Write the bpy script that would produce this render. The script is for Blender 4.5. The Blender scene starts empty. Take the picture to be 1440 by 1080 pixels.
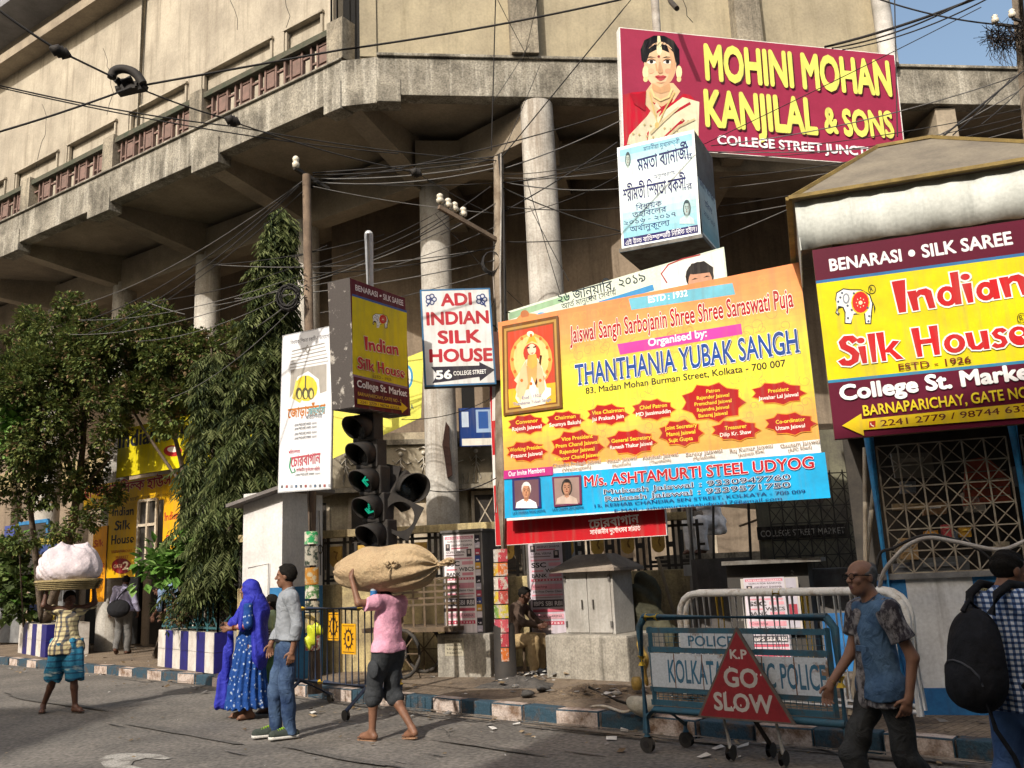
import bpy, bmesh, math, random
import numpy as np
from mathutils import Vector, Matrix
from mathutils.geometry import tessellate_polygon
SC = bpy.context.scene; COL = SC.collection
rnd = random.Random(7)
# ---------------------------------------------------------------- camera
FPX, HZ, ROLL, EYE = 1250., 803., math.radians(2.6), 1.58
TH = math.atan((HZ-540)/FPX)
_F = np.array([0, math.cos(TH), math.sin(TH)]); _U0 = np.array([0, -math.sin(TH), math.cos(TH)]); _R0 = np.array([1., 0, 0])
_c, _s = math.cos(ROLL), math.sin(ROLL)
_R = _c*_R0-_s*_U0; _U = _s*_R0+_c*_U0; CAMP = np.array([0, 0, EYE])
cam = bpy.data.cameras.new('camera'); cam.sensor_width = 36; cam.sensor_fit = 'HORIZONTAL'
cam.lens = 36*FPX/1440; cam.clip_start = .1; cam.clip_end = 2000
camo = bpy.data.objects.new('camera', cam); COL.objects.link(camo)
camo.matrix_world = Matrix(((_R[0], _U[0], -_F[0], CAMP[0]), (_R[1], _U[1], -_F[1], CAMP[1]), (_R[2], _U[2], -_F[2], CAMP[2]), (0, 0, 0, 1)))
SC.camera = camo
# ---------------------------------------------------------------- world, sun, exposure
SUN_AZ, SUN_EL = math.radians(27), math.radians(37)      # light travels towards azimuth 27 deg right of +Y
tosun = Vector((-math.sin(SUN_AZ)*math.cos(SUN_EL), -math.cos(SUN_AZ)*math.cos(SUN_EL), math.sin(SUN_EL)))
W = bpy.data.worlds.new('World'); SC.world = W; W.use_nodes = True
nt = W.node_tree; bg = nt.nodes['Background']
sky = nt.nodes.new('ShaderNodeTexSky'); sky.sky_type = 'NISHITA'; sky.sun_disc = False
sky.sun_elevation = SUN_EL; sky.sun_rotation = math.atan2(tosun.x, tosun.y); sky.air_density = 1.5; sky.dust_density = 6; sky.ozone_density = 1.5
nt.links.new(sky.outputs[0], bg.inputs[0]); bg.inputs[1].default_value = .15
sl = bpy.data.lights.new('sun', 'SUN'); sl.energy = 3.9; sl.angle = math.radians(.5); sl.color = (1, .945, .86)
so = bpy.data.objects.new('sun', sl); COL.objects.link(so)
so.rotation_euler = tosun.to_track_quat('Z', 'Y').to_euler()
SC.view_settings.view_transform = 'Standard'; SC.view_settings.look = 'None'; SC.view_settings.gamma = 1; SC.view_settings.use_curve_mapping = False
SC.view_settings.exposure = 0.4
SC.cycles.max_bounces = 6; SC.cycles.transparent_max_bounces = 8
try: SC.cycles.use_denoising = True
except Exception: pass
# ---------------------------------------------------------------- photo geometry -> places in the world
def ray(px, py): return _F+_R*(px-720)/FPX+_U*(540-py)/FPX
def G(px, py, z=0.):
    d = ray(px, py); return Vector(CAMP+d*((z-EYE)/d[2]))
def Y(px, py, y):
    d = ray(px, py); return Vector(CAMP+d*(y/d[1]))
def PL(px, py, p0, n):
    d = ray(px, py); n = np.array(n); return Vector(CAMP+d*(((np.array(p0)-CAMP)@n)/(d@n)))
# ---------------------------------------------------------------- materials
def lin(c):
    if isinstance(c, str):
        c = [int(c[i:i+2], 16)/255 for i in (0, 2, 4)]
        return tuple(x/12.92 if x <= .04045 else ((x+.055)/1.055)**2.4 for x in c)
    return tuple(c)
_M = {}
def mat(name, col, col2=None, sc=3., rough=.8, bump=0., bsc=None, metal=0., streak=0., spec=.3, detail=6., bdist=.02, scol=None, fine=.12, thresh=(.35, .65), trans=0.):
    """weathered surface: two colours mixed by noise, fine grain, optional vertical streaks, bump"""
    if name in _M: return _M[name]
    m = bpy.data.materials.new(name); m.use_nodes = True; N = m.node_tree.nodes; L = m.node_tree.links
    b = N['Principled BSDF']; col = lin(col); col2 = lin(col2) if col2 else tuple(x*.72 for x in col)
    tc = N.new('ShaderNodeTexCoord'); n1 = N.new('ShaderNodeTexNoise'); n1.inputs['Scale'].default_value = sc; n1.inputs['Detail'].default_value = detail
    n1.inputs['Roughness'].default_value = .65
    L.new(tc.outputs['Object'], n1.inputs['Vector'])
    r = N.new('ShaderNodeValToRGB'); r.color_ramp.elements[0].position = thresh[0]; r.color_ramp.elements[1].position = thresh[1]
    r.color_ramp.elements[0].color = (*col2, 1); r.color_ramp.elements[1].color = (*col, 1); L.new(n1.outputs['Fac'], r.inputs[0])
    out = r.outputs[0]
    if streak:
        mp = N.new('ShaderNodeMapping'); mp.inputs['Scale'].default_value = (3.2, 3.2, .22); L.new(tc.outputs['Object'], mp.inputs[0])
        n3 = N.new('ShaderNodeTexNoise'); n3.inputs['Scale'].default_value = 1.6; n3.inputs['Detail'].default_value = 5; n3.inputs['Roughness'].default_value = .7; L.new(mp.outputs[0], n3.inputs['Vector'])
        r3 = N.new('ShaderNodeValToRGB'); r3.color_ramp.elements[0].position = .5; r3.color_ramp.elements[1].position = .68
        L.new(n3.outputs['Fac'], r3.inputs[0])
        mu = N.new('ShaderNodeMath'); mu.operation = 'MULTIPLY'; mu.inputs[1].default_value = streak; L.new(r3.outputs[0], mu.inputs[0])
        mx = N.new('ShaderNodeMix'); mx.data_type = 'RGBA'; L.new(mu.outputs[0], mx.inputs[0]); L.new(out, mx.inputs[6]); mx.inputs[7].default_value = (*(lin(scol) if scol else tuple(x*.25 for x in col)), 1); out = mx.outputs[2]
    if fine:
        n2 = N.new('ShaderNodeTexNoise'); n2.inputs['Scale'].default_value = sc*9+15; n2.inputs['Detail'].default_value = 4; L.new(tc.outputs['Object'], n2.inputs['Vector'])
        mr = N.new('ShaderNodeMapRange'); mr.inputs[1].default_value = .3; mr.inputs[2].default_value = .7; mr.inputs[3].default_value = 1-fine; mr.inputs[4].default_value = 1+fine*.6; L.new(n2.outputs['Fac'], mr.inputs[0])
        mm = N.new('ShaderNodeMix'); mm.data_type = 'RGBA'; mm.blend_type = 'MULTIPLY'; mm.inputs[0].default_value = 1; L.new(out, mm.inputs[6]); L.new(mr.outputs[0], mm.inputs[7]); out = mm.outputs[2]
    L.new(out, b.inputs['Base Color'])
    b.inputs['Roughness'].default_value = rough; b.inputs['Metallic'].default_value = metal; b.inputs['Specular IOR Level'].default_value = spec
    if trans:
        b.inputs['Subsurface Weight'].default_value = 0
        tr = N.new('ShaderNodeBsdfTranslucent'); L.new(out, tr.inputs[0]); ms = N.new('ShaderNodeMixShader'); ms.inputs[0].default_value = trans
        L.new(b.outputs[0], ms.inputs[1]); L.new(tr.outputs[0], ms.inputs[2]); L.new(ms.outputs[0], N['Material Output'].inputs[0])
    if bump:
        bp = N.new('ShaderNodeBump'); bp.inputs['Strength'].default_value = bump; bp.inputs['Distance'].default_value = bdist
        nb = N.new('ShaderNodeTexNoise'); nb.inputs['Scale'].default_value = bsc or sc*4; nb.inputs['Detail'].default_value = 6; L.new(tc.outputs['Object'], nb.inputs['Vector'])
        L.new(nb.outputs['Fac'], bp.inputs['Height']); L.new(bp.outputs[0], b.inputs['Normal'])
    _M[name] = m; return m
def ink(c, rough=.55):
    """flat printed or painted colour"""
    k = 'ink_%s_%.2f' % (c, rough)
    if k in _M: return _M[k]
    m = bpy.data.materials.new(k); m.use_nodes = True; b = m.node_tree.nodes['Principled BSDF']
    N = m.node_tree.nodes; L = m.node_tree.links; lc = lin(c)
    tc = N.new('ShaderNodeTexCoord'); n = N.new('ShaderNodeTexNoise'); n.inputs['Scale'].default_value = 2.2; n.inputs['Detail'].default_value = 8; n.inputs['Roughness'].default_value = .7; L.new(tc.outputs['Object'], n.inputs['Vector'])
    r = N.new('ShaderNodeValToRGB'); r.color_ramp.elements[0].position = .3; r.color_ramp.elements[1].position = .6
    r.color_ramp.elements[0].color = (*[x*.72+.012 for x in lc], 1); r.color_ramp.elements[1].color = (*lc, 1); L.new(n.outputs['Fac'], r.inputs[0])
    mp = N.new('ShaderNodeMapping'); mp.inputs['Scale'].default_value = (9, 9, .7); L.new(tc.outputs['Object'], mp.inputs[0]); n3 = N.new('ShaderNodeTexNoise'); n3.inputs['Scale'].default_value = 1.5; n3.inputs['Detail'].default_value = 4; L.new(mp.outputs[0], n3.inputs['Vector'])
    r3 = N.new('ShaderNodeMapRange'); r3.inputs[1].default_value = .5; r3.inputs[2].default_value = .75; r3.inputs[4].default_value = .3; L.new(n3.outputs['Fac'], r3.inputs[0]); mx = N.new('ShaderNodeMix'); mx.data_type = 'RGBA'; L.new(r3.outputs[0], mx.inputs[0]); L.new(r.outputs[0], mx.inputs[6]); mx.inputs[7].default_value = (.16, .14, .11, 1); L.new(mx.outputs[2], b.inputs['Base Color'])
    nb = N.new('ShaderNodeTexNoise'); nb.inputs['Scale'].default_value = 1.7; nb.inputs['Detail'].default_value = 2; L.new(tc.outputs['Object'], nb.inputs['Vector']); bp = N.new('ShaderNodeBump'); bp.inputs['Strength'].default_value = .35; bp.inputs['Distance'].default_value = .06; L.new(nb.outputs['Fac'], bp.inputs['Height']); L.new(bp.outputs[0], b.inputs['Normal'])
    b.inputs['Roughness'].default_value = rough; b.inputs['Specular IOR Level'].default_value = .12
    _M[k] = m; return m
def pattern(name, fn, rough=.85, bump=.3, bsc=40):
    """cloth whose colour comes from fn(nodes, links, texcoord) -> colour socket"""
    if name in _M: return _M[name]
    m = bpy.data.materials.new(name); m.use_nodes = True; N = m.node_tree.nodes; L = m.node_tree.links; b = N['Principled BSDF']
    tc = N.new('ShaderNodeTexCoord'); L.new(fn(N, L, tc), b.inputs['Base Color']); b.inputs['Roughness'].default_value = rough; b.inputs['Specular IOR Level'].default_value = .15
    nb = N.new('ShaderNodeTexNoise'); nb.inputs['Scale'].default_value = bsc; L.new(tc.outputs['Object'], nb.inputs['Vector'])
    bp = N.new('ShaderNodeBump'); bp.inputs['Strength'].default_value = bump; bp.inputs['Distance'].default_value = .01; L.new(nb.outputs['Fac'], bp.inputs['Height'])
    n2 = N.new('ShaderNodeTexNoise'); n2.inputs['Scale'].default_value = 11; n2.inputs['Detail'].default_value = 3; n2.inputs['Distortion'].default_value = 1.2; L.new(tc.outputs['Object'], n2.inputs['Vector'])
    b2 = N.new('ShaderNodeBump'); b2.inputs['Strength'].default_value = .6; b2.inputs['Distance'].default_value = .04; L.new(n2.outputs['Fac'], b2.inputs['Height']); L.new(b2.outputs[0], bp.inputs['Normal']); L.new(bp.outputs[0], b.inputs['Normal'])
    _M[name] = m; return m
def n_wave(N, L, tc, axis, scale, lo, hi, rot=(0, 0, 0), prof='SIN'):
    mp = N.new('ShaderNodeMapping'); mp.inputs['Rotation'].default_value = rot; L.new(tc.outputs['Object'], mp.inputs[0])
    w = N.new('ShaderNodeTexWave'); w.bands_direction = axis; w.wave_profile = prof; w.inputs['Scale'].default_value = scale; w.inputs['Distortion'].default_value = .4; w.inputs['Detail'].default_value = 1; L.new(mp.outputs[0], w.inputs[0])
    r = N.new('ShaderNodeMapRange'); r.inputs[1].default_value = lo; r.inputs[2].default_value = hi; L.new(w.outputs['Fac'], r.inputs[0]); return r.outputs[0]
def n_mix(N, L, f, a, b, mode='MIX'):
    x = N.new('ShaderNodeMix'); x.data_type = 'RGBA'; x.blend_type = mode
    if isinstance(f, (int, float)): x.inputs[0].default_value = f
    else: L.new(f, x.inputs[0])
    for i, v in ((6, a), (7, b)):
        if isinstance(v, (tuple, list, str)): x.inputs[i].default_value = (*lin(v), 1)
        else: L.new(v, x.inputs[i])
    return x.outputs[2]
def n_noise(N, L, tc, scale, lo, hi, detail=4, vscale=(1, 1, 1)):
    mp = N.new('ShaderNodeMapping'); mp.inputs['Scale'].default_value = vscale; L.new(tc.outputs['Object'], mp.inputs[0])
    n = N.new('ShaderNodeTexNoise'); n.inputs['Scale'].default_value = scale; n.inputs['Detail'].default_value = detail; n.inputs['Roughness'].default_value = .65; L.new(mp.outputs[0], n.inputs['Vector'])
    r = N.new('ShaderNodeMapRange'); r.inputs[1].default_value = lo; r.inputs[2].default_value = hi; L.new(n.outputs['Fac'], r.inputs[0]); return r.outputs[0]
# ---------------------------------------------------------------- objects
def setp(o, label=None, cat=None, group=None, kind=None):
    if label: o['label'] = label
    if cat: o['category'] = cat
    if group: o['group'] = group
    if kind: o['kind'] = kind
    return o
def thing(name, label, cat, loc=(0, 0, 0), group=None):
    o = bpy.data.objects.new(name, None); COL.objects.link(o); o.location = loc; o.empty_display_size = .2
    return setp(o, label, cat, group)
def wloc(o):
    v = Vector((0, 0, 0))
    while o is not None: v = v+Vector(o.location); o = o.parent
    return v
def frame(d):
    d = Vector(d).normalized(); a = Vector((0, 0, 1)) if abs(d.z) < .95 else Vector((1, 0, 0))
    x = d.cross(a).normalized(); return x, x.cross(d).normalized(), d
class MB:
    def __init__(s): s.v = []; s.f = []; s.m = []; s.mats = []; s.sm = []
    def mi(s, m):
        if m is None: return 0
        if m not in s.mats: s.mats.append(m)
        return s.mats.index(m)
    def add(s, vs, fs, m=None, smooth=False):
        o = len(s.v); k = s.mi(m); s.v += [tuple(x) for x in vs]
        for f in fs: s.f.append(tuple(i+o for i in f)); s.m.append(k); s.sm.append(smooth)
    def box(s, c, size, r=(1, 0, 0), u=(0, 0, 1), m=None, d=None):
        r = Vector(r).normalized(); u = Vector(u).normalized(); n = Vector(d).normalized() if d else r.cross(u); c = Vector(c); a, b, e = size[0]/2, size[1]/2, size[2]/2
        vs = [c+r*(x*a)+n*(y*b)+u*(z*e) for z in (-1, 1) for y in (-1, 1) for x in (-1, 1)]
        s.add(vs, [(0, 1, 3, 2), (4, 6, 7, 5), (0, 4, 5, 1), (2, 3, 7, 6), (0, 2, 6, 4), (1, 5, 7, 3)], m)
    def bx(s, x0, x1, y0, y1, z0, z1, m=None): s.box(((x0+x1)/2, (y0+y1)/2, (z0+z1)/2), (x1-x0, y1-y0, z1-z0), m=m)
    def bar(s, p, q, w, h=None, m=None, up=(0, 0, 1)):
        p = Vector(p); q = Vector(q); d = (q-p); L = d.length; d.normalize(); u = Vector(up)
        if abs(d.dot(u)) > .98: u = Vector((0, 1, 0))
        x = d.cross(u).normalized(); z = x.cross(d).normalized(); s.box((p+q)/2, (L, w, h or w), r=d, u=z, m=m)
    def tube(s, pts, r, n=8, m=None, cap=True, closed=False):
        pts = [Vector(p) for p in pts]; rs = r if isinstance(r, (list, tuple)) else [r]*len(pts); vs = []; fs = []; K = len(pts)
        x = None
        for i, p in enumerate(pts):
            if closed: d = pts[(i+1) % K]-pts[i-1]
            else: d = (pts[min(i+1, K-1)]-pts[max(i-1, 0)])
            if d.length < 1e-9: d = Vector((0, 0, 1))
            d.normalize()
            if x is None: x, y, _ = frame(d)
            else:
                x = (x-d*x.dot(d))
                if x.length < 1e-6: x, y, _ = frame(d)
                x.normalize(); y = d.cross(x).normalized()
            vs += [p+(x*math.cos(2*math.pi*j/n)+y*math.sin(2*math.pi*j/n))*rs[i] for j in range(n)]
        for i in range(K if closed else K-1):
            a = i*n; b = ((i+1) % K)*n
            fs += [(a+j, a+(j+1) % n, b+(j+1) % n, b+j) for j in range(n)]
        s.add(vs, fs, m, True)
        if cap and not closed:
            s.add(vs[:n], [tuple(range(n))[::-1]], m); s.add(vs[-n:], [tuple(range(n))], m)
    def cyl(s, p, q, r, r2=None, n=16, m=None, cap=True): s.tube([p, q], [r, r if r2 is None else r2], n, m, cap)
    def lathe(s, c, prof, n=16, m=None, ax=(0, 0, 1), smooth=True):
        x, y, d = frame(ax); c = Vector(c); vs = []; fs = []
        for (r, z) in prof: vs += [c+d*z+(x*math.cos(2*math.pi*j/n)+y*math.sin(2*math.pi*j/n))*r for j in range(n)]
        for i in range(len(prof)-1): fs += [(i*n+j, i*n+(j+1) % n, (i+1)*n+(j+1) % n, (i+1)*n+j) for j in range(n)]
        s.add(vs, fs, m, smooth)
        s.add(vs[:n], [tuple(range(n))[::-1]], m); s.add(vs[-n:], [tuple(range(n))], m)
    def quad(s, a, b, c, d, m=None): s.add([a, b, c, d], [(0, 1, 2, 3)], m)
    def prism(s, poly, off, m=None, mside=None):
        """extrude a planar 3-D polygon by vector off"""
        P = [Vector(p) for p in poly]; off = Vector(off); n = len(P); tri = tessellate_polygon([P])
        s.add(P+[p+off for p in P], [tuple(t) for t in tri]+[tuple(i+n for i in t[::-1]) for t in tri], m)
        s.add(P+[p+off for p in P], [(i, (i+1) % n, (i+1) % n+n, i+n) for i in range(n)], mside or m)
    def sphere(s, c, r, m=None, nu=12, nv=8, sc=(1, 1, 1), rot=None):
        c = Vector(c); vs = []; fs = []
        for i in range(nv+1):
            t = math.pi*i/nv
            for j in range(nu):
                a = 2*math.pi*j/nu; v = Vector((r*sc[0]*math.sin(t)*math.cos(a), r*sc[1]*math.sin(t)*math.sin(a), r*sc[2]*math.cos(t)))
                vs.append(c+(rot @ v if rot else v))
        for i in range(nv): fs += [(i*nu+j, (i+1)*nu+j, (i+1)*nu+(j+1) % nu, i*nu+(j+1) % nu) for j in range(nu)]
        s.add(vs, fs, m, True)
    def build(s, name, m=None, parent=None, label=None, cat=None, group=None, kind=None, bevel=0, origin=None, solid=False):
        me = bpy.data.meshes.new(name); off = wloc(parent) if parent else Vector(origin or (0, 0, 0))
        me.from_pydata([tuple(Vector(v)-off) for v in s.v], [], s.f)
        for x in (s.mats or [m]): me.materials.append(x)
        if s.mats: me.polygons.foreach_set('material_index', s.m)
        me.polygons.foreach_set('use_smooth', s.sm); me.update()
        bm = bmesh.new(); bm.from_mesh(me)
        if bevel: bmesh.ops.remove_doubles(bm, verts=bm.verts, dist=1e-5)
        bmesh.ops.recalc_face_normals(bm, faces=bm.faces)
        if bevel: bmesh.ops.bevel(bm, geom=[e for e in bm.edges if len(e.link_faces) == 2 and e.calc_face_angle(0) > .6], offset=bevel, segments=2, affect='EDGES', profile=.6, clamp_overlap=True)
        bm.to_mesh(me); bm.free()
        o = bpy.data.objects.new(name, me); COL.objects.link(o)
        if parent: o.parent = parent
        else: o.location = off
        return setp(o, label, cat, group, kind)
# ---------------------------------------------------------------- lettering
# outlines of the Bengali letter shapes on the boards (advance, contours)
BG=[
(65,''),
(0,'6J9W6?646<666:676869656<636>636B656D686G6:6I6<6J6=6L6R6B6B646E676H6:6K6>6K6B6H6E6E6J6C6M 5j9P6?6;6=6=6=6>6;6?6<6A6<6B6>6D6@6D6@6D6B6C6C6C6E6@6E6@6D6>6B6<'),
(223,'9b8~6@5n5f6@6@465l6@6;6I6:6I696H696G686F686F6G6Q6I696J676I676G666@6D6@6C6?6D6@6C6@6D6@6C6@7Z3J6@6@6R 7^6W656A656B666E656F676I666L686N676R686T6S6F6F606F626F646G666H686G6:6N6:6N6>6M6A6J6C6G6E6E6G6C6H6@6I6?6M6:6J676G656C696?6:6=6=6;6?6:6@6>6A6=6@6=6A6>5m6<6?6E6?6E6?6D6@6D6A6I6D6F6F6F6G6D6H6B6I6A6N6>6L6;6I696H656D646B626>626;6468666568626: 7V846>6H6;6F686F666C6F6K6K6=6L6:6H6:6E686C66'),
(290,'9`8~6@5n5h6@6@465l6@6;6I6:6I696H696G686F686F6G6Q6I696J676I676G666@6D6@6C6?6D6@6C6@6D6@6C6@7Z3J6@6@6R 7^6W656A656B666E656F676I666L686N676R686T6S6F6F606F626F646G666H686G6:6N6:6N6>6M6A6J6C6G6E6E6G6C6H6@6I6?6M6:6J676G656C696?6:6=6=6;6?6:6@6>6A6=6@6=6A6>5m6<6?6E6?6E6?6D6@6D6A6I6D6F6F6F6G6D6H6B6I6A6N6>6L6;6I696H656D646B626>626;6468666568626: 7V846>6H6;6F686F666C6F6K6K6=6L6:6H6:6E686C66 :d8~6@5n5f6@6@465l6@6@886<6H6;6F6:6C696A6>6@6@6R6B6@6G6?6F6=6F6;6E696?6B6@6D6@6D6?6C6@6S6N6@6F60'),
(132,'7Z8~6>6H6=6F6:6D676A5n6@616@656B686C696D6:6F6<6G6=6H6@6J6@6C6@6C6@6D6A6C6R6?6@6=6?6>6@6=6@6>6A6;6@6<6B6<6B6<6D6=6F6>6H6>6K6@6N6@6L6?6I6?6G6=6F6<6D6;6C6:6B686A67 7<8=6R6>6N6;6K696G676E656A666>646<6568676569616;5o6>6C6C6K6<6L6;6M696L696I6;6H6:6H6:6562666G666G676F686E676E686E636F626E676C656C656B6C6R6I6>6H6>6I6?6K6@6O6A6L6C6H6E6E6F6C6G6A6G6>6L686H656F636B686?696?6<6>6<6=6?6<6?6;6@6>6A6>6@6>6@6>5n6=6?6D6?6D6@6D6@6C6A6I6D6G6G6E6H6E6K6B 6l846=6H6;6F696F656C6F6K6L6=6L6:6H6:6E686C66 8G8~6@5n476@6@6R'),
(178,'8?8~6?6H6<6F6:6D676A5]6@626@656B686C696D6:6F6<6G6=6H6?6J6@6C6A6C6@6D6A6C6R6?6@6=6?6>6@6=6@6>6@6;6A6<6B6<6B6<6D6=6F6>6H6>6K6@6_6@6L6?6I6?6G6=6F6<6D6;6B6:6B686A67 948~6@5n4e6@6@5S6A6:6A6;6C6>6D6?6E6A6E6B6E6D6F6F6G6G6F6I6O6B6G656F636C646A636>616;636;68696:686:616;5n6>606A626E666D676G686G696J686K696M6:6O6:6R6:6S6S6E6F5k6G5m6G606H646H656I696J6:6K6=6K6?6L6A6K6C6H6F6H6K6C6O6?6J6>6I6<6G6<6F6K6E696468676869686;686=686>6;6A6;6A6;6B6<6C6=6D6<6F6>6H6@6M6@6h586@6@6R'),
(190,'8@8]6I6?6H6?6F6=6E6<6E6<6C6;6B696A666@4F5m6@6>6G6<6E6<6D6;6C6:6B696A686@686?686?676?676?666@676@676A666C676D686G6:6I6<6L6?6P6@6F6@6F6B6F6@6F6T6>6?6;6?6;6?6;6@696A666B686D6:6E6<6F6=6F6>6G6?6G6@6L6A6K6A6K6B6L6@6J6?6I6>6G6<6G696@7Z6?6H6?6E6?6D6=6C6;6B676A686?676=696<696:6:6:6<696=696?696A6>6@6=6B6=6B6>6D6?6F6?6C6@6B6@6C6A6B6@6B5o6=6?6=6?6;6@6;6@656A666F696I6>6N6A6J6D6J6F6J6H6J6I6G6K6G6L6D'),
(202,'9L8~6@5n4o6@6@606@6<6@4J5m6@6:6J696I696I676H656G666G656E646D646B666X6P6I6Q6H6P6H6P6G6R6F6Q6F6;666@6S4V6@6@6R 7h856E69636;636;626:636:646:646:6O6<6N6:6J6:6I6:6I696G686F686E676>6@6@6F6?6F6@6F6@6G 9>7H6?686>686<6:696:686=646?6<6@6=6@6<6@6=6A6A6R6B6@6B6?6B6@6C6@6I6A6F6D6C6E6A6F6=6L666K666E636E616C6@6R6M6>6L6=6K6<6I6:6I696G696G63'),
(174,'908~6@5n5f6@6@465m6@696J676J676I656H646H646F626E616D6:6W6L676N6=6M6<6L6;6J6:6I6:6H6:6J666H666?6F6@6F6@6F6@6F6@8<6M6@6F60 80866?626:6566676469626;5o6=646B6<6L6R6B6O6D6K6E6H6F6D6H6B6H6?6H6=6F6<6G696F6N6M6H686F676D65 6n7l626A656F696J6>6L6A6F6A6E6B6E6B6D6S6;6>6=6?6=6?6<6?6<6A6:6C6<6D6>6F6?6E6A6E6A6F6C6E6E6F6H6F6J6N6C6@646;6569686968676;676='),
(164,'896@6@7j6E60686L686J686H696G696E696D696B686A646>666;696969676<6>6E6C6F6C6H6A6I6A6J6?6I6<6F6;6D6:6C696@696>626864696865686469636R6M6F6J6G6H6H6B6I6?6E6=6D6;6C696A6:6@6:6?6:6>6:6=5l6P6H6M6H6J6I6I6J6F6K6D6L6A6L6?6K6=6J6:6J696F6:6G686G686;6C6@6D6?6G6@6G6@6G6@6Z6M6@6F606Z6@6@5n5f6@6@46'),
(142,'8P8~6@5n4[6@6@686?606@6=6A6;6@6:6@6:6@5U6@676A6:6B6<6A6=6F6<6H6?6J6A6I6D6H6E6G6F6F6H6E6H6C6I6A6I6>6G6=6D6:6B696@6?6@656A686A696B6:6C6:6D6;6D6<6E6<6E6C6V6E676F696F6;6H6<6J6>6L6?6D6@6I6?6F6?6E6?6D6>6E6<6C6:6C696@686>626;616;686:6869696668666;646<646?676A696B6:6C6;6D6<6E6=6F6>6I6@6L6@7Z5f6@6@6R'),
(229,'7d6P626A626D676D686F686G686H696K696L6:6N6:6P6:6Q6S6E6F5m6G5o6F626H656H666I6:6I6;6K6=6K6?6P6B6L6F6G6J6B6N6@6G6>6F6>6E6>6E6P6@68696969686;686=676=666?676A676C6:6E6;6F6=6H6>6I6B6K6F6K6G6H6H6F6K6F6;6@6:6@6:6@696@546@6@6R9j6@6@5n526@6:6@6;6@6;6@6<6@636:656;686:67696;696=6:6?6:6A6:6C6<6D6>6E6?6I6A6H6C6H6F6I6G6U686B6;6B696A686A696>636<6568666668666=656= 9H736A646A656C646D625m6<6<6O6=6N6>6N6@6O6@6L6B6K6C6J6C6H5n6A616D646F666G686J696K6S6D6D696F6:6G6;6I6<6K6>6M6?6C6@6C6@6D6@6D6A6I5n6;656=656>64'),
(142,'8P8~6@5n4[6@6@4i6@676A6:6B6<6A6=6F6<6H6?6I6A6J6D6H6E6G6F6F6H6E6I6C6I6A6I6?6G6=6E6:6C686A6=6@6=6?6=6@6<6?6=6R6E6A6E6A6F6A6E6@6I6?6H6=6F6<6E696C686A656>616;626;676:68696:6669666:646<646?676A696B6:6C6;6D6<6E6=6F6>6I6@6L6@7Z5f6@6@6R 7c8~6>6H6=6F6:6D676A5h6@626@656B686C696D6:6F6<6G6=6H6@6J6@6C6@6C6@6C6A6D6R6?6@6=6?6>6@6>6@6=6A6;6@6<6B6<6B6<6D6=6F6>6H6>6K6@6T6@6K6?6I6?6H6=6F6<6D6;6B6:6B686A67'),
(178,'948~6@5n4e6@6@5S6A6:6A6;6C6>6D6?6E6A6E6B6E6D6F6F6G6G6F6I6O6B6G656F636C646A636>616;636;68696:686:616;5n6>606A626E666D676G686G696J686K696M6:6O6:6R6:6S6S6E6F5k6G5m6G606H646H656I696J6:6K6=6K6?6L6A6K6C6H6F6H6K6C6O6?6J6>6I6<6G6<6F6K6E696468676869686;686=686>6;6A6;6A6;6B6<6C6=6D6<6F6>6H6@6M6@6h586@6@6R'),
(155,'8^8~6@5n5e6@6@465m6@6@7j6E61696J686I696H666I666G666D676A686?6:6>6;6<6=6<6=6:6?6:6A686C6:6E6;6H6=6I6=6M6>6>5k616C626D646G686I6:6K6>6N6B6L6D6J6G6I6I6E6J6D6K6A6L6?6K6=6K6:6J696G696G696G686<6A6?6E6?6G6@6G6@6F6@6~6M6@6F60'),
(177,'7f6L636B636C646F646H656K676N676P676U696W6S6F6F5l6G5o6F616H646H666H696J6;6K6=6K6?6K6@6I6B6G6D6F6D6D6F6C6G6B6G6@6H6?6J6=6I6;6G6:6F686D676A676?6;6=6<6;6?6:6@6=6A6=6@6>6A6<5m6<6?6E6?6E6?6D6@6E6A6I6D6G6F6F6G6E6J6B6J6A6O6>6L6;6K676H656E626A606?626;626;68696:686:666<656= 938~6@5n3K6@6@6R'),
(161,'8d8~6@5n5f6@6@465l6@6:6I686I686H676H666G656F656E636D636D6:6W6M676M6=6M6<6K6;6J6;6I6:6H696K666H666@6F6?6F6@6F6@6F6@8<6N6@6E60 758~6N6?6L6<6I6:6G676D676A656>646;6567676469616;5o6=646B6;6L6S6B6N6D6K6E6G6G6D6G6B6H6>6J6;6G676D646B666?686<6<6;6?6;6@6<6B6=6B6=6E6>64606<6C6<6D6<6D6>6E6>6F6@6F6A6I6C6G6G6G6H6E6K6C'),
(151,'8Y8~6@5n4O6@6@556<6E6G6H6H6G6H6F6I6G6I6F6J6E6J6E6K6E6K6E6P606<676<676>686>676?676@656@646B656B646D625n6<6<6O6=6N6>6N6?6O6A6I6A6J6B6H6B6H6C6F6B6E6C6?676<666;676;686;67696769676967676768616J6@7T5j6@6@6R'),
(149,'8X8~6@5n5e6@6@465m6@6:6J696I686I676H666G656F656E636D646C666X6P6I6Q6I6Q6H6Q6G6R6G6R6F6:656@6d 7j866E6:636;636;626:636:636963696N6<6O6:6J6;6J696I6:6G686G676F676=6@6@6F6?6F6@6F6@6G 7<8]6C6@6C6@6D6?6C6@6?5n6>6@6>6@6>6@6=6@696@6;6=6=6=6?6;6A6:6E6;6H6;6L6;6164676E696F6:6E6;6F6=6G6?6H6A6G6C6F6D6E6G6E6H6B'),
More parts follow.
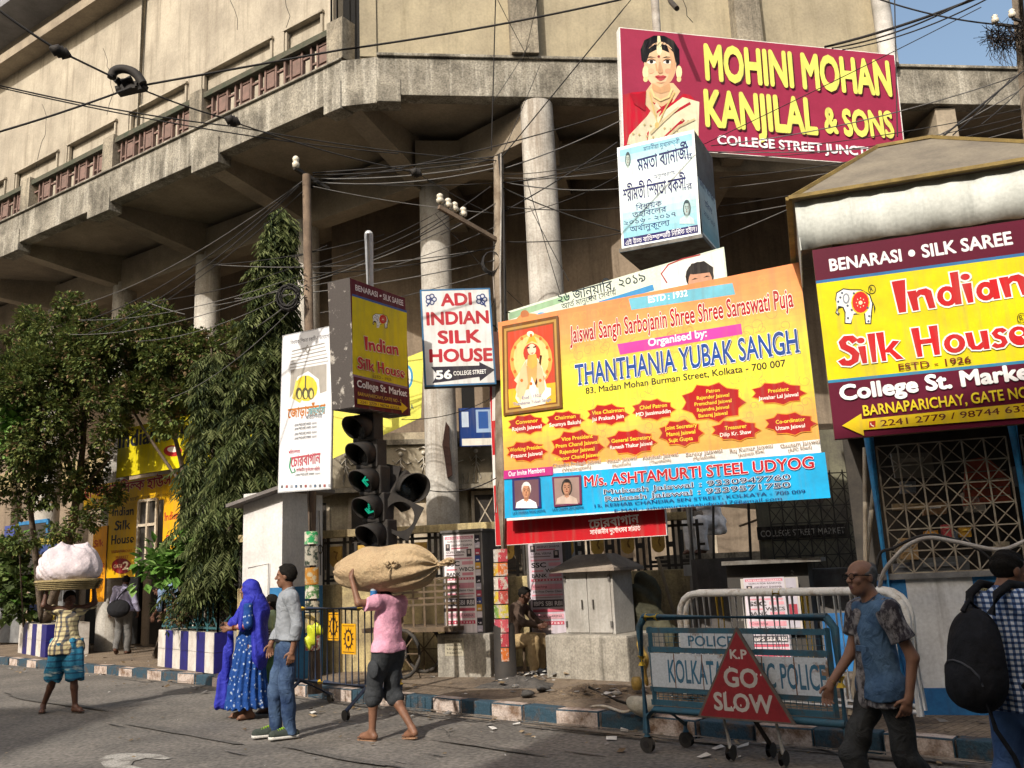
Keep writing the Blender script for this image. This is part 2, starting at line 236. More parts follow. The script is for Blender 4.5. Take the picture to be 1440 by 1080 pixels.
(151,'8Z8~6@5n5e6@6@465m6@6@7=6D62676K676J666H666F666D666B676?696<6<6:6>676A6:6D6:6G6;6J6;665n676E686F696F6:6K6>6M6A6K6D6J6G6G6H6E6J6C6I6A6L6?6L6<6J6;6J696I686I666<6?6@6F6?6E6@6F6@6F6@6m4R6@6@6R'),
(179,'968~6@5n5e6@6@465m6@6@7c6F60696I6:6I6:6H676I696H686F686D686B676A676?676=696<696:696:6:696>6?6D6B6D6B6D6A6E6@6L6>6I6:6E686B656?6=6@6>6@6>6?6>6<6B6C6C6C6C6C6C6C6C6C6C6C6C6_6]6M63585=626M6T6T6765696;6C6D6C6E6B6E6A6F6?6E6=6E6;6C6:6A6<6?6<6?6<6?6<6>5n6R6F6H6G6H6G6G6K6I6K6G6L6D6M6A6M6?6L6<6K696K676G696G676H666;6B6@6F6?6F6@6H6@6H6@6`6M6@6F60'),
(149,'8X8~6@5n5e6@6@465m6@6:6J696I686I676H666G656F656E636D646C666X6P6I6Q6I6Q6H6Q6G6R6G6R6F6:656@6R4T6@6@6R 7j866E6:636;636;626:636:636963696N6<6O6:6J6;6J696I6:6G686G676F676=6@6@6F6?6F6@6F6@6G'),
(180,'7j6K606A616D676D676F676H686H696L696L696N6:6R6:6R6S6E6F5l6G5n6H616G646I666I696J6;6K6=6L6?6L6A6K6C6H6F6F6H6D6I6A6J6@6G6?6F6>6F6=6E6>6E6=6D6L6S6E676E676D676C636A636>626;626;68696:686:666<656> 7`7G626B656F696I6>6L6A6F6A6F6B6E6B6E6T6:6>6=6>6<6?6<6@6=6A6:6C6<6D6>6E6?6F6@6E6B6E6C6F6E6G6G6G6J6P6C6>63696568686969676;676= 978~6@5n3G6@6@6R'),
(156,'8^8~6@5n5f6@6@465l6@6@6b6E626:6I6:6H6:6H676J676H656E656B676?696=6<6:6>676A696E696G6;6K6<695l646F676F686G6;6H6=6H6?6I6B6K6D6I6G6G6H6E6J6C6I6A6N6?6L6<6K696I686H666H656<6?6?6F6@6F6@6F6?6F6@7D4N6@6@6R 7K7Q6@6>6@6?6?6>6@6?5m6E6?6N6<6J6:6G686F646D626C6C6R6K6<6L6?6J6<6H6<6H696E696D666C65'),
(149,'8X8~6@5n5e6@6@465m6@6:6J696I686I676H666G656F656E636D646C666X6P6I6Q6I6Q6H6Q6G6R6G6R6F6:656@6R4T6@6@6R 7j866E6:636;636;626:636:636963696N6<6O6:6J6;6J696I6:6G686G676F676=6@6@6F6?6F6@6F6@6G 6n6>6:6B6<6B6<6E6?6F6A6F6D6E6D6C6F6A6F6?6E6=6C6;6A6:6?6:6=6;6;6>'),
(183,'998~6@5n5f6@6@465m6@6@7T6A696;6G6:6F696D696A6<6?6=6?6<6>6=6=6>6<6@696@6=6@6>6@6>6@6>606>6>6J6<6H6;6F6:6E696C696@6:6@6;6>6<6=6<6<6?6;6?6;6B676E686I6:6L6:6:5n646D666F686G696I6<6J6?6L6A6J6D6I6F6H6I6E6I6C6K6A6L6?6K6=6I696H676<6@6D6G6F6E6G6D6H6A6H6?6G6=6G6<6H6:6=6=6@6E6@6E6@6E6@6F6@6U426@6@6R'),
(158,'8a8~6@5n5e6@6@465m6@686I676I686G676G666F656E656D626C626C676W6H6E6J6E6I6F6J6E6K6E6J6D6O6B6@62636:636:6469656:6K6=6K6=6J6<6I6;6I6;6H6;6H6:6G696G6:6@6D6@6E6?6D6@6E6@6c6A6F6@6F6@6F6?6F6@6F6@6^4K6@6@6R 6S8N6K6=6J6=6J6<6K6;6J6;6K6:6I696I6:6I696H696@5i696G696G686F686F676F666E676E676E666D626E626D'),
(170,'8m8~6@5n5f6@6@465m6@6@7X6E60696J6:6F6:6D6;6B6=6?6<6?6=6=6=6;6;696;6669656;676:696:6;696>686?696@6:6B6:6D6:6F6:6G696J6O6I6F666E6:6E6>6E6?6D6@6D6B6D6D6E6E6E6H6E6J6F6H6F6L6F6G6G6D6G6A6H6?6G6=6G6:6H686;6?6?6F6@6E6@6E6@6E6@6X4>6@6@6R 7D7D6=6O6>6L6<6I6;6F686E666D646C626B6C6S6N6;6M6=6J6=6I6<6G6;6E6:6D686B676B65'),
(132,'7<8=6R6>6N6;6K696G676E656A666>646<6568676569616;5o6>6C6C6K6<6L6;6M696L696I6;6H6:6H6:6562666G666G676F686E676E686E636F626E676C656C656B6C6R6I6>6H6>6I6?6K6@6O6A6L6C6H6E6E6F6C6G6A6G6>6L686H656F636B686?696?6<6>6<6=6?6<6?6;6@6>6A6>6@6>6@6>5n6=6?6D6?6D6@6D6@6C6A6I6D6G6G6E6H6E6K6B 6l846=6H6;6F696F656C6F6K6L6=6L6:6H6:6E686C66 8G8~6@5n476@6@6R'),
(66,'7E8~6@5n5f6@6@465m6@6@856<6H6;6G696D686B6>6@6@6R6C6@6F6?6G6=6F6;6D696@6B6@6D6@6D6@6C6@6S6M6@6E60'),
(66,'7E8~6@5n5f6@6@465m6@6@8J5f6@6@6R6V6@6<6D6<6F6<6E6=6E6F6I6F6J6F6H6G6G6H6G6H6E6O6E6Q6B6M6?6M6>6L6<6L6;6K696L686H6:6I696H6:6662656I656H676F676F676E676C636D626A636?656<676;6868696769656C6<6C6<6D6;6D6<'),
(66,'7E8J5f6@6@465m6@6@8J5f6@6@6R6Z6@6=6N6:6M686J656G636F626C606B606A626@656>666>696>6<6<6?6<6A6<6E6>6F6?6G6@6X6@6L6?6I6>6G6>6E6;6D6;6C6:6A696A675o6@6@6E6?6E6>6C6>6C6=6A6=6A6;6A6:6@5h6@666@686A696B6:6B6;6D6<6E6>6E6@6E6D6M6L6J6M6E6P6C6U6A6^6>6[6:6U666O626J5m6E5j6Y6@'),
(0,'585>696@696B686D6:6F6<6G6>6I6C6L6G6I6L6E6P6B6O6?6N6<6J6;6J6;6J6:6J696J686K686562656I666H666G686E676E676D646C646A686?6;6>6<6<6?6;6A6:6D6<6E6>6F6?6I6A6F6C6E6D6D6E6B6F6B6F6A6F6@6E6@6Q6S6@6@636@686?676=676<676:686869656<'),
(0,'5T5D686@696B696D6:6E6<6F6?6I6C6K6G6G6K6E6M6B6@6K6S6@6@6068646>6A6>6@6=6@6>6@686?6;6>6<6=6?6<6A6<6C6=6E6>6E6?6J6A6I6D6I6F6G6H6L6;6N696H6:6I6;6H6;6562676G676F666E686D6;6<6;6<696>6:6>686>'),
(86,'7Y8~6@5n6;6@686=676;6769686869666:646<636?626A5o6D646F676H6:6H6<6H6?6E6A6E6@6E6B6E6C6I61696<696=686>686@616B636F696F696H6;6I6<6K6>6K6?6M6A6M6C6M6D6K6F6K6G6I6H6H6I6G6J6F6J6D60686;6?6;6@6;6@696@5^6@6@6R'),
(131,'7F8]6M6?6K6<6I6:6E696D686A676=61696564695o6=666A666B666D676D6F6Q6H6<6H6=6G6>6H6@6G6@6E6B6D6B6C6C6B6D6A6E6>6H6<6E686D666B656>666=696;6:696=686?676A666C686F686I696I6;6J6:6M6:6N6:6L696I6:6G6:6E6:6D696B686B675n6=6>6F6>6F6=6E6<6E6:6D696E656E636F636F656F666G686F6:6G6;6H6;6L6>6N6B6N6E6L6I6J6K6H6N6F'),
(178,'948~6@5n4e6@6@5S6A6:6A6;6C6>6D6?6E6A6E6B6E6D6F6F6G6G6F6I6O6B6G656F636C646A636>616;636;68696:686:616;5n6>606A626E666D676G686G696J686K696M6:6O6:6R6:6S6S6E6F5k6G5m6G606H646H656I696J6:6K6=6K6?6L6A6K6C6H6F6H6K6C6O6?6J6>6I6<6G6<6F6K6E696468676869686;686=686>6;6A6;6A6;6B6<6C6=6D6<6F6>6H6@6M6@6h586@6@6R 7[5[6:6A6;6C6=6D6?6F6A6F6C6E6E6C6F6A6F6?6D6=6D6;6A6:6?6:6<6<6<6='),
(156,'8_8~6@5n5f6@6@465m6@686I686H686H676F666F666E646E626C626C676W6H6E6H6E6I6D6I6E6H6D6I6E666F646F636E606E6H6P6@6<5j6@6@6R 828J506@6:6B6K6=6K6;6J6:6I6:6I6:6F6:6A62676<666;676;666<686;686;6=6D6N6>6M6<6K6<6J6;6J6:6H6:6I696G696H686<6?6@6E6@6F6@6F6@6F 6m6>6:6B6;6B6=6E6?6F6A6F6C6E6E6C6F6A6F6?6E6=6C6;6A6:6?6:6=6;6;6>'),
(148,'7H6W626A626E656G686K6;6N6>6Q6B6O6D6M6E6H6F6H6H6F6I6D6K6C6L6A6L6?6K6>6I6;6K676G656D636A616>626<626;686:69686:676;656> 7K86666?676=696:6:686<666?646A666C676D686G6;6H6<6L6>6J6B6I6D6H6F6E6H6D6J6A6K6?6K6=6I6;6G696F686C'),
(148,'7H6@636A656C696E686J6>6K6A6J6E6H6I6H6L6E6H5m696>6<6=6=6=6?6<6B6;6C6=6G6>6I6?6M6B6K6E6F6I6B6J6?6G6>6G6<6F6:6F686G656H666G686F696E696H6;6F6=6G6?6G6A6F6C6G6D6G6E6F6Q676=6<6=6=6>6<6@6<6@6=6A6=6A6=6C6<6D6<6F6<6G6:6I6:6I696H6:6G6;6G676E686B666A666?626;656867656:646;'),
(148,'6`8G6@6E6B6F6D6F6D6F6P676>6=6>6=6?6=6@6=6@6=6B6>6C6=6D6?6G6>6J6>6O6<6M6;6H6:6G656C626>656<6768686669636;606>6>6@6=6@6>6A6=6A6J6B6K6<6K6:6L6:6K696K686J686563666G676G676F646H636F646E626E666C666C646B6D6R6I6>6I6>6J6?6L6?6O6A6L6B6H6D6H6H6B6J6@6F6=6E6<6D6:6C686C646C636C666D686D6;6D6=6F'),
(148,'7W6J636A646D656F656J696I6:6J6:6M6:6N6;6Q6;6S6S6F6D606C626E646D656D676E686H676I6:6I6<6K6?6N6B6K6G6G6M6C6Q6?6J6>6H6=6G6=6E6J6@6<666:676;6:696;696=686?6;6A6;6A6<6B6=6B6<6E6=6E6>6H6@6L6@6M6?6E6@6D6>6D6=6B6;6A6:6@6B6S6I6@6H6>6F6>6E6<6B6<6B6;6B6:6@696@5i6@6:6B6<6C6>6D6?6D6A6D6A6D6C6D6E6D6H6D6J6N6C6D696D696C686B686A686A686>616<6269646667626;'),
(148,'7`7K6L6=666;656=666?666?616A646D666F696H6<6J6?6L6A6K6C6J6F6H6G6H6I6G6I6E6K6B6J6B6I6?6H6>6G6=6F6<6D6;6D696B686A646@526@6:6A6<6B6=6C6>6E6?6F6?6>5m646A676C6:6D6;6F6>6G6@6I 7B7P6J6A6I6B6H6B6H6D6;6;6@6Z6?6H6@6F6>6E6=6C6=6C6=6A6<6A6:6A6:6?696>6:6=6;6;6;6;6<6:6>696?696B656F6:6I6='),
(148,'6l7O6J6?6J6<6H6;6F6:6D676A676?676>696<696:6:6?6B6N6B6M6D6J6E6J6K6C6N6?6H6=6G6:6G676F686D656D636D636D636D676D646F696F6<6G6?6I6@6F6C6F6C6F6F6F6O676=6=6>6<6?6>6@6=6@6=6A6=6B6=6D6=6F6>6H6=6K6<6N6<6L6<6K6<6I6<6K696I696E696D686B686A676>626:6468676469636:616=5o6>5n6?6=6@6:6Q6J6E6H6E6E6G6A6H6?6H6<6F6:6D676A686?6;6>6=6<6?6;6@6=6A6>6A6=6A6=5m6<6>6D6?6E6?6D6@6E6A6G6C6G6E6E6G6D6I6C'),
(0,'5@917R746J62505J'),
(124,'8>8~6@5n4j6@6@666>696A6<6@6;6A6;6@696@5`6A676B6:6E6=6G6>6I6A6H6C6G6D6F6E6E6F6D6F6C6G6A6G6?6F6=6C6;6B696@6?6@676A696A6:6A6:6C6<6B6;6C6<6D6=6C6C6Q6D6;6E6<6F6<6F6>6H6?6I6?6E6@6I6@6F6?6E6?6D6>6E6<6C6;6B696A696>636;65686567686769676<656=656?686A696A6;6C6;6C6=6D6=6E6>6H6?6L6@7F5j6@6@6R'),
(124,'8>8~6@5n4j6@6@5:6A676B6:6E6=6G6>6I6A6H6C6G6D6F6E6E6F6D6G6C6G6A6G6?6E6=6D6<6B6:6A6<6@6=6@6=6?6=6@6=6Q6E6A6E6A6E6@6E6@6L6?6I6:6F676C636>636;65686567686769676<656=656?686A696A6;6C6;6C6=6D6=6E6>6H6?6L6@7F5j6@6@6R 7^8~6>6H6=6F6:6D676A5m6@626@656B686C696D6:6F6<6G6=6H6@6J6@6C6@6C6@6C6A6D6R6?6@6=6?6>6@6>6@6=6A6;6@6<6B6<6B6<6D6=6F6>6H6>6K6@6N6@6L6?6J6?6G6=6F6<6C6;6C6:6B686A67'),
(177,'7f6L636B636C646F646H656K676N676P676U696W6S6F6F5l6G5o6F616H646H666H696J6;6K6=6K6?6K6@6I6B6G6D6F6D6D6F6C6G6B6G6@6H6?6J6=6I6;6G6:6F686D676A676?6;6=6<6;6?6:6@6=6A6=6@6>6A6<5m6<6?6E6?6E6?6D6@6E6A6I6D6G6F6F6G6E6J6B6J6A6O6>6L6;6K676H656E626A606?626;626;68696:686:666<656= 938~6@5n3K6@6@6R 846<7=5N65635@6o'),
(92,'718:6K6@6I6=6I6<6J6:6I686J676363666J656H656F666A686?6:6=6;6;6?696A696D6;6E6;6H6<675o646F666I6:6K6?6L6A6K6D6H6F6G6H6E6I6C 6>8J6@6R7a6@6@5n'),
(138,'7I8]6K6?6J6>6J6;6I6:6I696I666F696G686G676165676L686J696H696G686E696C686B686A676?676>686=696<6:6;696<6>6?6E6B6D6B6E6A6F6@6K6>6G6;6E676A676@6>6@6>6@6>6@6>5d606E6D6D6E6B6E6A6G6?6D6>6D6;6C6:6A6<6@6<6?6<6>6<6>5n6R6J6J6J6I6K6G6K6F6L6C 8<865:5F626N6X6R6B6@6E6D6D6D6D6C6D6D6^6Y'),
(142,'7c7K686@696B6:6B6:6C696D696E6;6D6<6C6<6A6<6A6<6?6=6?6>6=6?6<6A6<6B6=6B6<6D6=62626:6F6;6G6=6H6>6H6B6H6C6F6D6E6F6D6G6B6G6A6F6?6E6?6F6=6D6=6E6>6E6<6G6;6G6=6F6>6G6?6H6A6F6C6D6E6A6H6>6J6=6I6:6H696G6T6D6D6<6D6;6C6:6C696B686A686?666=676;69696;676= 6V8V6K6=6N696H686E676A636@6>6@6>6@6>6?6=5m6A6A6B6@6C6@6B6@6B6>6J6<6H686F646D 6>8J6@6R8S6@6@5n'),
(134,'6>8J6@6R8K6@6@5n 728:6H6?6G6>6F6>6F6<6F6;6E696<6@6D6G6F6E6G6D6H6A6K6>6J6<6I696J6761646;6F6:6F6:6C696A6;6?6;6=6=6<6?686@6?6@6>6@6>6@6=606?6>6I6<6G6<6E6:6D6:6C6:6A686>696=6<6;6?696B676E6:6I6;6J6;6:5n656D666E686F6:6H6<6J6?6K6A6I6D6I6F6F6G6E6J6C'),
(132,'7[8]6K6?6J6=6I6:6I696I666H6461656:6H6:6H6:6G656G646B676?696<6;696?676B676F686K6;6O6>6?5m606B646E676F6:6I6<6J6?6K6A6M6D6I6F6H6H6E6I6C 6S8]6J6?6J6=6I6;6F686E656A626?666=676967676:646;626?6>6S6K6A6I6C6F6D6D6D6B6F6A6E6?6I6;6G686E646A6<6@6;6?6;6@6;6>6>6S6F6A6E6A6E6@'),
(170,'8=7K606B636G696G6:6I6;6I6C6A6>686<686<686:6:696<676?696A6:6B696C6:6F696G696J6O6I6G666E6;6E6=6E6?6F6A6E6C6D6E6C6I6C6K6A6O6Q6@6B676C676D696D696F6:6F6<6G6>6H6?6H6A6F6C6C6F6A6G6?6J6<6I6:6H6:6G6T6D6D6<6D6;6C6:6C696B686@686>6268646569 8m8~6@5n3Q6@6@6R'),
(64,'7B8~6@5n5o6@6O6E676869696<6:6=696?696@676@676B676B676B666A666A666?676?676=686;696:69676:656;626<6:6Q6N6D6J6F6F6F6D6F6B6H6@6H6@6J6>6J6>6I6>6I6?6I6?6I6@6I6B6H6B6G6D6G6E6G6F6G6D6;5S6@6@6R'),
(208,'9S8~6@5n4[6@6@4i6@676A6:6A6<6B6=6E6<6I6?6I6A6I6D6H6E6G6F6G6H6D6I6C6I6A6I6?6G6=6E6;6C686A6=6@6<6?6=6@6=6?6=6R6E6A6E6A6E6A6F6@6H6?6H6=6G6<6E696C686A656>616:626;676:68696:6769656:656<636?686A686B6:6C6<6D6<6E6=6F6>6I6?6L6@7Z5f6@6@6R 8e8~6?6H6<6F696C666A5k6@616@666B676C6:6D6:6F6;6G6>6H6?6J6@6C6@6C6A6D6@6C6S6?6?6=6@6>6@6=6@6>6@6;6A6;6A6<6C6=6D6=6F6=6H6?6J6?6H6@6D6@6F6?6F6@6H6>6J6>6L6>6D6;6B6:6B686A67 7E8~6@5n5f6@6@465m6@6@8J5f6@6@6R6V6@6<6D6<6F6<6E6=6E6F6I6F6J6F6H6G6G6H6G6H6E6O6E6Q6B6Q6?6P6<6J6<6J6:6J6:6K696K676K686664676F686F696F656F676F666D676C666B666A636>666=666:6868696769656C6<6C6<6D6;6D6<'),
(66,'706]6A6=6>676=676<666<676<676<66606@6C6O6C6O6C6O6B6N'),
(85,'6L7T7=6@6@5l5C6@'),
(95,'706@6@8~6U6@6@3d'),
]
BW = {'মমতা ব্যানার্জী': [23, 23, 15, 29, 0, 21, 54, 29, 19, 29, 11, 44, 31], '-র': [57, 24], 'মাননীয়া মুখ্যমন্ত্রী': [23, 29, 19, 19, 31, 37, 29, 0, 23, 32, 8, 54, 23, 48, 47, 24, 31], 'অনুপ্রেরণায়': [2, 19, 32, 34, 49, 24, 24, 14, 29, 37], 'শ্রীমতী স্মিতা বকসী': [52, 24, 31, 23, 15, 31, 0, 30, 53, 23, 15, 29, 0, 21, 7, 27, 31], 'বিধায়ক': [30, 21, 18, 29, 37, 7], 'তহবিলের': [15, 28, 30, 21, 34, 25, 24], '২০১৬ - ২০১৭': [40, 38, 39, 41, 0, 57, 0, 40, 38, 39, 42], 'অর্থানুকূল্যে': [2, 16, 44, 29, 19, 32, 7, 33, 34, 25, 54], 'এই উচ্চ বাতিস্তম্ভটি নির্মিত হইল।': [6, 4, 0, 5, 45, 10, 0, 21, 29, 30, 15, 53, 15, 50, 22, 55, 0, 30, 19, 30, 23, 44, 15, 0, 28, 4, 25, 58], '২৬ জানুয়ারি, ২০১৯': [40, 41, 0, 11, 29, 19, 32, 37, 29, 30, 24, 56, 0, 40, 38, 39, 43], 'আর্ত মানুষের সেবায়': [3, 15, 44, 0, 23, 29, 19, 32, 34, 26, 24, 0, 34, 27, 21, 29, 37], 'চোরবাগান': [34, 10, 29, 24, 21, 29, 9, 29, 19], 'সার্বজনীন দুর্গোৎসব সমিতি': [27, 29, 21, 44, 11, 19, 31, 19, 0, 17, 32, 34, 9, 44, 29, 35, 27, 21, 0, 27, 30, 23, 30, 15], 'বিধায়ক স্মিতা বকসী-র উদ্যোগে': [30, 21, 18, 29, 37, 7, 0, 30, 53, 23, 15, 29, 0, 21, 7, 27, 31, 57, 24, 0, 5, 34, 17, 54, 29, 34, 9], 'জোড়াসাঁকো': [34, 11, 29, 36, 29, 27, 29, 1, 34, 7, 29], 'ইন্ডিয়ান সিল্ক হাউস': [4, 30, 48, 13, 37, 29, 19, 0, 30, 27, 51, 7, 0, 28, 29, 5, 27], '২ কলেজ স্ট্রিট মার্কেট, কলকাতা - ৭০০০০৭': [40, 0, 7, 34, 25, 11, 0, 30, 53, 46, 24, 12, 0, 23, 29, 34, 7, 44, 12, 56, 0, 7, 25, 7, 29, 15, 29, 0, 57, 0, 42, 38, 38, 38, 38, 42], 'পরিচালনায়': [20, 30, 24, 10, 29, 25, 19, 29, 37]}

AL = ''.join(chr(48+i) for i in range(64)).replace('\\', '~')
def _dec(s):
    out = []
    for c in s.split(' '):
        p = []; x = y = 0
        for i in range(0, len(c), 4):
            x += AL.index(c[i])*64+AL.index(c[i+1])-400; y += AL.index(c[i+2])*64+AL.index(c[i+3])-400; p.append((x/250, y/250))
        if len(p) > 2: out.append(p)
    return out
def area2(p): return sum(p[i-1][0]*p[i][1]-p[i][0]*p[i-1][1] for i in range(len(p)))
def fatten(p, o):
    n = len(p); r = []
    for i in range(n):
        a = Vector(p[i-1]); b = Vector(p[i]); c = Vector(p[(i+1) % n]); d1 = (b-a); d2 = (c-b)
        if d1.length < 1e-6 or d2.length < 1e-6: r.append(tuple(b)); continue
        d1.normalize(); d2.normalize(); nn = Vector((-(d1.y+d2.y), d1.x+d2.x))
        if nn.length < .3: r.append(tuple(b)); continue
        nn.normalize(); r.append((b.x+nn.x*o, b.y+nn.y*o))
    return r
_TC = {}
def txt_mesh(s, off):
    """2-D triangles of a string, cap height 1"""
    k = (s, round(off, 3))
    if k in _TC: return _TC[k]
    V = []; T = []
    if s in BW:
        x = 0
        for gi in BW[s]:
            adv, data = BG[gi]; cs = _dec(data) if data else []
            outer = [c for c in cs if area2(c) < 0]; holes = [c for c in cs if area2(c) >= 0]
            for q, c in enumerate(outer):
                bb = (min(p[0] for p in c), max(p[0] for p in c), min(p[1] for p in c), max(p[1] for p in c))
                hs = [h for h in holes if all(bb[0]-.001 <= p[0] <= bb[1]+.001 and bb[2]-.001 <= p[1] <= bb[3]+.001 for p in h[:3])]
                loops = [[Vector((p[0]+x, p[1], 0)) for p in l] for l in [c]+hs]
                base = len(V); fl = [v for l in loops for v in l]
                for t in tessellate_polygon(loops): T.append(tuple(i+base for i in t))
                V += [(v.x/.62, v.y/.62, q*.000012) for v in fl]
            x += adv/250
    else:
        c = bpy.data.curves.new('lettering', 'FONT'); c.body = s; c.size = 1; c.resolution_u = 3; 
        o = bpy.data.objects.new('lettering', c); COL.objects.link(o); me = o.to_mesh()
        V = [(v.co.x/.72, v.co.y/.72, 0) for v in me.vertices]; T = [tuple(p.vertices) for p in me.polygons]
        o.to_mesh_clear(); bpy.data.objects.remove(o); bpy.data.curves.remove(c)
    if off > 0:
        o1, o2 = off/.72, off*.7/.72; n = len(V); V0, T0 = V, T; V, T = [], []
        for q, (dx, dy) in enumerate(((0, 0), (o1, 0), (-o1, 0), (0, o1), (0, -o1), (o2, o2), (-o2, -o2), (o2, -o2), (-o2, o2))):
            V += [(v[0]+dx, v[1]+dy, v[2]+q*.00001) for v in V0]; T += [tuple(i+q*n for i in t) for t in T0]
    _TC[k] = (V, T); return V, T
def ell_pts(cx, cy, rx, ry, n=20, a0=0, a1=360, rot=0):
    o = []; c, s = math.cos(math.radians(rot)), math.sin(math.radians(rot)); full = (a1-a0) >= 360
    for i in range(n if full else n+1):
        a = math.radians(a0+(a1-a0)*i/n); x, y = rx*math.cos(a), ry*math.sin(a); o.append((cx+x*c-y*s, cy+x*s+y*c))
    return o
def serifs(V, T, V0, bo):
    """slab feet and caps on the stems of capital letters"""
    V = list(V); T = list(T); e = bo/.72
    for yy, sg in ((0., 1), (1., -1)):
        xs = sorted(set(round(v[0], 3) for v in V0 if abs(v[1]-yy) < .035)); i = 0
        while i < len(xs):
            j = i
            while j+1 < len(xs) and xs[j+1]-xs[j] < .2: j += 1
            if .06 < xs[j]-xs[i] < .3:
                k = len(V); x0, x1 = xs[i]-.075-e, xs[j]+.075+e; a, b = yy-sg*e, yy+sg*(.055+e); V += [(x0, a, 1e-5), (x1, a, 1e-5), (x1, b, 1e-5), (x0, b, 1e-5)]; T += [(k, k+1, k+2, k+3)]
            i = j+1
    return V, T
class Sign:
    """a flat board at a real place; print is laid on its front face in layers under a millimetre apart"""
    def __init__(s, cen, yaw, w, h, roll=0., pitch=0.):
        y = math.radians(yaw); r = Vector((math.cos(y), math.sin(y), 0)); u = Vector((0, 0, 1)); n = r.cross(u)
        p = math.radians(pitch); u, n = u*math.cos(p)+n*math.sin(p), n*math.cos(p)-u*math.sin(p)
        q = math.radians(roll); s.r = r*math.cos(q)+u*math.sin(q); s.u = u*math.cos(q)-r*math.sin(q); s.n = n
        s.c = Vector(cen); s.w = w; s.h = h; s.mb = MB(); s.k = 1; s.step = .00016
    def L(s, px, py):
        d = PL(px, py, s.c, s.n)-s.c; return Vector((d.dot(s.r), d.dot(s.u)))
    def W(s, x, y, z=0.): return s.c+s.r*x+s.u*y+s.n*z
    def back(s, mb, t, m, mf=None, gap=0.):
        mb.box(s.c-s.n*(t/2+gap), (s.w, t, s.h), r=s.r, u=s.u, d=s.n, m=m)
    def lp(s, pts, c, layer=None):
        """polygon in local metres"""
        s.k += 1; P = [Vector((x, y, 0)) for x, y in pts]; z = s.k*s.step
        s.mb.add([s.W(p.x, p.y, z) for p in P], [tuple(t) for t in tessellate_polygon([P])], ink(c) if isinstance(c, (str, tuple)) else c)
    def p(s, pts, c): s.lp([tuple(s.L(*q)) for q in pts], c)
    def uv(s, pts, c): s.lp([((x-.5)*s.w, (y-.5)*s.h) for x, y in pts], c)
    def rect(s, x0, y0, x1, y1, c): s.uv([(x0, y0), (x1, y0), (x1, y1), (x0, y1)], c)
    def ell(s, cx, cy, rx, ry, c, n=18, rot=0, a0=0, a1=360):
        """ellipse: pixel centre, radii in pixels"""
        s.p(ell_pts(cx, cy, rx, ry, n, a0, a1, rot), c)
    def star(s, cx, cy, rx, ry, c, k=9, d=.82):
        pts = []
        for i in range(k*4):
            a = 2*math.pi*i/(k*4); q = 1 if i % 4 == 0 else (d if i % 4 == 2 else (1+d)/2-.03); pts.append((cx+rx*q*math.cos(a), cy+ry*q*math.sin(a)))
        s.p(pts, c)
    def t(s, txt, x0, y0, x1, y1, cap, c, bold=.006, out=None, sh=0., serif=False, drop=None):
        """a line of lettering: baseline from pixel (x0,y0) to (x1,y1), cap height in pixels"""
        a = s.L(x0, y0); b = s.L(x1, y1); H = (s.L(x0, y0-cap)-a).length; s.lt(txt, a, b, H, c, bold, out, sh, drop, serif)
    def lt(s, txt, a, b, H, c, bold=.006, out=None, sh=0., drop=None, serif=False):
        a = Vector(a); b = Vector(b); d = b-a; wd = d.length; d.normalize(); up = Vector((-d.y, d.x))
        V0, _ = txt_mesh(txt, 0.)
        if not V0: return
        x0 = min(v[0] for v in V0); x1 = max(v[0] for v in V0); sx = wd/(x1-x0)
        todo = ([(drop[0], bold, drop[1:])] if drop else [])+([(out[0], bold+out[1], (0, 0))] if out else [])+[(c, bold, (0, 0))]
        for col, bo, (ox, oy) in todo:
            V, T = txt_mesh(txt, bo); V, T = (V, T) if not serif else serifs(V, T, V0, bo); s.k += 1; z = s.k*s.step
            s.mb.add([s.W(*(a+d*((v[0]-x0)*sx+v[1]*H*sh+ox*H)+up*((v[1]+oy)*H)), z+v[2]) for v in V], T, ink(col) if isinstance(col, (str, tuple)) else col)
    def done(s, parent, name='printed_face'):
        return s.mb.build(name, None, parent)

# ================================================================ SETTING
m_asph = mat('asphalt', (.17, .152, .132), (.115, .104, .092), sc=.9, rough=.9, bump=.5, bsc=90, bdist=.012, fine=.5, thresh=(.4, .62))
m_pave = mat('paving', (.21, .165, .12), (.12, .095, .07), sc=2.2, rough=.95, bump=.5, bsc=30, fine=.4)
m_kerb_w = mat('kerb_white', (.46, .38, .33), (.16, .1, .065), sc=5, rough=.9, bump=.6, bsc=25, fine=.3, thresh=(.36, .55))
m_kerb_b = mat('kerb_blue', (.028, .06, .085), (.085, .06, .045), sc=6, rough=.9, bump=.6, bsc=25, fine=.3, thresh=(.34, .52))
m_dirt = mat('dirt', (.2, .15, .1), (.09, .065, .045), sc=4, rough=1, bump=.8, bsc=25, fine=.4)
m_conc = mat('concrete_stained', (.33, .29, .22), (.15, .13, .1), sc=1.3, rough=.92, bump=.35, bsc=14, streak=.75, scol=(.05, .045, .035), fine=.35)
m_fascia = mat('fascia_concrete', (.29, .265, .215), (.1, .09, .072), sc=1.9, rough=.92, bump=.5, bsc=12, streak=.55, scol=(.5, .47, .4), fine=.45)
m_wall_c = mat('cream_render', (.4, .355, .28), (.26, .228, .18), sc=.8, rough=.9, bump=.25, bsc=8, streak=.7, scol=(.19, .16, .12), fine=.12)
m_wall_f = mat('olive_render', (.36, .31, .21), (.25, .215, .15), sc=.9, rough=.9, bump=.25, bsc=8, streak=.55, scol=(.2, .17, .11), fine=.12)
m_dark_w = mat('shaded_render', (.27, .21, .15), (.17, .13, .095), sc=.7, rough=.95, streak=.4, fine=.15)  # cream render with the arcade's shade put into its colour, plus dirt streaks
m_sof = mat('soffit', (.34, .285, .21), (.2, .165, .125), sc=.8, rough=.95, fine=.15)
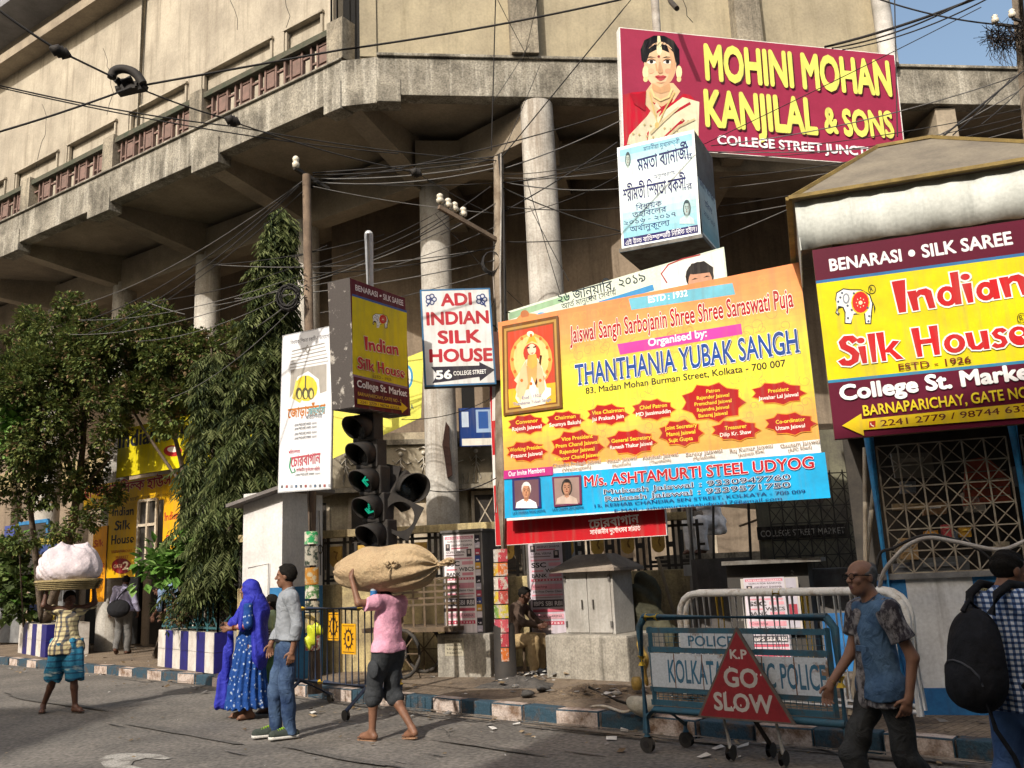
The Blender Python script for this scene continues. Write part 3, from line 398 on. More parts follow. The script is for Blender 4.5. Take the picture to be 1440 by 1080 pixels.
m_col = mat('column_plaster', (.52, .49, .44), (.3, .275, .24), sc=1.5, rough=.9, bump=.3, bsc=10, streak=.7, scol=(.19, .15, .11), fine=.2)
m_moss = mat('mossy_rail', (.09, .08, .06), (.05, .06, .04), sc=4, rough=1, bump=.6)
m_grille = mat('baluster_paint', (.2, .125, .105), (.13, .09, .075), sc=8, rough=.9)
m_black = mat('black_void', (.012, .011, .01), (.008, .008, .008), rough=.9)
m_yel_w = mat('yellow_plaster', (.5, .4, .2), (.22, .17, .1), sc=2.5, rough=.95, bump=.4, bsc=12, streak=.7, scol=(.08, .065, .045), fine=.25)
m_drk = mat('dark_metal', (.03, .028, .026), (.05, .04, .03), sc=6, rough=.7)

# kerb line, from far left to near right
KL = [(-30, 36.5), (-12.24, 21.5), (-7.58, 17.3), (-5.02, 14.9), (-1.49, 11.5), (-.4, 10.45), (.3, 9.8), (1.16, 9.08), (2.0, 8.4), (3.3, 7.35), (6.5, 4.6), (12, 0), (20, -7)]
Z0 = Vector((0, 0, 1)); g = MB(); N_ = 40
def gz(x, y): return .006*math.sin(x*.9+y*.5)*math.sin(y*.7-x*.3)
xs = [-300, -120, -60]+[-36+i*1.2 for i in range(61)]+[60, 120, 300]; ys = [-200, -80, -30]+[-12+i*1.2 for i in range(50)]+[70, 140, 400]
vs = [(x, y, gz(x, y)-.008 if abs(x) < 38 and -13 < y < 50 else -.02) for y in ys for x in xs]; nx = len(xs)
g.add(vs, [(j*nx+i, j*nx+i+1, (j+1)*nx+i+1, (j+1)*nx+i) for j in range(len(ys)-1) for i in range(nx-1)], m_asph, True)
g.build('road', kind='structure', label='grey asphalt road dusted with dirt and litter')
# worn white road marking, lower left
mk = MB(); a = G(150, 1072); m_mark = mat('worn_road_paint', (.34, .32, .285), (.17, .155, .135), sc=5, rough=.9, thresh=(.4, .55), fine=.5)
pts = [(138, 1068), (150, 1062), (170, 1059), (200, 1059), (225, 1061), (243, 1066), (232, 1068), (205, 1066), (188, 1070), (184, 1076), (200, 1080), (240, 1085), (180, 1092), (150, 1082)]
P = [G(*q, .004) for q in pts]; mk.add(P, [tuple(t) for t in tessellate_polygon([P])], m_mark); mk.build('road_marking', kind='structure')
# tar patches, cracks, dust drifts
rp_ = random.Random(23); m_tar = mat('tar_patch', (.13, .118, .104), (.095, .087, .078), sc=3, rough=.85, bump=.5, bsc=70, fine=.5); m_dust = mat('dust_drift', (.24, .19, .14), (.15, .125, .1), sc=2.2, rough=1, bump=.4, bsc=50, fine=.5, thresh=(.4, .6)); m_oil = mat('oil_stain', (.1, .093, .086), (.15, .135, .118), sc=6, rough=.55, thresh=(.42, .58))
def blot(c, rx, ry, m, z, name, n=26, into=None):
    b = into or MB(); P = []
    for i in range(n): a = 2*math.pi*i/n; w = 1+.22*math.sin(3*a+rx*9)+.12*math.sin(7*a+ry*5)+rp_.uniform(-.09, .09); P.append(Vector((c.x+rx*w*math.cos(a)*.75-ry*w*math.sin(a)*.62, c.y-rx*w*math.cos(a)*.66+ry*w*math.sin(a)*.78, z)))
    b.add(P, [tuple(t) for t in tessellate_polygon([P])], m)
    if not into: b.build(name, kind='structure')
for px, py, rx, ry in ((250, 1030, 1.1, .5), (480, 1066, .8, .35), (690, 1052, .6, .3), (60, 985, 1.6, .7)): blot(G(px, py), rx, ry, m_tar, .010, 'road_patch')
for px, py, rx in ((330, 1060, .16), (610, 1062, .13), (820, 1060, .2), (160, 1020, .2), (560, 1072, .09)): blot(G(px, py), rx, rx*.7, m_oil, .014, 'road_stain')
db = MB()
for i in range(60):
    k = rp_.choice([2, 3, 4, 5, 6, 7, 8]); a, b = Vector(KL[k]), Vector(KL[k+1]); d = (b-a).normalized(); p = a+(b-a)*rp_.random()+Vector((d.y, -d.x))*rp_.uniform(.05, .34); blot(Vector((p.x, p.y, 0)), rp_.uniform(.2, .6), rp_.uniform(.06, .16), m_dust, .017+.0004*i, None, 18, db)
db.build('road_dust', kind='structure')
ck = MB(); m_crk = mat('crack', (.025, .023, .021), (.04, .036, .033), sc=9)
for px, py, ang, n in ((380, 1055, .4, 14), (640, 1040, 2.4, 12), (180, 1000, .1, 16), (860, 1062, 2.8, 10)):
    p = G(px, py); 
    for i in range(n):
        ang += rp_.uniform(-.5, .5); q = p+Vector((math.cos(ang), math.sin(ang), 0))*rp_.uniform(.12, .25); s_ = Vector((-math.sin(ang), math.cos(ang), 0))*.0035; ck.add([p+s_+Z0*.02, p-s_+Z0*.02, q-s_+Z0*.02, q+s_+Z0*.02], [(0, 1, 2, 3)], m_crk); p = q
ck.build('road_crack', kind='structure')
# pavement slab with hexagon-worn tiles
pv = MB(); back = [(20, 30), (-30, 52)]
P = [Vector((x, y, .15)) for x, y in KL]+[Vector((20, 40, .15)), Vector((-30, 60, .15))]
# inset by the kerb width so that the kerb stones butt against it
def offs(pl, d):
    r = []
    for i, p in enumerate(pl):
        a = Vector(pl[max(i-1, 0)]); b = Vector(pl[min(i+1, len(pl)-1)]); t = (b-a).normalized(); r.append(Vector((p[0]-t.y*-d*-1*-1, p[1]+t.x*d*1)) if False else Vector((p[0]+t.y*-1*-d*-1*-1, p[1])) if False else Vector((p[0], p[1]))+Vector((-t.y, t.x))*d)
    return r
KI = offs(KL, .17)
def pave_mat():
    m = mat('paving_slabs', (.24, .185, .13), (.13, .1, .075), sc=1.4, rough=.95, bump=.4, bsc=40, fine=.4)
    N = m.node_tree.nodes; L = m.node_tree.links; b = N['Principled BSDF']; src = b.inputs['Base Color'].links[0].from_socket
    tc = N.new('ShaderNodeTexCoord'); mp = N.new('ShaderNodeMapping'); mp.inputs['Rotation'].default_value = (0, 0, -.76); L.new(tc.outputs['Object'], mp.inputs[0])
    br = N.new('ShaderNodeTexBrick'); br.inputs['Scale'].default_value = 3.2; br.inputs['Mortar Size'].default_value = .02; br.inputs['Color1'].default_value = (1, 1, 1, 1); br.inputs['Color2'].default_value = (.82, .8, .78, 1); br.inputs['Mortar'].default_value = (.45, .4, .36, 1); L.new(mp.outputs[0], br.inputs[0])
    mx = N.new('ShaderNodeMix'); mx.data_type = 'RGBA'; mx.blend_type = 'MULTIPLY'; mx.inputs[0].default_value = .8; L.new(src, mx.inputs[6]); L.new(br.outputs[0], mx.inputs[7]); L.new(mx.outputs[2], b.inputs['Base Color']); return m
P = [Vector((p.x, p.y, .15)) for p in KI]+[Vector((20, 45, .15)), Vector((-30, 70, .15))]
pv.add(P, [tuple(t) for t in tessellate_polygon([P])], pave_mat()); pv.build('pavement', kind='structure')
# kerb stones, painted white and blue in turn
kb = MB(); dist = 0; k = 0; rk = random.Random(3)
for i in range(len(KL)-1):
    a = Vector((*KL[i], 0)); b = Vector((*KL[i+1], 0)); d = b-a; Ls = d.length; d.normalize(); n = Vector((-d.y, d.x, 0)); t = 0
    cnt = max(1, round(Ls/.56)); stp = Ls/cnt
    for q in range(cnt):
        j = rk.uniform(-.022, .022); p0 = a+d*(t+.008); p1 = a+d*(t+stp-.008); m = m_kerb_w if k % 2 else m_kerb_b; k += 1; t += stp
        c = (p0+p1)/2+n*(.085+j); h = .155+rk.uniform(-.012, .006); kb.box(c+Vector((0, 0, h/2-.03)), ((p1-p0).length, .17, h+.06), r=d+n*rk.uniform(-.035, .035)+Vector((0, 0, rk.uniform(-.02, .02))), m=m)
kb.build('kerb', kind='structure', bevel=.014)
# heaped dirt by the plinths
dm = MB(); nn = 26; rr = random.Random(5); ring = []
def heap(c, rx, ry, h, m, seed, name):
    hm = MB(); r_ = random.Random(seed); vs = [(c[0], c[1], c[2]+h)]; fs = []; R = 7
    for i in range(1, R+1):
        for j in range(nn):
            a = 2*math.pi*j/nn; f = i/R; w = 1+.18*math.sin(3*a+seed)+.1*math.sin(7*a+seed*2); z = h*(math.cos(f*math.pi)*.5+.5)*(1+.25*math.sin(5*a+i*1.7+seed))+r_.uniform(-.012, .012)*(1 if i < R else 0)
            vs.append((c[0]+rx*f*w*math.cos(a), c[1]+ry*f*w*math.sin(a), c[2]+(z if i < R else -.02)))
    for j in range(nn): fs.append((0, 1+j, 1+(j+1) % nn))
    for i in range(R-1):
        for j in range(nn): fs.append((1+i*nn+j, 1+(i+1)*nn+j, 1+(i+1)*nn+(j+1) % nn, 1+i*nn+(j+1) % nn))
    hm.add(vs, fs, m, True); return hm.build(name, kind='stuff')
heap((.75, 10.9, .15), .95, .55, .08, m_dirt, 2, 'dirt'); heap((-.1, 12.0, .15), .55, .5, .09, mat('ash', (.05, .045, .04), (.1, .09, .08), sc=9, rough=1, bump=.8), 4, 'rubble'); heap((1.9, 10.0, .15), .7, .4, .1, m_dirt, 6, 'dirt')

# unseen tenements behind the viewer, added and sized to cast the foreground shade
for x0, x1, h in ((-46, -18.3, 21.2), (-10.6, 26, 19.6)):
    b = MB(); b.bx(x0, x1, -30, -12, 0, h, m_wall_f); b.bx(x0-.3, x1+.3, -30.3, -11.7, h-.4, h-.1, m_conc)
    for zz in range(1, 6):
        x = x0+1.5
        while x < x1-2: b.bx(x, x+1.2, -12.02, -11.95, zz*3.2, zz*3.2+1.7, m_black); x += 2.6
    b.build('shade_tenement_row', kind='structure')

# ================================================================ MARKET BUILDING
A0 = Vector((-2.82, 14.5, 0)); EL = Vector((-.83490, .55039, 0)); IN = Vector((.55039, .8349, 0))
F0 = Vector((-2.17, 14.43, 0)); EF = Vector((10.2+2.17, 15.9-14.43, 0)).normalized(); INF = Vector((-EF.y, EF.x, 0))
def LW(s, o, z): return A0+EL*s+IN*o+Vector((0, 0, z))
def FW(s, o, z): return F0+EF*s+INF*o+Vector((0, 0, z))
Z = Vector((0, 0, 1))
bld = thing('market_building', 'large cream and grey concrete market building with a round-columned arcade and balcony', 'building', (0, 16, 0))
def lbox(mb, s0, s1, o0, o1, z0, z1, m): mb.box(LW((s0+s1)/2, (o0+o1)/2, (z0+z1)/2), (abs(s1-s0), abs(o1-o0), z1-z0), r=-EL, m=m)
def fbox(mb, s0, s1, o0, o1, z0, z1, m): mb.box(FW((s0+s1)/2, (o0+o1)/2, (z0+z1)/2), (abs(s1-s0), abs(o1-o0), z1-z0), r=EF, m=m)
fa = MB()
# left fascia with a drop at every beam; front fascia; small corner facet
bs = [0., 3.78, 7.5, 11.3, 15.1, 18.9, 22.7]
lbox(fa, .0, 26, .0, .28, 10.0, 10.75, m_fascia)
for i, s in enumerate(bs): lbox(fa, s-(.0 if i == 0 else .42), s+.42, -.03, .3, 9.8, 10.35, m_fascia)
fbox(fa, 0, 18, 0, .3, 10.0, 10.75, m_fascia); fbox(fa, 0, .42, -.02, .32, 9.86, 10.3, m_fascia)
cA = LW(0, 0, 0); cB = FW(0, 0, 0)
fa.prism([cA+Z*9.84, cB+Z*9.84, FW(0, .29, 9.84), LW(0, .29, 9.84)], Z*.905, m_fascia)
fbox(fa, 0, 18, -.05, .32, 10.752, 10.81, m_fascia); lbox(fa, .0, 26, -.05, .3, 10.752, 10.79, m_fascia)
fa.build('fascia', None, bld, bevel=.012)
so_ = MB()
P = [LW(26, .2, 10.1), LW(0, .2, 10.1), FW(0, .2, 10.1), FW(18, .2, 10.1), FW(18, 9, 10.1), LW(26, 9, 10.1)]
so_.prism(P, Z*.3, m_sof)
CS = [.25, 3.55, 6.9, 10.3, 13.4, 17]; SB = 2.5
for s, c in zip(bs, CS):
    p, q = LW(s+.03, .3, 0), LW(c, SB, 0); dd = (q-p).normalized(); sd_ = Vector((dd.y, -dd.x, 0))*.21
    so_.prism([p+Z*10.12-sd_, q+Z*10.12-sd_, q+Z*9.26-sd_, p+Z*9.84-sd_], sd_*2, m_sof)
for a, b in zip(CS[:-1], CS[1:]): so_.bar(LW(a, SB, 9.58), LW(b, SB, 9.58), .44, .8, m_sof)
FC = [(-1.41, 16.9), (.68, 15.0), (4.6, 16.4), (8.6, 16.9)]
so_.bar((-1.41, 16.9, 9.56), (.68, 15.05, 9.62), .4, .7, m_sof); so_.bar((-1.7, 16.2, 9.57), (1.2, 16.5, 9.57), .36, .66, m_sof)
so_.bar((.68, 15.1, 9.66), (1.5, 19, 9.66), .42, .6, m_sof); so_.bar((4.6, 15.3, 9.66), (4.6, 19, 9.66), .4, .6, m_sof); so_.bar((8.6, 15.8, 9.66), (8.4, 19, 9.66), .4, .6, m_sof); so_.bar((1.2, 16.5, 9.55), (12, 17.6, 9.55), .36, .6, m_sof)
so_.bar((-1.41, 17.0, 9.55), (-.9, 20, 9.55), .4, .66, m_sof)
so_.build('soffit', None, bld)
for s in CS[1:]:
    c = MB(); p = LW(s, SB, 0); c.lathe((p.x, p.y, .1), [(.33, 0), (.31, .4), (.3, 5), (.29, 9.3)], 28, m_col); c.build('column', None, bld)
for x, y, zt in ((-1.41, 16.9, 9.3), (.68, 15.0, 9.95), (8.6, 16.9, 9.4)):
    c = MB(); c.lathe((x, y, .1), [(.33, 0), (.315, .4), (.31, 5), (.3, zt-.1)], 28, m_col); c.build('column', None, bld)
# rust-dark broken strip on the corner column
gap = MB(); c0 = Vector((-1.41, 16.9, 0)); q = []
for px, py in ((627, 593), (632, 600), (632, 625), (634, 640), (636, 668), (629, 672), (626, 650), (622, 625), (625, 605)):
    v = Y(px, py, 16.57); q.append(v)
gap.prism(q, Vector((0, .06, 0)), mat('rusted_slot', (.035, .015, .01), (.02, .01, .008), rough=1)); gap.build('rusted_slot', None, bld)
# upper left wall with recessed panels
W1 = 1.0; uw = MB(); wins = [(1.45, 2.55), (2.95, 5.24), (5.82, 8.0), (8.58, 10.67), (11.17, 13.24), (13.8, 15.9), (16.4, 18.5), (19, 21.2)]
prev = 1.2
for a, b in wins:
    lbox(uw, prev, a, W1, W1+.3, 10.7, 12.9, m_wall_c); prev = b; lbox(uw, a, b, W1+.06, W1+.3, 10.7, 12.9, m_wall_c)
    lbox(uw, a+.0, a+.06, W1-.05, W1+.02, 10.7, 12.94, m_wall_c); lbox(uw, b-.06, b, W1-.05, W1+.02, 10.7, 12.94, m_wall_c)
lbox(uw, prev, 26, W1, W1+.3, 10.7, 12.9, m_wall_c); lbox(uw, 1.2, 26, W1, W1+.3, 12.9, 22, m_wall_c)
[(lbox(uw, a-.02, b+.04, W1-.09, W1+.08, 12.86, 12.9, m_wall_c), lbox(uw, b-.0, b+.04, W1-.08, W1+.08, 11.2, 12.86, m_wall_c)) for a, b in wins]
uw.build('upper_wall', None, bld)
co = MB(); lbox(co, 1.1, 26, W1-.5, W1+.1, 16.15, 16.42, m_sof); lbox(co, 1.1, 26, W1-.1, W1+.1, 16.42, 17.15, m_wall_c); lbox(co, 1.1, 26, W1-1.1, W1+.1, 17.15, 17.6, mat('cornice_grey', (.25, .25, .26), (.17, .17, .18), sc=2))
co.build('cornice', None, bld)
# wall-mounted drain pipe and thin cracks in the render
dp_ = MB(); dp_.tube([LW(7.6, W1-.07, 10.8), LW(7.6, W1-.07, 16.1)], .05, 8, m_conc); dp_.build('drain_pipe', None, bld)
ck = MB(); rc_ = random.Random(77)
for s, z in ((4.6, 15.8), (9.4, 15.2), (12.2, 14.6), (2.4, 14.5)):
    pts = [LW(s, W1-.003, z)]
    for i in range(9): s += rc_.uniform(-.16, .16); z -= rc_.uniform(.12, .3); pts.append(LW(s, W1-.003, z))
    ck.tube(pts, .007, 4, m_crk)
for s, z in ((3.4, 14.4), (6.2, 13.6)):
    pts = [FW(s, .147, z)]
    for i in range(9): s += rc_.uniform(-.16, .16); z -= rc_.uniform(.12, .3); pts.append(FW(s, .147, z))
    ck.tube(pts, .007, 4, m_crk)
ck.build('wall_crack', None, bld)
# dark stair gap at the corner, with rods
gp = MB(); P = [LW(1.3, 1.1, 10.72), LW(.3, 2.2, 10.72), FW(.3, 1.2, 10.72), FW(1, 2.5, 10.72), LW(1.3, 3, 10.72)]
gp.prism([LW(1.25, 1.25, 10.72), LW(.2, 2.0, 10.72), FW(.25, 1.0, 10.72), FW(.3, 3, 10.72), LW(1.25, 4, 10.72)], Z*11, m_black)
for px in (466, 474): v = Y(px, 20, 15.7); gp.cyl((v.x, v.y, 10.8), (v.x, v.y, 17), .03, n=6, m=m_drk)
gp.build('stair_opening', None, bld)
# balustrade
br = MB(); rail = MB()
ps = [.15, 4.14, 7.25, 10.75, 14.2, 17.6, 21]
for s in ps: lbox(br, s-.2, s+.2, -.02, .3, 10.79, 11.62, m_conc)
for a, b in zip(ps[:-1], ps[1:]):
    a += .2; b -= .2; lbox(rail, a, b, .02, .26, 11.42, 11.54, m_moss); lbox(br, a, b, .08, .2, 10.79, 10.85, m_grille)
    n = max(2, round((b-a)/.74)); w = (b-a)/n
    for i in range(n):
        s = a+i*w; zt = 11.42
        for o in (.03, .33, .5): lbox(br, s+o*1., s+o+.045, .09, .17, 10.85, zt, m_grille)
        lbox(br, s+.1, s+.31, .1, .16, 10.98, 11.3, m_grille); lbox(br, s+.07, s+.33, .105, .155, 10.9, 10.94, m_grille); lbox(br, s+.07, s+.33, .105, .155, 11.34, 11.38, m_grille)
        lbox(br, s+.54, s+w+.03, .105, .155, 11.22, 11.26, m_grille); lbox(br, s+.36, s+.5, .105, .155, 11.02, 11.06, m_grille)
bo = br.build('balustrade', None, bld); rail.build('handrail', None, bo)
# front upper wall, pilasters
def fs(px, py, off=.15): return (PL(px, py, FW(0, off, 0), INF)-FW(0, off, 0)).dot(EF)
fw = MB(); s0 = fs(506, 60); s1 = fs(1236, 5); fbox(fw, s0, s1, .15, .5, 10.8, 20, m_wall_f)
fw.build('front_wall', None, bld)
for a, b in ((716, 771), (1030, 1092), (505, 540)):
    pl = MB(); x0 = fs(a, 20, -.0); x1 = x0+.5 if a > 600 else x0+.3; dd = .28 if a > 600 else .04
    fbox(pl, x0, x1, .15-dd, .2, 10.82, 20, m_conc if a > 600 else m_wall_f); pl.build('pilaster', None, bld)
# dark back wall of the arcade and lit ground-floor front with frieze
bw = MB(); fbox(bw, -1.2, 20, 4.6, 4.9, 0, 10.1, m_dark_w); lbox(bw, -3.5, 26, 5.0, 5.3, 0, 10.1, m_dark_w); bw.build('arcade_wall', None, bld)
aw = MB(); c = FW(2.3, 4.58, 6.1); aw.prism([c+EF*x+Z*z for x, z in ([(-.7, -2), (.7, -2)]+[(.7*math.cos(a*math.pi/10), .75*math.sin(a*math.pi/10)) for a in range(11)])], -INF*.02, m_black)
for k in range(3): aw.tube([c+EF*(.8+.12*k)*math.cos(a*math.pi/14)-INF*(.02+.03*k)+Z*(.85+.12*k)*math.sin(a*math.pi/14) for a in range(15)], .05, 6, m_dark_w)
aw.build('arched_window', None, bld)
GF = 2.9; gf = MB(); m_shop = mat('shopfront_paint', (.5, .43, .3), (.3, .25, .18), sc=2, rough=.9, streak=.5, fine=.2)
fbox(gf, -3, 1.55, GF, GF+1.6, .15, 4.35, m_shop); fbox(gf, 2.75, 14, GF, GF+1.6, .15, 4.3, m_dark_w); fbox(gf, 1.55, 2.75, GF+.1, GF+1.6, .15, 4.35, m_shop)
fbox(gf, -3, 2.9, GF-.28, GF+.02, 3.18, 3.27, m_conc); fbox(gf, -3, 2.9, GF-.1, GF+.02, 4.1, 4.2, m_conc)
gf.build('ground_floor_wall', None, bld)
# frieze: carved figures in relief
fz = MB(); m_frz = mat('frieze_stone', (.3, .26, .19), (.2, .17, .12), sc=5, rough=.95); m_frl = mat('frieze_line', (.62, .58, .5), (.4, .36, .3), sc=9)
fbox(fz, -3, 2.9, GF-.03, GF+.01, 3.3, 4.08, m_frz)
rf = random.Random(11); s = -2.7
while s < 2.8:
    b = 3.38+rf.uniform(0, .05)
    def fp(x, z): return FW(s+x, GF-.045, b+z)
    for seg in ([(-.06, 0), (-.02, .2), (0, .3), (.0, .46)], [(.08, 0), (.03, .17), (0, .3)], [(0, .44), (-.1, .34), (-.14, .42)], [(0, .44), (.1, .33), (.17, .36)], [(-.07, .26), (0, .33), (.07, .25)]):
        fz.tube([fp(x*rf.uniform(.8, 1.2), z) for x, z in seg], .013, 5, m_frl)
    fz.sphere(fp(0, .53), .045, m_frl, 8, 6); fz.tube([fp(-.1, .6), fp(0, .64), fp(.1, .6)], .02, 5, m_frl)
    for q in range(6): x = rf.uniform(-.3, .3); fz.tube([fp(x, -.08), fp(x+rf.uniform(-.04, .04), rf.uniform(.03, .12))], .007, 4, m_frl)
    s += rf.uniform(.42, .6)
fz.build('frieze', None, bld)
# windows under the frieze
m_glass = mat('dusty_glass', (.06, .05, .042), (.03, .027, .025), sc=3, rough=.35); m_frame = mat('window_paint', (.55, .47, .36), (.35, .28, .2), sc=6, rough=.8)
def wnd(sx, w, z0, z1, cross=True):
    f = MB(); o = GF-.06
    fbox(f, sx, sx+w, o+.03, GF+.02, z0, z1, m_frame)
    ob = f.build('window', None, bld); p = MB()
    hw = w/2
    for i in range(2):
        for j in range(2):
            a = sx+.06+i*(hw-.03); zz = z0+.06+j*((z1-z0)/2-.02); fbox(p, a, a+hw-.1, o+.012, o+.028, zz, zz+(z1-z0)/2-.12, m_glass)
            if cross:
                p.bar(FW(a+.04, o, zz+.05), FW(a+hw-.14, o, zz+(z1-z0)/2-.17), .02, .02, m_frame); p.bar(FW(a+.04, o+.004, zz+(z1-z0)/2-.17), FW(a+hw-.14, o+.004, zz+.05), .02, .02, m_frame)
    p.build('pane', None, ob)
wnd(1.62, 1.0, 1.6, 3.15); wnd(-.75, .9, 1.7, 3.1, False); wnd(-1.9, .8, 1.7, 3.1, False); wnd(3.2, 1.3, 1.5, 3.1, False); wnd(5.2, 1.3, 1.5, 3.1, False)
# painted board lettering on the ground floor
pd = MB(); fbox(pd, .0, .95, GF-.06, GF+.0, 1.75, 2.95, m_frame); pd.build('painted_panel', None, bld)
# left ground floor behind the trees
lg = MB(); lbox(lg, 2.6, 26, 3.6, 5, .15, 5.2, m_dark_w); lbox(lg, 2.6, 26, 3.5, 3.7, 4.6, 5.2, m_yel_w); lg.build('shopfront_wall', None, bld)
lr = random.Random(21); s = 3.5
while s < 24: 
    q = MB(); w = lr.uniform(1.6, 2.4); lbox(q, s, s+w, 3.5, 3.62, .2, 2.7, lr.choice([m_glass, m_black, mat('shutter_grey', (.2, .2, .2), (.12, .12, .12), sc=4)])); q.build('shop_opening', None, bld); s += w+.5
# rain pipe standing on the parapet at the right end of the upper wall
rp = MB(); v = PL(1246, 70, FW(0, .0, 0), INF); rp.lathe((v.x, v.y-.05, 10.75), [(.17, 0), (.17, 2.35), (.19, 2.36), (.19, 2.5)], 18, mat('white_pipe', (.6, .58, .55), (.4, .38, .35), sc=3)); rp.build('roof_pipe', None, bld)

# ================================================================ LOW FENCE WITH YELLOW SHIELDS
def fence():
    a = Vector((-4.6, 14.9, 0)); b = Vector((2.62, 13.92, 0)); d = (b-a).normalized(); L = (b-a).length; n = Vector((d.y, -d.x, 0))
    t = thing('boundary_fence', 'low yellow plaster wall topped by a dark geometric grille with yellow shield blocks', 'fence', ((a+b)/2)[:])
    w = MB(); w.box((a+b)/2+Z*.82, (L, .22, 1.36), r=d, m=m_yel_w); w.build('base_wall', None, t, bevel=.015)
    c = MB(); c.box((a+b)/2+Z*2.3, (L, .26, .12), r=d, m=m_yel_w); c.build('coping', None, t, bevel=.01)
    gr = MB(); k = int(L/.47)
    for i in range(k+1):
        x = i*.47
        def P(u, z): return a+d*(x+u)+Z*z
        for u0 in (.0, .09, .37): gr.bar(P(u0, 1.5), P(u0, 2.24), .045, .05, m_drk, up=n)
        gr.bar(P(.09, 1.62), P(.37, 1.62), .04, .045, m_drk); gr.bar(P(-.1, 1.56), P(.37, 1.56), .035, .04, m_drk); gr.bar(P(-.1, 1.9), P(.0, 1.9), .035, .04, m_drk); gr.bar(P(.37, 1.86), P(.47, 1.86), .035, .04, m_drk); gr.bar(P(.16, 1.68), P(.3, 1.68), .03, .04, m_drk)
        gr.bar(P(.0, 2.16), P(.47, 2.16), .035, .04, m_drk)
    gr.build('grille', None, t)
    for i in range(k):
        x = i*.47+.23; s = MB(); q = a+d*x+n*.035
        s.prism([q+d*u+Z*z for u, z in ((-.1, 2.1), (.1, 2.1), (.1, 1.84), (.06, 1.78), (0, 1.76), (-.06, 1.78), (-.1, 1.84))], -n*.05, mat('shield_ochre', (.5, .31, .06), (.35, .2, .05), sc=9)); 
        s.tube([q+n*.006+d*u+Z*z for u, z in ((-.03, 2.02), (.03, 2.0), (.0, 1.92), (.03, 1.86))], .012, 5, mat('shield_dark', (.25, .13, .03), sc=9)); s.build('shield_block', None, t)
fence()

# ================================================================ BOARDS AND BANNERS
m_wood = mat('old_timber', (.16, .11, .07), (.08, .06, .04), sc=6, rough=.95)
m_steel = mat('galvanised', (.52, .52, .5), (.36, .35, .33), sc=6, rough=.5, metal=.3)
m_white = mat('white_board', (.72, .71, .68), (.58, .56, .52), sc=2, rough=.6)
m_tin = mat('weathered_tin', (.2, .19, .17), (.1, .085, .07), sc=5, rough=.8, streak=.5)
def Zf(ox, oy, k):
    return lambda x, y: (ox+x/k, oy+y/k)
def poly(S, f, pts, c): S.p([f(*q) for q in pts], c)
def stroke(pts, w):
    L = []; R = []
    for i, p in enumerate(pts):
        a = Vector(pts[max(i-1, 0)]); b = Vector(pts[min(i+1, len(pts)-1)]); d = (b-a).normalized(); n = Vector((-d.y, d.x))*w/2; L.append(tuple(Vector(p)+n)); R.append(tuple(Vector(p)-n))
    return L+R[::-1]
E_ = lambda cx, cy, rx, ry: ell_pts(cx, cy, rx, ry, 16)
WED = {'I': (.34, [[(0, 1), (.3, 1), (.24, 0), (.08, 0)]], []), 'n': (.6, [[(0, .62), (.2, .62), (.18, 0), (.05, 0)], [(.15, .5), (.25, .62), (.42, .64), (.52, .54), (.54, 0), (.4, 0), (.36, .42), (.28, .46), (.17, .36)]], []),
 'd': (.58, [E_(.22, .3, .22, .31), [(.34, 1), (.52, 1), (.5, 0), (.36, 0)]], [E_(.22, .3, .09, .16)]), 'i': (.25, [[(0, .6), (.2, .6), (.17, 0), (.05, 0)], E_(.1, .8, .1, .1)], []),
 'a': (.53, [E_(.2, .28, .2, .29), [(.3, .6), (.46, .6), (.48, 0), (.34, 0)]], [E_(.2, .27, .08, .13)]), 'l': (.25, [[(0, 1), (.2, 1), (.16, 0), (.05, 0)]], []),
 'S': (.52, [stroke([(.44, .78), (.34, .93), (.2, .94), (.1, .82), (.13, .66), (.32, .5), (.42, .34), (.38, .14), (.24, .06), (.1, .09), (.03, .22)], .2)], []),
 'k': (.62, [[(0, 1), (.2, 1), (.16, 0), (.05, 0)], [(.12, .3), (.4, .66), (.56, .62), (.26, .26)], [(.22, .36), (.34, .4), (.6, 0), (.42, 0)]], []),
 'H': (.72, [[(0, 1), (.2, 1), (.17, 0), (.04, 0)], [(.44, 1), (.66, 1), (.6, 0), (.46, 0)], [(.1, .58), (.56, .58), (.56, .42), (.1, .42)]], []), 'o': (.56, [E_(.26, .31, .26, .32)], [E_(.26, .31, .11, .17)]),
 'u': (.58, [[(0, .62), (.17, .62), (.19, .2), (.03, .14)], stroke([(.1, .22), (.15, .09), (.27, .07), (.42, .2)], .15), [(.36, .62), (.54, .62), (.52, 0), (.38, 0)]], []),
 's': (.43, [stroke([(.34, .5), (.27, .58), (.17, .58), (.09, .49), (.14, .38), (.28, .29), (.31, .15), (.24, .06), (.12, .05), (.03, .13)], .14)], []), 'e': (.53, [E_(.25, .31, .25, .32)], [E_(.25, .4, .1, .1), [(.3, .28), (.56, .28), (.5, .13), (.34, .18)]]), ' ': (.28, [], []),
 't': (.4, [[(.1, .95), (.27, .95), (.24, 0), (.12, 0)], [(0, .66), (.38, .66), (.36, .52), (0, .52)]], [])}
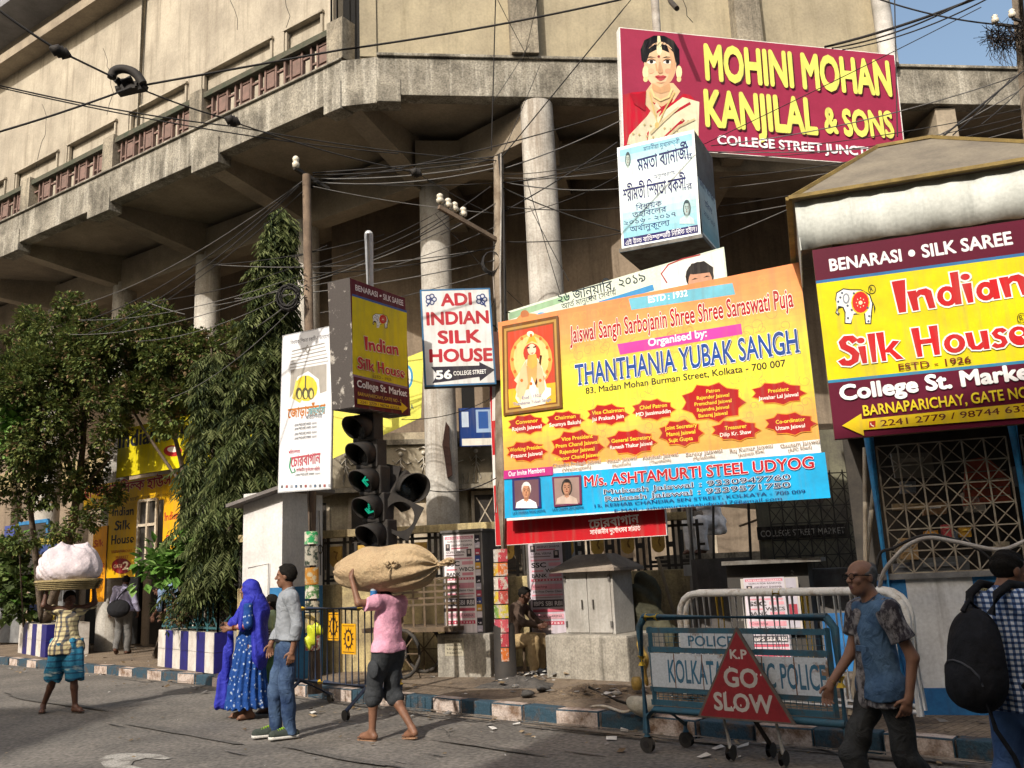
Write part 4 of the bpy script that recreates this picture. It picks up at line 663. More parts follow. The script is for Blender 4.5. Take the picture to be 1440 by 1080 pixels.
def wedge(S, txt, x0, y0, x1, y1, cap, c, out, bg):
    a = S.L(x0, y0); b = S.L(x1, y1); H = (S.L(x0, y0-cap)-a).length; d = (b-a).normalized(); up = Vector((-d.y, d.x)); tw = sum(WED[q][0] for q in txt)-.06; sx = (b-a).length/tw
    ps = []; ng = []; x = 0
    for i, q in enumerate(txt):
        w, P, Ng = WED[q]; tl = (.03, -.02, .02, -.01)[i % 4]
        f = lambda p: tuple(a+d*((x+p[0]+p[1]*tl)*sx)+up*(p[1]*H))
        ps += [[f(p) for p in pl] for pl in P]; ng += [[f(p) for p in pl] for pl in Ng]; x += w
    cc = lambda p: p if area2(p) < 0 else p[::-1]
    if out: 
        for p in ps: S.lp(fatten(cc(p), H*.055), out)
    for p in ps: S.lp(p, c)
    for p in ng:
        if out: S.lp(p, out); S.lp(fatten(cc(p), -H*.035), bg)
        else: S.lp(p, bg)
def elephant(S, cx, cy, k):
    """decorated elephant emblem facing left, k = pixels per unit (body about 2 units long)"""
    f = lambda x, y: (cx+x*k, cy-y*k); g_ = 'e8e6e0'
    P = lambda pts, c: S.p([f(*q) for q in pts], c)
    P([(-.95, .3), (-.9, .65), (-.55, .85), (-.2, .8), (.3, .8), (.75, .55), (.9, .1), (.85, -.3), (.8, -.9), (.5, -.9), (.45, -.4), (-.1, -.45), (-.15, -.9), (-.5, -.88), (-.5, -.35), (-.6, -.1), (-.85, -.05), (-.95, -.35), (-.78, -.5), (-.72, -.38), (-.82, -.3), (-.78, -.15)], '2a2622')
    P([(-.9, .3), (-.86, .6), (-.55, .79), (-.2, .74), (.3, .74), (.7, .5), (.84, .1), (.79, -.3), (.75, -.84), (.55, -.84), (.5, -.32), (-.05, -.38), (-.2, -.84), (-.45, -.82), (-.44, -.3), (-.55, -.05), (-.8, 0), (-.89, -.33), (-.8, -.4), (-.86, -.2)], g_)
    S.p([f(*q) for q in ell_pts(.28, .15, .46, .58, 16)], 'e8c21c'); S.p([f(*q) for q in ell_pts(.28, .17, .4, .52, 16)], 'c81e1a'); S.p([f(*q) for q in ell_pts(.28, .15, .1, .1, 8)], 'f2d7b0')
    for a in range(8): S.p([f(.28+.2*math.cos(a*.785)+dx, .15+.22*math.sin(a*.785)+dy) for dx, dy in ((-.03, 0), (0, .04), (.03, 0), (0, -.04))], 'f2d7b0')
    S.p([f(*q) for q in ell_pts(-.42, .35, .17, .26, 12)], '8a8f98'); S.p([f(*q) for q in ell_pts(-.42, .35, .1, .18, 12)], g_)
    for x, y in ((-.7, .4), (-.62, .62), (-.8, .2), (-.35, .0), (-.05, .6), (.7, -.5), (.62, -.1), (-.33, -.6), (.66, -.75), (-.15, -.2)): S.p([f(*q) for q in ell_pts(x, y, .06, .06, 6)], '50586a')
    P([(.88, .2), (1.0, -.1), (.96, -.4), (.92, -.1)], '2a2622')
def face(S, cx, cy, w, h, skin, hair, top, long=False, bg=None):
    """small printed head and shoulders inside a w x h pixel picture"""
    F = lambda x, y: (cx+x*w, cy-y*h); P = lambda pts, c: S.p([F(*q) for q in pts], c)
    if bg: P([(-.5, -.5), (.5, -.5), (.5, .5), (-.5, .5)], bg)
    if long: P(ell_pts(0, .1, .23, .32, 16), hair)
    P([(-.44, -.5), (-.4, -.3), (-.15, -.18), (.15, -.18), (.4, -.3), (.46, -.5)], top)
    P([(-.09, -.25), (.09, -.25), (.1, -.05), (-.1, -.05)], skin); P([(-.08, -.18), (0, -.3), (.08, -.18)], skin)
    P(ell_pts(0, .19, .2, .26, 16), hair); P(ell_pts(0, .1, .17, .24, 16), skin)
    dk = '%02x%02x%02x' % tuple(int(int(skin[i:i+2], 16)*.78) for i in (0, 2, 4)); P([(.05, .32), (.12, .28), (.165, .14), (.15, -.02), (.06, -.13), (.03, -.13), (.09, 0), (.1, .15)], dk); P([(-.1, -.12), (.1, -.12), (.07, -.2), (-.07, -.2)], dk); P([(-.14, .165), (.14, .165), (.12, .195), (.03, .18), (-.03, .18), (-.12, .195)], dk)
    for s in (-1, 1): P([(s*.11, .185), (s*.03, .175), (s*.03, .19), (s*.1, .205)], '2a1a14')
    P([(-.17, .16), (-.12, .3), (.12, .3), (.17, .16), (.19, .3), (.1, .42), (-.1, .42), (-.19, .3)], hair)
    for s in (-1, 1): P(ell_pts(s*.07, .12, .035, .016, 8), '201612')
    P([(-.012, .1), (.012, .1), (.025, .02), (-.025, .02)], '7a4c34' if skin != 'c9c4bb' else '8a857c'); P(ell_pts(0, -.03, .055, .016, 8), '7a2c28' if skin != 'c9c4bb' else '6a655c')
def mount(name, label, cat, S, t, mback, group=None, base=None):
    o = thing(name, label, cat, S.c[:], group); mb = MB(); S.back(mb, t, mback); mb.build('board', None, o, bevel=.004); return o
# ---------------- Mohini Mohan Kanjilal hoarding
S = Sign((4.33, 13.27, 8.94), 10.1, 4.86, 2.08, roll=-2.3); o = mount('hoarding', 'crimson saree shop hoarding reading Mohini Mohan Kanjilal & Sons with a bride portrait', 'hoarding', S, .14, m_white)
S.rect(0.004, .006, .996, .994, mat('crimson_print', (.29, .022, .06), (.24, .016, .045), sc=1.2, rough=.45, fine=.05))
z2 = Zf(480, 0, 3); z3 = Zf(960, 0, 3)
P = lambda pts, c: poly(S, z2, pts, c)
P([(1190, 400), (1225, 390), (1285, 385), (1330, 420), (1420, 420), (1440, 395), (1470, 400), (1500, 430), (1500, 640), (1192, 615)], 'b3122c')
P([(1285, 385), (1310, 350), (1400, 350), (1430, 385), (1400, 430), (1350, 450), (1305, 425)], 'd9b58c')
P([(1205, 610), (1215, 570), (1290, 490), (1330, 430), (1350, 460), (1330, 520), (1290, 560), (1290, 612)], 'd8cdb0'); P([(1250, 400), (1285, 385), (1310, 430), (1350, 470), (1330, 500), (1290, 450)], 'cdb892')
P([(1290, 612), (1300, 540), (1360, 470), (1440, 410), (1510, 430), (1505, 640)], 'ddd2b4')
for a in ([(1330, 470), (1400, 415), (1395, 430), (1330, 480)], [(1345, 590), (1440, 500), (1450, 510), (1355, 600)], [(1400, 470), (1470, 430), (1475, 440), (1405, 480)]): P(a, 'a8182e')
P([(1262, 210), (1278, 170), (1318, 150), (1362, 151), (1402, 172), (1426, 210), (1428, 270), (1400, 290), (1290, 280), (1266, 255)], '0d0b10')
P(ell_pts(1345, 272, 68, 96, 24), 'e3bd97'); P([(1312, 350), (1385, 350), (1392, 400), (1345, 425), (1305, 395)], 'd9b088')
P([(1277, 262), (1283, 215), (1318, 190), (1338, 185), (1338, 205), (1300, 225), (1286, 265)], '0d0b10'); P([(1412, 265), (1408, 218), (1370, 190), (1342, 185), (1342, 205), (1388, 225), (1404, 265)], '0d0b10')
P([(1334, 152), (1344, 152), (1352, 205), (1346, 232), (1336, 232), (1330, 205)], 'e9dcae'); P(ell_pts(1341, 215, 11, 14, 10), 'efe3b8')
P(ell_pts(1339, 239, 6, 6, 8), '8a0f1e')
for cx in (1308, 1376):
    P(ell_pts(cx, 262, 19, 8, 12), 'f4ece4'); P(ell_pts(cx, 261, 8, 8, 10), '1a0f0c'); P([(cx-22, 262), (cx-10, 252), (cx+10, 252), (cx+22, 260), (cx+8, 256), (cx-8, 256)], '140c0c'); P([(cx-24, 246), (cx-6, 238), (cx+22, 244), (cx, 243)], '241713')
P([(1340, 262), (1347, 262), (1358, 302), (1348, 308), (1334, 304)], 'cf9f77'); P([(1322, 325), (1340, 320), (1352, 320), (1372, 325), (1350, 340), (1342, 340)], 'a03038'); P([(1322, 325), (1372, 325), (1348, 329)], '6d1a22')
for cx in (1283, 1424): P(ell_pts(cx, 305, 13, 28, 12), 'e4d6a8'); P(ell_pts(cx, 335, 10, 12, 10), 'd8c690')
P([(1375, 195), (1400, 222), (1411, 270), (1402, 320), (1375, 362), (1352, 370), (1378, 325), (1390, 275), (1386, 230)], 'd2a57e'); P([(1312, 352), (1345, 370), (1385, 352), (1390, 385), (1345, 396), (1308, 380)], 'c79a70')
P(ell_pts(1306, 300, 14, 11, 10), 'e2ad8c'); P(ell_pts(1378, 300, 14, 11, 10), 'd69f80'); P([(1322, 268), (1330, 270), (1336, 300), (1328, 300)], 'cf9f78'); P([(1334, 304), (1346, 309), (1358, 303), (1352, 312), (1340, 313)], 'b07c5c'); P([(1326, 346), (1368, 346), (1352, 352), (1340, 352)], 'cc9a76')
for cx in (1308, 1376): P([(cx-20, 258), (cx, 249), (cx+21, 257), (cx+18, 254), (cx, 245), (cx-18, 254)], 'b98560')
P([(1322, 322), (1338, 318), (1347, 321), (1357, 318), (1372, 323), (1347, 330)], 'b23a44'); P([(1328, 331), (1366, 331), (1350, 341), (1342, 341)], 'bc4650')
for k in range(26):
    x_, y_ = 1215+((k*37) % 270), 470+((k*53) % 140)
    if x_+y_ > 1790: P(ell_pts(x_, y_, 5, 5, 6), 'b9a878')
for k in range(7): P(stroke([(1275+k*14, 215-k*7 if k < 4 else 194+(k-4)*5), (1290+k*14, 175 if k < 4 else 178)], 2), '2a2430')
P([(1285, 385), (1250, 400), (1215, 395), (1235, 440), (1280, 470)], '9a0f26'); P([(1300, 560), (1360, 500), (1420, 450), (1425, 458), (1365, 512), (1306, 570)], 'c4b590'); P([(1340, 605), (1420, 530), (1490, 500), (1492, 508), (1425, 540), (1350, 612)], 'c4b590')
P(stroke([(1305, 375), (1320, 410), (1345, 425), (1380, 410), (1395, 375)], 9), 'dcc890'); P(stroke([(1300, 390), (1318, 470), (1335, 530), (1360, 470), (1405, 390)], 6), 'c9b070'); P(ell_pts(1330, 530, 9, 14, 8), 'c9b070')
kw = dict(bold=.042, drop=('3a0614', .03, -.045))
S.t('MOHINI MOHAN', 993, 111, 1253, 134, 49, 'd9d867', **kw); S.t('KANJILAL', 993, 176, 1149, 188, 50, 'd9d867', **kw); S.t('&', 1161, 186, 1178, 187, 35, 'd9d867', **kw); S.t('SONS', 1188, 190, 1257, 193, 36, 'd9d867', **kw)
S.t('COLLEGE STREET JUNCTION', 1009, 203, 1250, 222, 13, 'e8e4e6', bold=.03)
S.done(o); fr = MB()
for y in (-.7, .0, .7): fr.box(S.W(0, y, -.2), (4.7, .06, .08), r=S.r, u=S.u, m=m_wood)
for x in (-2.1, 2.1): fr.box(S.W(x, 0, -.25), (.07, .07, 2.1), r=S.r, u=S.u, m=m_wood)
fr.build('timber_back', None, o)
# ---------------- lit advertising box with four faces
bx_ = thing('lightbox', 'square pale blue lightbox with Bengali lettering mounted high on the steel pole', 'sign box', (2.4, 12.1, 6.7))
S = Sign((2.17, 11.69, 6.73), -26.5, 1.14, 1.55, roll=-1.5); mb = MB(); S.back(mb, 1.0, mat('box_tin', (.1, .13, .15), (.06, .07, .08), sc=4, rough=.6)); mb.box(S.W(0, -.8, -.5), (1.2, 1.06, .06), r=S.r, u=S.u, d=S.n, m=m_tin); mb.build('casing', None, bx_, bevel=.008)
def grad(S, x0, y0, x1, y1, cols, n=14):
    for i in range(n):
        t = i/(n-1)*(len(cols)-1); k = min(int(t), len(cols)-2); f = t-k
        a = [int(cols[k][j:j+2], 16) for j in (0, 2, 4)]; b = [int(cols[k+1][j:j+2], 16) for j in (0, 2, 4)]; c = '%02x%02x%02x' % tuple(round(p+(q-p)*f) for p, q in zip(a, b))
        S.rect(x0, y1+(y0-y1)*i/n, x1, y1+(y0-y1)*(i+1)/n, c); S.k -= 1
    S.k += 1
S.rect(0, 0, 1, 1, 'e6ecec'); grad(S, .03, .09, .97, .97, ['8fc6d6', 'd3e6e8', 'e2eaea', 'd6e4e6', 'a9d3dc', '8cc4d4']); S.rect(.03, .025, .97, .1, '2a2860')
z = z2
S.t('মাননীয়া মুখ্যমন্ত্রী', *z(1275, 640), *z(1428, 605), 6, '2f4a70'); S.t('মমতা ব্যানার্জী', *z(1252, 724), *z(1468, 668), 17, '1d2258', bold=.02); S.t('-র', 962, 226, 974, 223, 8, '1d2258')
S.t('অনুপ্রেরণায়', *z(1318, 755), *z(1410, 735), 5, '2c3b66'); S.t('শ্রীমতী স্মিতা বকসী', *z(1190, 852), *z(1455, 800), 17, '1d2258', bold=.02); S.t('-র', 962, 268, 974, 265, 8, '1d2258')
S.t('বিধায়ক', *z(1243, 888), *z(1353, 868), 7, '20366a'); S.t('তহবিলের', *z(1228, 920), *z(1372, 892), 7, '20366a'); S.t('২০১৬ - ২০১৭', *z(1192, 952), *z(1412, 912), 6, '20366a'); S.t('অর্থানুকূল্যে', *z(1217, 980), *z(1385, 950), 7, '20366a')
S.t('এই উচ্চ বাতিস্তম্ভটি নির্মিত হইল।', 880, 345, 980, 325, 6, 'e8e8f0')
face(S, 883, 228, 17, 32, 'a9b8b0', '3a4a50', 'c8d8d8', True); face(S, 966, 297, 24, 36, '9fb4b4', '30444c', 'b8ccd0', True)
S.done(bx_)
S2 = Sign(S.W(.572, 0, -.5), -26.5+90, 1.0, 1.55); S2.rect(.01, .01, .99, .99, 'd8e2e4'); grad(S2, .03, .03, .97, .97, ['6fa9bc', '9fc0cc', 'b8ccd2', '7fb0c0'])
S2.lt('মমতা ব্যানার্জী', (-.4, .32), (.4, .32), .15, '1d2258', .02); S2.lt('শ্রীমতী স্মিতা বকসী', (-.43, .0), (.43, .0), .14, '1d2258', .02); S2.lt('তহবিলের', (-.2, -.25), (.2, -.25), .09, '20366a'); S2.lt('২০১৬ - ২০১৭', (-.3, -.42), (.3, -.42), .08, '20366a')
S2.done(bx_, 'side_face')
# ---------------- puja banner
S = Sign((1.65, 11.02, 3.62), -29, 4.13, 2.76); o = mount('puja_banner', 'large orange and yellow puja banner with red name badges and a blue strip below', 'banner', S, .03, m_white)
grad(S, 0, .235, 1, 1, ['e08a55', 'e79a5c', 'e8b356', 'e6d24c', 'e4da3e', 'e2cf45', 'e6ae55', 'e2a050'], 30)
mo = mat('banner_swirl', (.82, .55, .12), (.7, .4, .12), sc=6)
rs = random.Random(8)
for k in range(150):
    x, y = rs.uniform(.22, .98), rs.uniform(.3, .97); r = rs.uniform(.05, .1); a0 = rs.uniform(0, 360)
    pts = [((x-.5)*S.w+r*(1-i*.06)*math.cos(a0+i*.6), (y-.5)*S.h+r*(1-i*.06)*math.sin(a0+i*.6)) for i in range(12)]
    S.lp(stroke(pts, .008), 'd9b048' if .45 < y < .72 else 'dd9a58'); S.k -= 1
S.k += 1
S.p([(709, 671), (1160, 636), (1168, 700), (710, 729)], '1ba2d6')
S.p([(884, 420), (1030, 398), (1034, 414), (888, 436)], '6db3c6'); S.t('ESTD : 1932', 912, 426, 967, 416, 9, 'f4f4f0', bold=.025)
S.t('Jaiswal Sangh Sarbojanin Shree Shree Saraswati Puja', 802, 482, 1116, 431, 24, 'a8161c', bold=.02, out=('f6efe6', .03))
S.p([(868, 484), (1042, 455), (1044, 470), (872, 499)], 'd0409a'); S.t('Organised by:', 912, 487, 994, 473, 11, 'f6f2f4', bold=.025)
S.t('THANTHANIA YUBAK SANGH', 810, 542, 1123, 495, 30, '1c4590', serif=True, bold=.018, out=('f2f0ee', .022), drop=('151833', .04, -.05))
S.t('83, Madan Mohan Burman Street, Kolkata - 700 007', 824, 554, 1105, 515, 9, '2a1f1c', bold=.015)
BD = [(741, 597, 27, 14, ['Convenor', 'Rajesh Jaiswal']), (795, 591, 27, 13, ['Chairman', 'Soumya Bakshi']), (855, 583, 30, 15, ['Vice Chairman', 'Jai Prakash Jain']), (919, 576, 31, 15, ['Chief Patron', 'MD Jassimuddin']), (1003, 566, 46, 28, ['Patron', 'Rajender Jaiswal', 'Premchand Jaiswal', 'Rajendra Jaiswal', 'Bansraj Jaiswal']), (1095, 553, 39, 16, ['President', 'Jawahar Lal Jaiswal']),
 (741, 635, 29, 15, ['Working President', 'Prasant Jaiswal']), (812, 629, 38, 25, ['Vice President', 'Prem Chand Jaiswal', 'Rajender Jaiswal', 'Kapoor Chand Jaiswal']), (888, 622, 36, 18, ['General Secretary', 'Ramesh Thakur Jaiswal']), (958, 609, 32, 19, ['Joint Secretary', 'Manoj Jaiswal', 'Sujit Gupta']), (1035, 605, 35, 15, ['Treasurer', 'Dilip Kr. Shaw']), (1112, 596, 37, 16, ['Co-ordinator', 'Uttam Jaiswal'])]
for cx, cy, rx, ry, ls in BD:
    S.star(cx, cy, rx+1.5, ry+1.5, 'd89030'); S.k += 0; S.star(cx, cy, rx, ry, 'a61a1c'); n = len(ls); lh = min(9, ry*1.5/n)
    for i, l in enumerate(ls):
        y = cy-(n/2-i-.8)*lh; V_ = txt_mesh(l, 0)[0]; hw = min(rx*.82, max(v[0] for v in V_)*lh*.6*.5); S.t(l, cx-hw, y+hw*.1, cx+hw, y-hw*.12, lh*.6, 'f0d23c' if (i == 0) == (n < 3) and n > 1 or n > 2 else 'f4ece0', bold=.015)
for x0, y0, x1, y1, a, b in ((778, 658, 845, 651, 'Chandra Prakash Jaiswal', '(Wellington)'), (853, 652, 896, 646, 'Vikash Jaiswal', '(Manicktolla)'), (904, 647, 954, 641, 'Akhilesh Jaiswal', '(Thanthania)'), (965, 642, 1016, 636, 'Sanjay Jaiswal', '(Manicktolla)'), (1027, 637, 1087, 629, 'Raj Kumar Jaiswal', '(Amherst Row)'), (1098, 630, 1153, 623, 'Gautam Jaiswal', '(APC Road)')):
    S.t(a, x0, y0, x1, y1, 5.5, '6b4a34', bold=.002, out=('f2e6d6', .025)); S.t(b, x0+(x1-x0)*.2, y0+5.5, x0+(x1-x0)*.8, y1+7, 4.5, '6b4a34', bold=.002, out=('f2e6d6', .025))
S.p([(709, 662), (778, 656), (778, 668), (709, 674)], 'b8317f'); S.t('Our Invite Members', 716, 670, 767, 664, 7, 'f2e8ee', bold=.02)
S.t('M/s. ASHTAMURTI STEEL UDYOG', 823, 684, 1145, 658, 15, 'b01220', bold=.026, out=('f2f2f4', .022))
S.t('Mukesh Jaiswal : 9330947760', 850, 695, 1112, 674, 7, '18204a', bold=.004, out=('eef2f4', .028)); S.t('Rakesh Jaiswal : 9339571750', 852, 705, 1112, 685, 7, '18204a', bold=.004, out=('eef2f4', .028))
S.t('15, KESHAB CHANDRA SEN STREET, KOLKATA - 700 009', 837, 713.5, 1133, 693, 4.3, '12306a'); S.t('E-MAIL : ashtamurtisteeludyog17@gmail.com', 865, 720.5, 1100, 703, 4.3, '12306a')
S.t('LATE DWARIKA PRASAD JAISWAL', 722, 724, 768, 720, 4.5, '123060'); S.t('LATE CHAMPA DEVI JAISWAL', 778, 719, 822, 715, 4.5, '123060')
S.p([(721, 674), (760, 671), (762, 714), (722, 717)], '2a2c66'); S.p([(724, 676), (758, 674), (759, 712), (725, 714)], '6a4b55'); face(S, 741, 695, 34, 39, 'c08a6a', 'd8d4d0', 'f0f0f2')
S.p([(777, 671), (818, 668), (819, 709), (780, 713)], '6a2c50'); S.p([(780, 673), (815, 671), (816, 707), (782, 710)], '9a8078'); face(S, 798, 690, 34, 37, 'b9866a', '1c1616', 'c9b2a4', True)
# framed devotional picture
S.p([(707, 459), (786, 444), (792, 574), (709, 585)], '6b4520'); S.p([(710, 463), (783, 449), (788, 571), (712, 581)], 'b08a48'); S.p([(713, 466), (780, 453), (785, 568), (715, 577)], '7a4a22'); S.p([(715, 468), (778, 456), (783, 566), (717, 574)], 'c2442c')
S.p([(716, 548), (782, 538), (783, 566), (717, 574)], 'dcb02c'); S.ell(748, 507, 30, 38, 'e0a050'); S.ell(748, 505, 25, 32, 'e8c27c'); S.ell(749, 497, 12, 14, 'c03a28')
S.p([(735, 575), (726, 560), (733, 520), (741, 506), (757, 504), (764, 518), (772, 555), (768, 568)], 'eadfc8'); S.p([(741, 515), (757, 513), (760, 545), (738, 549)], 'e2a060'); S.ell(749, 492, 6, 8, 'edd2b0'); S.p([(741, 485), (749, 466), (757, 483), (749, 480)], 'd8a838')
S.p([(733, 522), (724, 535), (729, 540), (739, 528)], 'e6cba8'); S.p([(760, 518), (770, 528), (766, 535), (757, 526)], 'e6cba8'); S.p(stroke([(762, 500), (758, 530), (752, 548)], 3), '4a2a18'); S.ell(762, 533, 5, 6, 'c0542c'); S.p([(762, 556), (768, 545), (776, 546), (776, 556), (768, 562)], 'f2eee4'); S.ell(747, 470, 5, 4, 'f0e0c0')
S.p([(726, 548), (731, 530), (737, 548), (733, 566)], 'd8c098'); S.p([(745, 548), (749, 530), (756, 546), (752, 564)], 'f2ead8')
S.p([(742, 489), (746, 488), (746, 490), (742, 491)], '2a1814'); S.p([(751, 488), (755, 487), (755, 489), (751, 490)], '2a1814'); S.p([(747, 497), (752, 496), (750, 498)], 'b03028'); S.p([(744, 500), (755, 498), (758, 512), (750, 520), (742, 514)], 'd8a850'); S.p([(733, 520), (741, 508), (744, 540), (736, 562), (728, 558)], 'd2b78c'); S.p([(757, 506), (764, 520), (768, 548), (760, 560), (756, 530)], 'cdb48c')
for k in range(12): S.ell(748+26*math.cos(k*.524), 506+34*math.sin(k*.524), 2.2, 2.6, 'c8682c', 6)
S.t('Estd : 1932', 736, 562, 762, 558, 4.5, '2a2470', bold=.002, out=('f4f0e8', .03)); S.t('Thanthania Yubak Sangh', 723, 571, 776, 564, 4.5, '2a2470', bold=.002, out=('f4f0e8', .03))
S.done(o)
fr = MB()
for x in (-1.95, -.65, .65, 1.95): fr.box(S.W(x, 0, -.06), (.05, .05, 2.74), r=S.r, u=S.u, d=S.n, m=m_wood)
for y in (-1.2, 0, 1.2): fr.box(S.W(0, y, -.105), (4.1, .045, .04), r=S.r, u=S.u, d=S.n, m=m_wood)
fr.build('timber_frame', None, o); SJ = S
# ---------------- red board behind the puja banner
c = SJ.W(0, 0, -.22); S = Sign(c, -29, 1, 1); a = S.L(697, 768); b = S.L(938, 752); tp = S.L(695, 500)
cx, cy = (a.x+b.x)/2, (a.y+tp.y)/2; S = Sign(S.W(cx, cy), -29, b.x-a.x, tp.y-a.y, roll=0); o = mount('signboard', 'red board with white Bengali lettering, mostly hidden behind the puja banner', 'signboard', S, .05, m_white)
S.rect(.003, .003, .997, .997, 'b8141f'); S.p([(692, 505), (701, 503), (703, 590), (692, 592)], 'd8d2cc'); S.p([(693, 640), (704, 639), (704, 682), (693, 683)], 'd8d2cc')
S.t('চোরবাগান', 829, 743, 899, 735, 11, 'eae4e0', bold=.03); S.t('সার্বজনীন দুর্গোৎসব সমিতি', 830, 752, 901, 746, 6, 'eae4e0', bold=.015); S.done(o)
# ---------------- pale green cloth banner above
S = Sign(SJ.W(0, 0, -.3), -29, 1, 1); cs = [tuple(S.L(*q)) for q in ((714, 438), (800, 411), (900, 381), (1018, 347), (1027, 430), (720, 510))]
o = thing('cloth_banner', 'sagging pale green and white cloth banner dated in Bengali above the puja banner', 'banner', S.c[:]); mb = MB(); mb.prism([S.W(x, y) for x, y in cs], -S.n*.012, mat('banner_cloth', (.62, .66, .55), (.5, .56, .44), sc=2, rough=.8)); mb.build('cloth', None, o)
S.p([(716, 440), (800, 414), (800, 422), (716, 450)], '8fae8c'); S.p([(930, 376), (1016, 350), (1022, 420), (930, 440)], 'e4e2dc')
S.t('২৬ জানুয়ারি, ২০১৯', 785, 427, 908, 395, 12, '24303a', bold=.01); S.t('আর্ত মানুষের সেবায়', 790, 435, 867, 414, 7, '3a4248')
S.p(stroke([(938, 398), (930, 385), (940, 372), (960, 364), (985, 358)], 2), '9a2c34'); S.p([(842, 424), (918, 400), (920, 408), (846, 430)], '3f86b8'); S.p([(722, 452), (735, 440), (752, 441), (768, 446), (765, 462), (725, 470)], 'cf8a58'); S.ell(738, 442, 6, 6, 'b06a40'); S.ell(762, 445, 8, 6, '5f9ac0')
S.ell(984, 389, 20, 21, '1d1614'); S.ell(985, 397, 17, 21, 'c08e72'); S.p([(967, 385), (972, 371), (990, 367), (1003, 376), (1003, 392), (999, 383), (975, 386)], '1d1614')
for cx in (977, 994): S.p([(cx-5, 394-(cx-977)*.2), (cx+5, 392-(cx-977)*.2), (cx, 391-(cx-977)*.2)], '201512')
S.done(o)
# ---------------- Adi Indian Silk House box sign
S = Sign((-.73, 12.09, 4.84), 7.6, 1.0, 1.41, roll=1.4); o = mount('signboard', 'white sign with red lettering ADI INDIAN SILK HOUSE and a dark arrow', 'signboard', S, .16, m_drk)
S.rect(0, 0, 1, 1, '3c6a90'); S.rect(.025, .018, .975, .982, 'd9d8d6')
for t_, a in (('ADI', (621, 430, 663, 428, 17)), ('INDIAN', (601, 457, 687, 454, 18)), ('SILK', (617, 483, 676, 481, 18)), ('HOUSE', (605, 509, 692, 507, 18))): S.t(t_, *a, 'b0303a', bold=.04)
S.p([(606, 516), (674, 514), (674, 509), (696, 520), (675, 536), (674, 530), (608, 539), (615, 527)], '33303a'); S.t('56', 614, 533, 635, 532, 12, 'ecebe8', bold=.04); S.t('COLLEGE STREET', 638, 528, 684, 525, 6, 'ecebe8', bold=.02)
for cx in (606, 677):
    for k in range(5): a = k*1.257; S.ell(cx+4.6*math.cos(a), 421+4.6*math.sin(a), 3.9, 3.9, '31406e', 10); S.ell(cx+4.6*math.cos(a), 421+4.6*math.sin(a), 2.2, 2.2, 'c9ccd6', 8)
    S.ell(cx, 421, 2.4, 2.4, '31406e', 8); S.p(stroke([(cx, 424), (cx+(6 if cx > 640 else -6), 431)], 2), '31406e')
S.done(o); fr = MB(); fr.box(S.W(.53, -.3, -.15), (.09, .3, .7), r=S.r, u=S.u, m=mat('rust_brown', (.1, .04, .025), (.05, .025, .02), sc=6)); fr.bar(S.W(.3, -.2, -.2), Vector((-.32, 12.55, 4.6)), .05, m=m_drk); fr.bar(S.W(.3, .3, -.2), Vector((-.34, 12.55, 5.1)), .05, m=m_drk); fr.build('bracket', None, o)
# ---------------- Indian Silk House small box sign
YL = 'd3c113'; MR = '5b1426'
def silk_small():
    S = Sign((-1.64, 10.95, 4.41), 63.8, 1.22, 1.6, roll=2.7)
    o = thing('signboard', 'narrow yellow and maroon Indian Silk House box sign above the traffic light', 'signboard', S.c[:]); mb = MB(); S.back(mb, .34, mat('peeling_side', (.07, .06, .055), (.36, .33, .29), sc=6, rough=.9, thresh=(.38, .44))); mb.build('casing', None, o, bevel=.006)
    S.rect(.0, .0, 1, 1, MR); S.p([(495, 416), (572, 440), (573, 545), (496, 527)], YL); S.p([(495, 413), (572, 437), (572, 440), (495, 416)], '3a5a9a'); S.p([(496, 526), (573, 544), (573, 547), (496, 529)], '8a6a80')
    S.t('BENARASI', 500, 408, 531, 418, 8, 'e4dcdc', bold=.02); S.ell(535, 416, 1.5, 1.5, 'e4dcdc', 8); S.t('SILK SAREE', 539, 421, 567, 430, 8, 'e4dcdc', bold=.02)
    elephant(S, 535, 451, 12); wedge(S, 'Indian', 512, 492, 560, 500, 19, 'b8202a', 'efe6c8', YL); wedge(S, 'Silk House', 502, 518, 568, 532, 16, 'b8202a', 'efe6c8', YL); S.t('ESTD - 1926', 523, 531, 549, 536, 4, MR)
    S.t('College St. Market', 501, 544, 571, 558, 10, 'e8e2e0', bold=.025); S.t('BARNAPARICHAY, GATE NO - 2', 502, 556, 563, 567, 5, 'd0a83c', bold=.01)
    S.p([(501, 561), (563, 571), (563, 566), (572, 574), (564, 581), (563, 577), (501, 568)], 'd8b41c'); S.t('2241 2779 / 98744 63354', 505, 567, 560, 576, 4, MR, bold=.01); S.done(o)
    t = MB(); t.tube([Y(515, 560, 11.0), Y(510, 600, 11.05)], .03, 8, m_steel); t.build('bracket', None, o)
silk_small()
# ---------------- tall white banner board on the old pole
S = Sign((-2.8, 11.79, 3.84), -30.9, .96, 2.2, roll=-1.6); o = mount('banner_board', 'tall white banner board with coloured Bengali lettering beside the wooden-brown pole', 'banner', S, .03, mat('grey_frame', (.4, .4, .4), (.3, .3, .3), sc=5))
S.rect(.015, .008, .985, .992, mat('vinyl_white', (.68, .68, .69), (.6, .6, .61), sc=1.5, rough=.5, bump=.35, bsc=2.5, bdist=.04, fine=.03)); z4 = Zf(0, 360, 3)
S.t('বিধায়ক স্মিতা বকসী-র উদ্যোগে', *z4(1225, 374), *z4(1388, 345), 4.5, '33333a')
A = lambda pts, c: poly(S, z4, pts, c)
for k in range(6): A([(1222+k*2, 470-k*14), (1385-k*3, 440-k*15), (1385-k*3, 445-k*15), (1222+k*2, 475-k*14)], '8a8680' if k % 2 else 'aaa6a0')
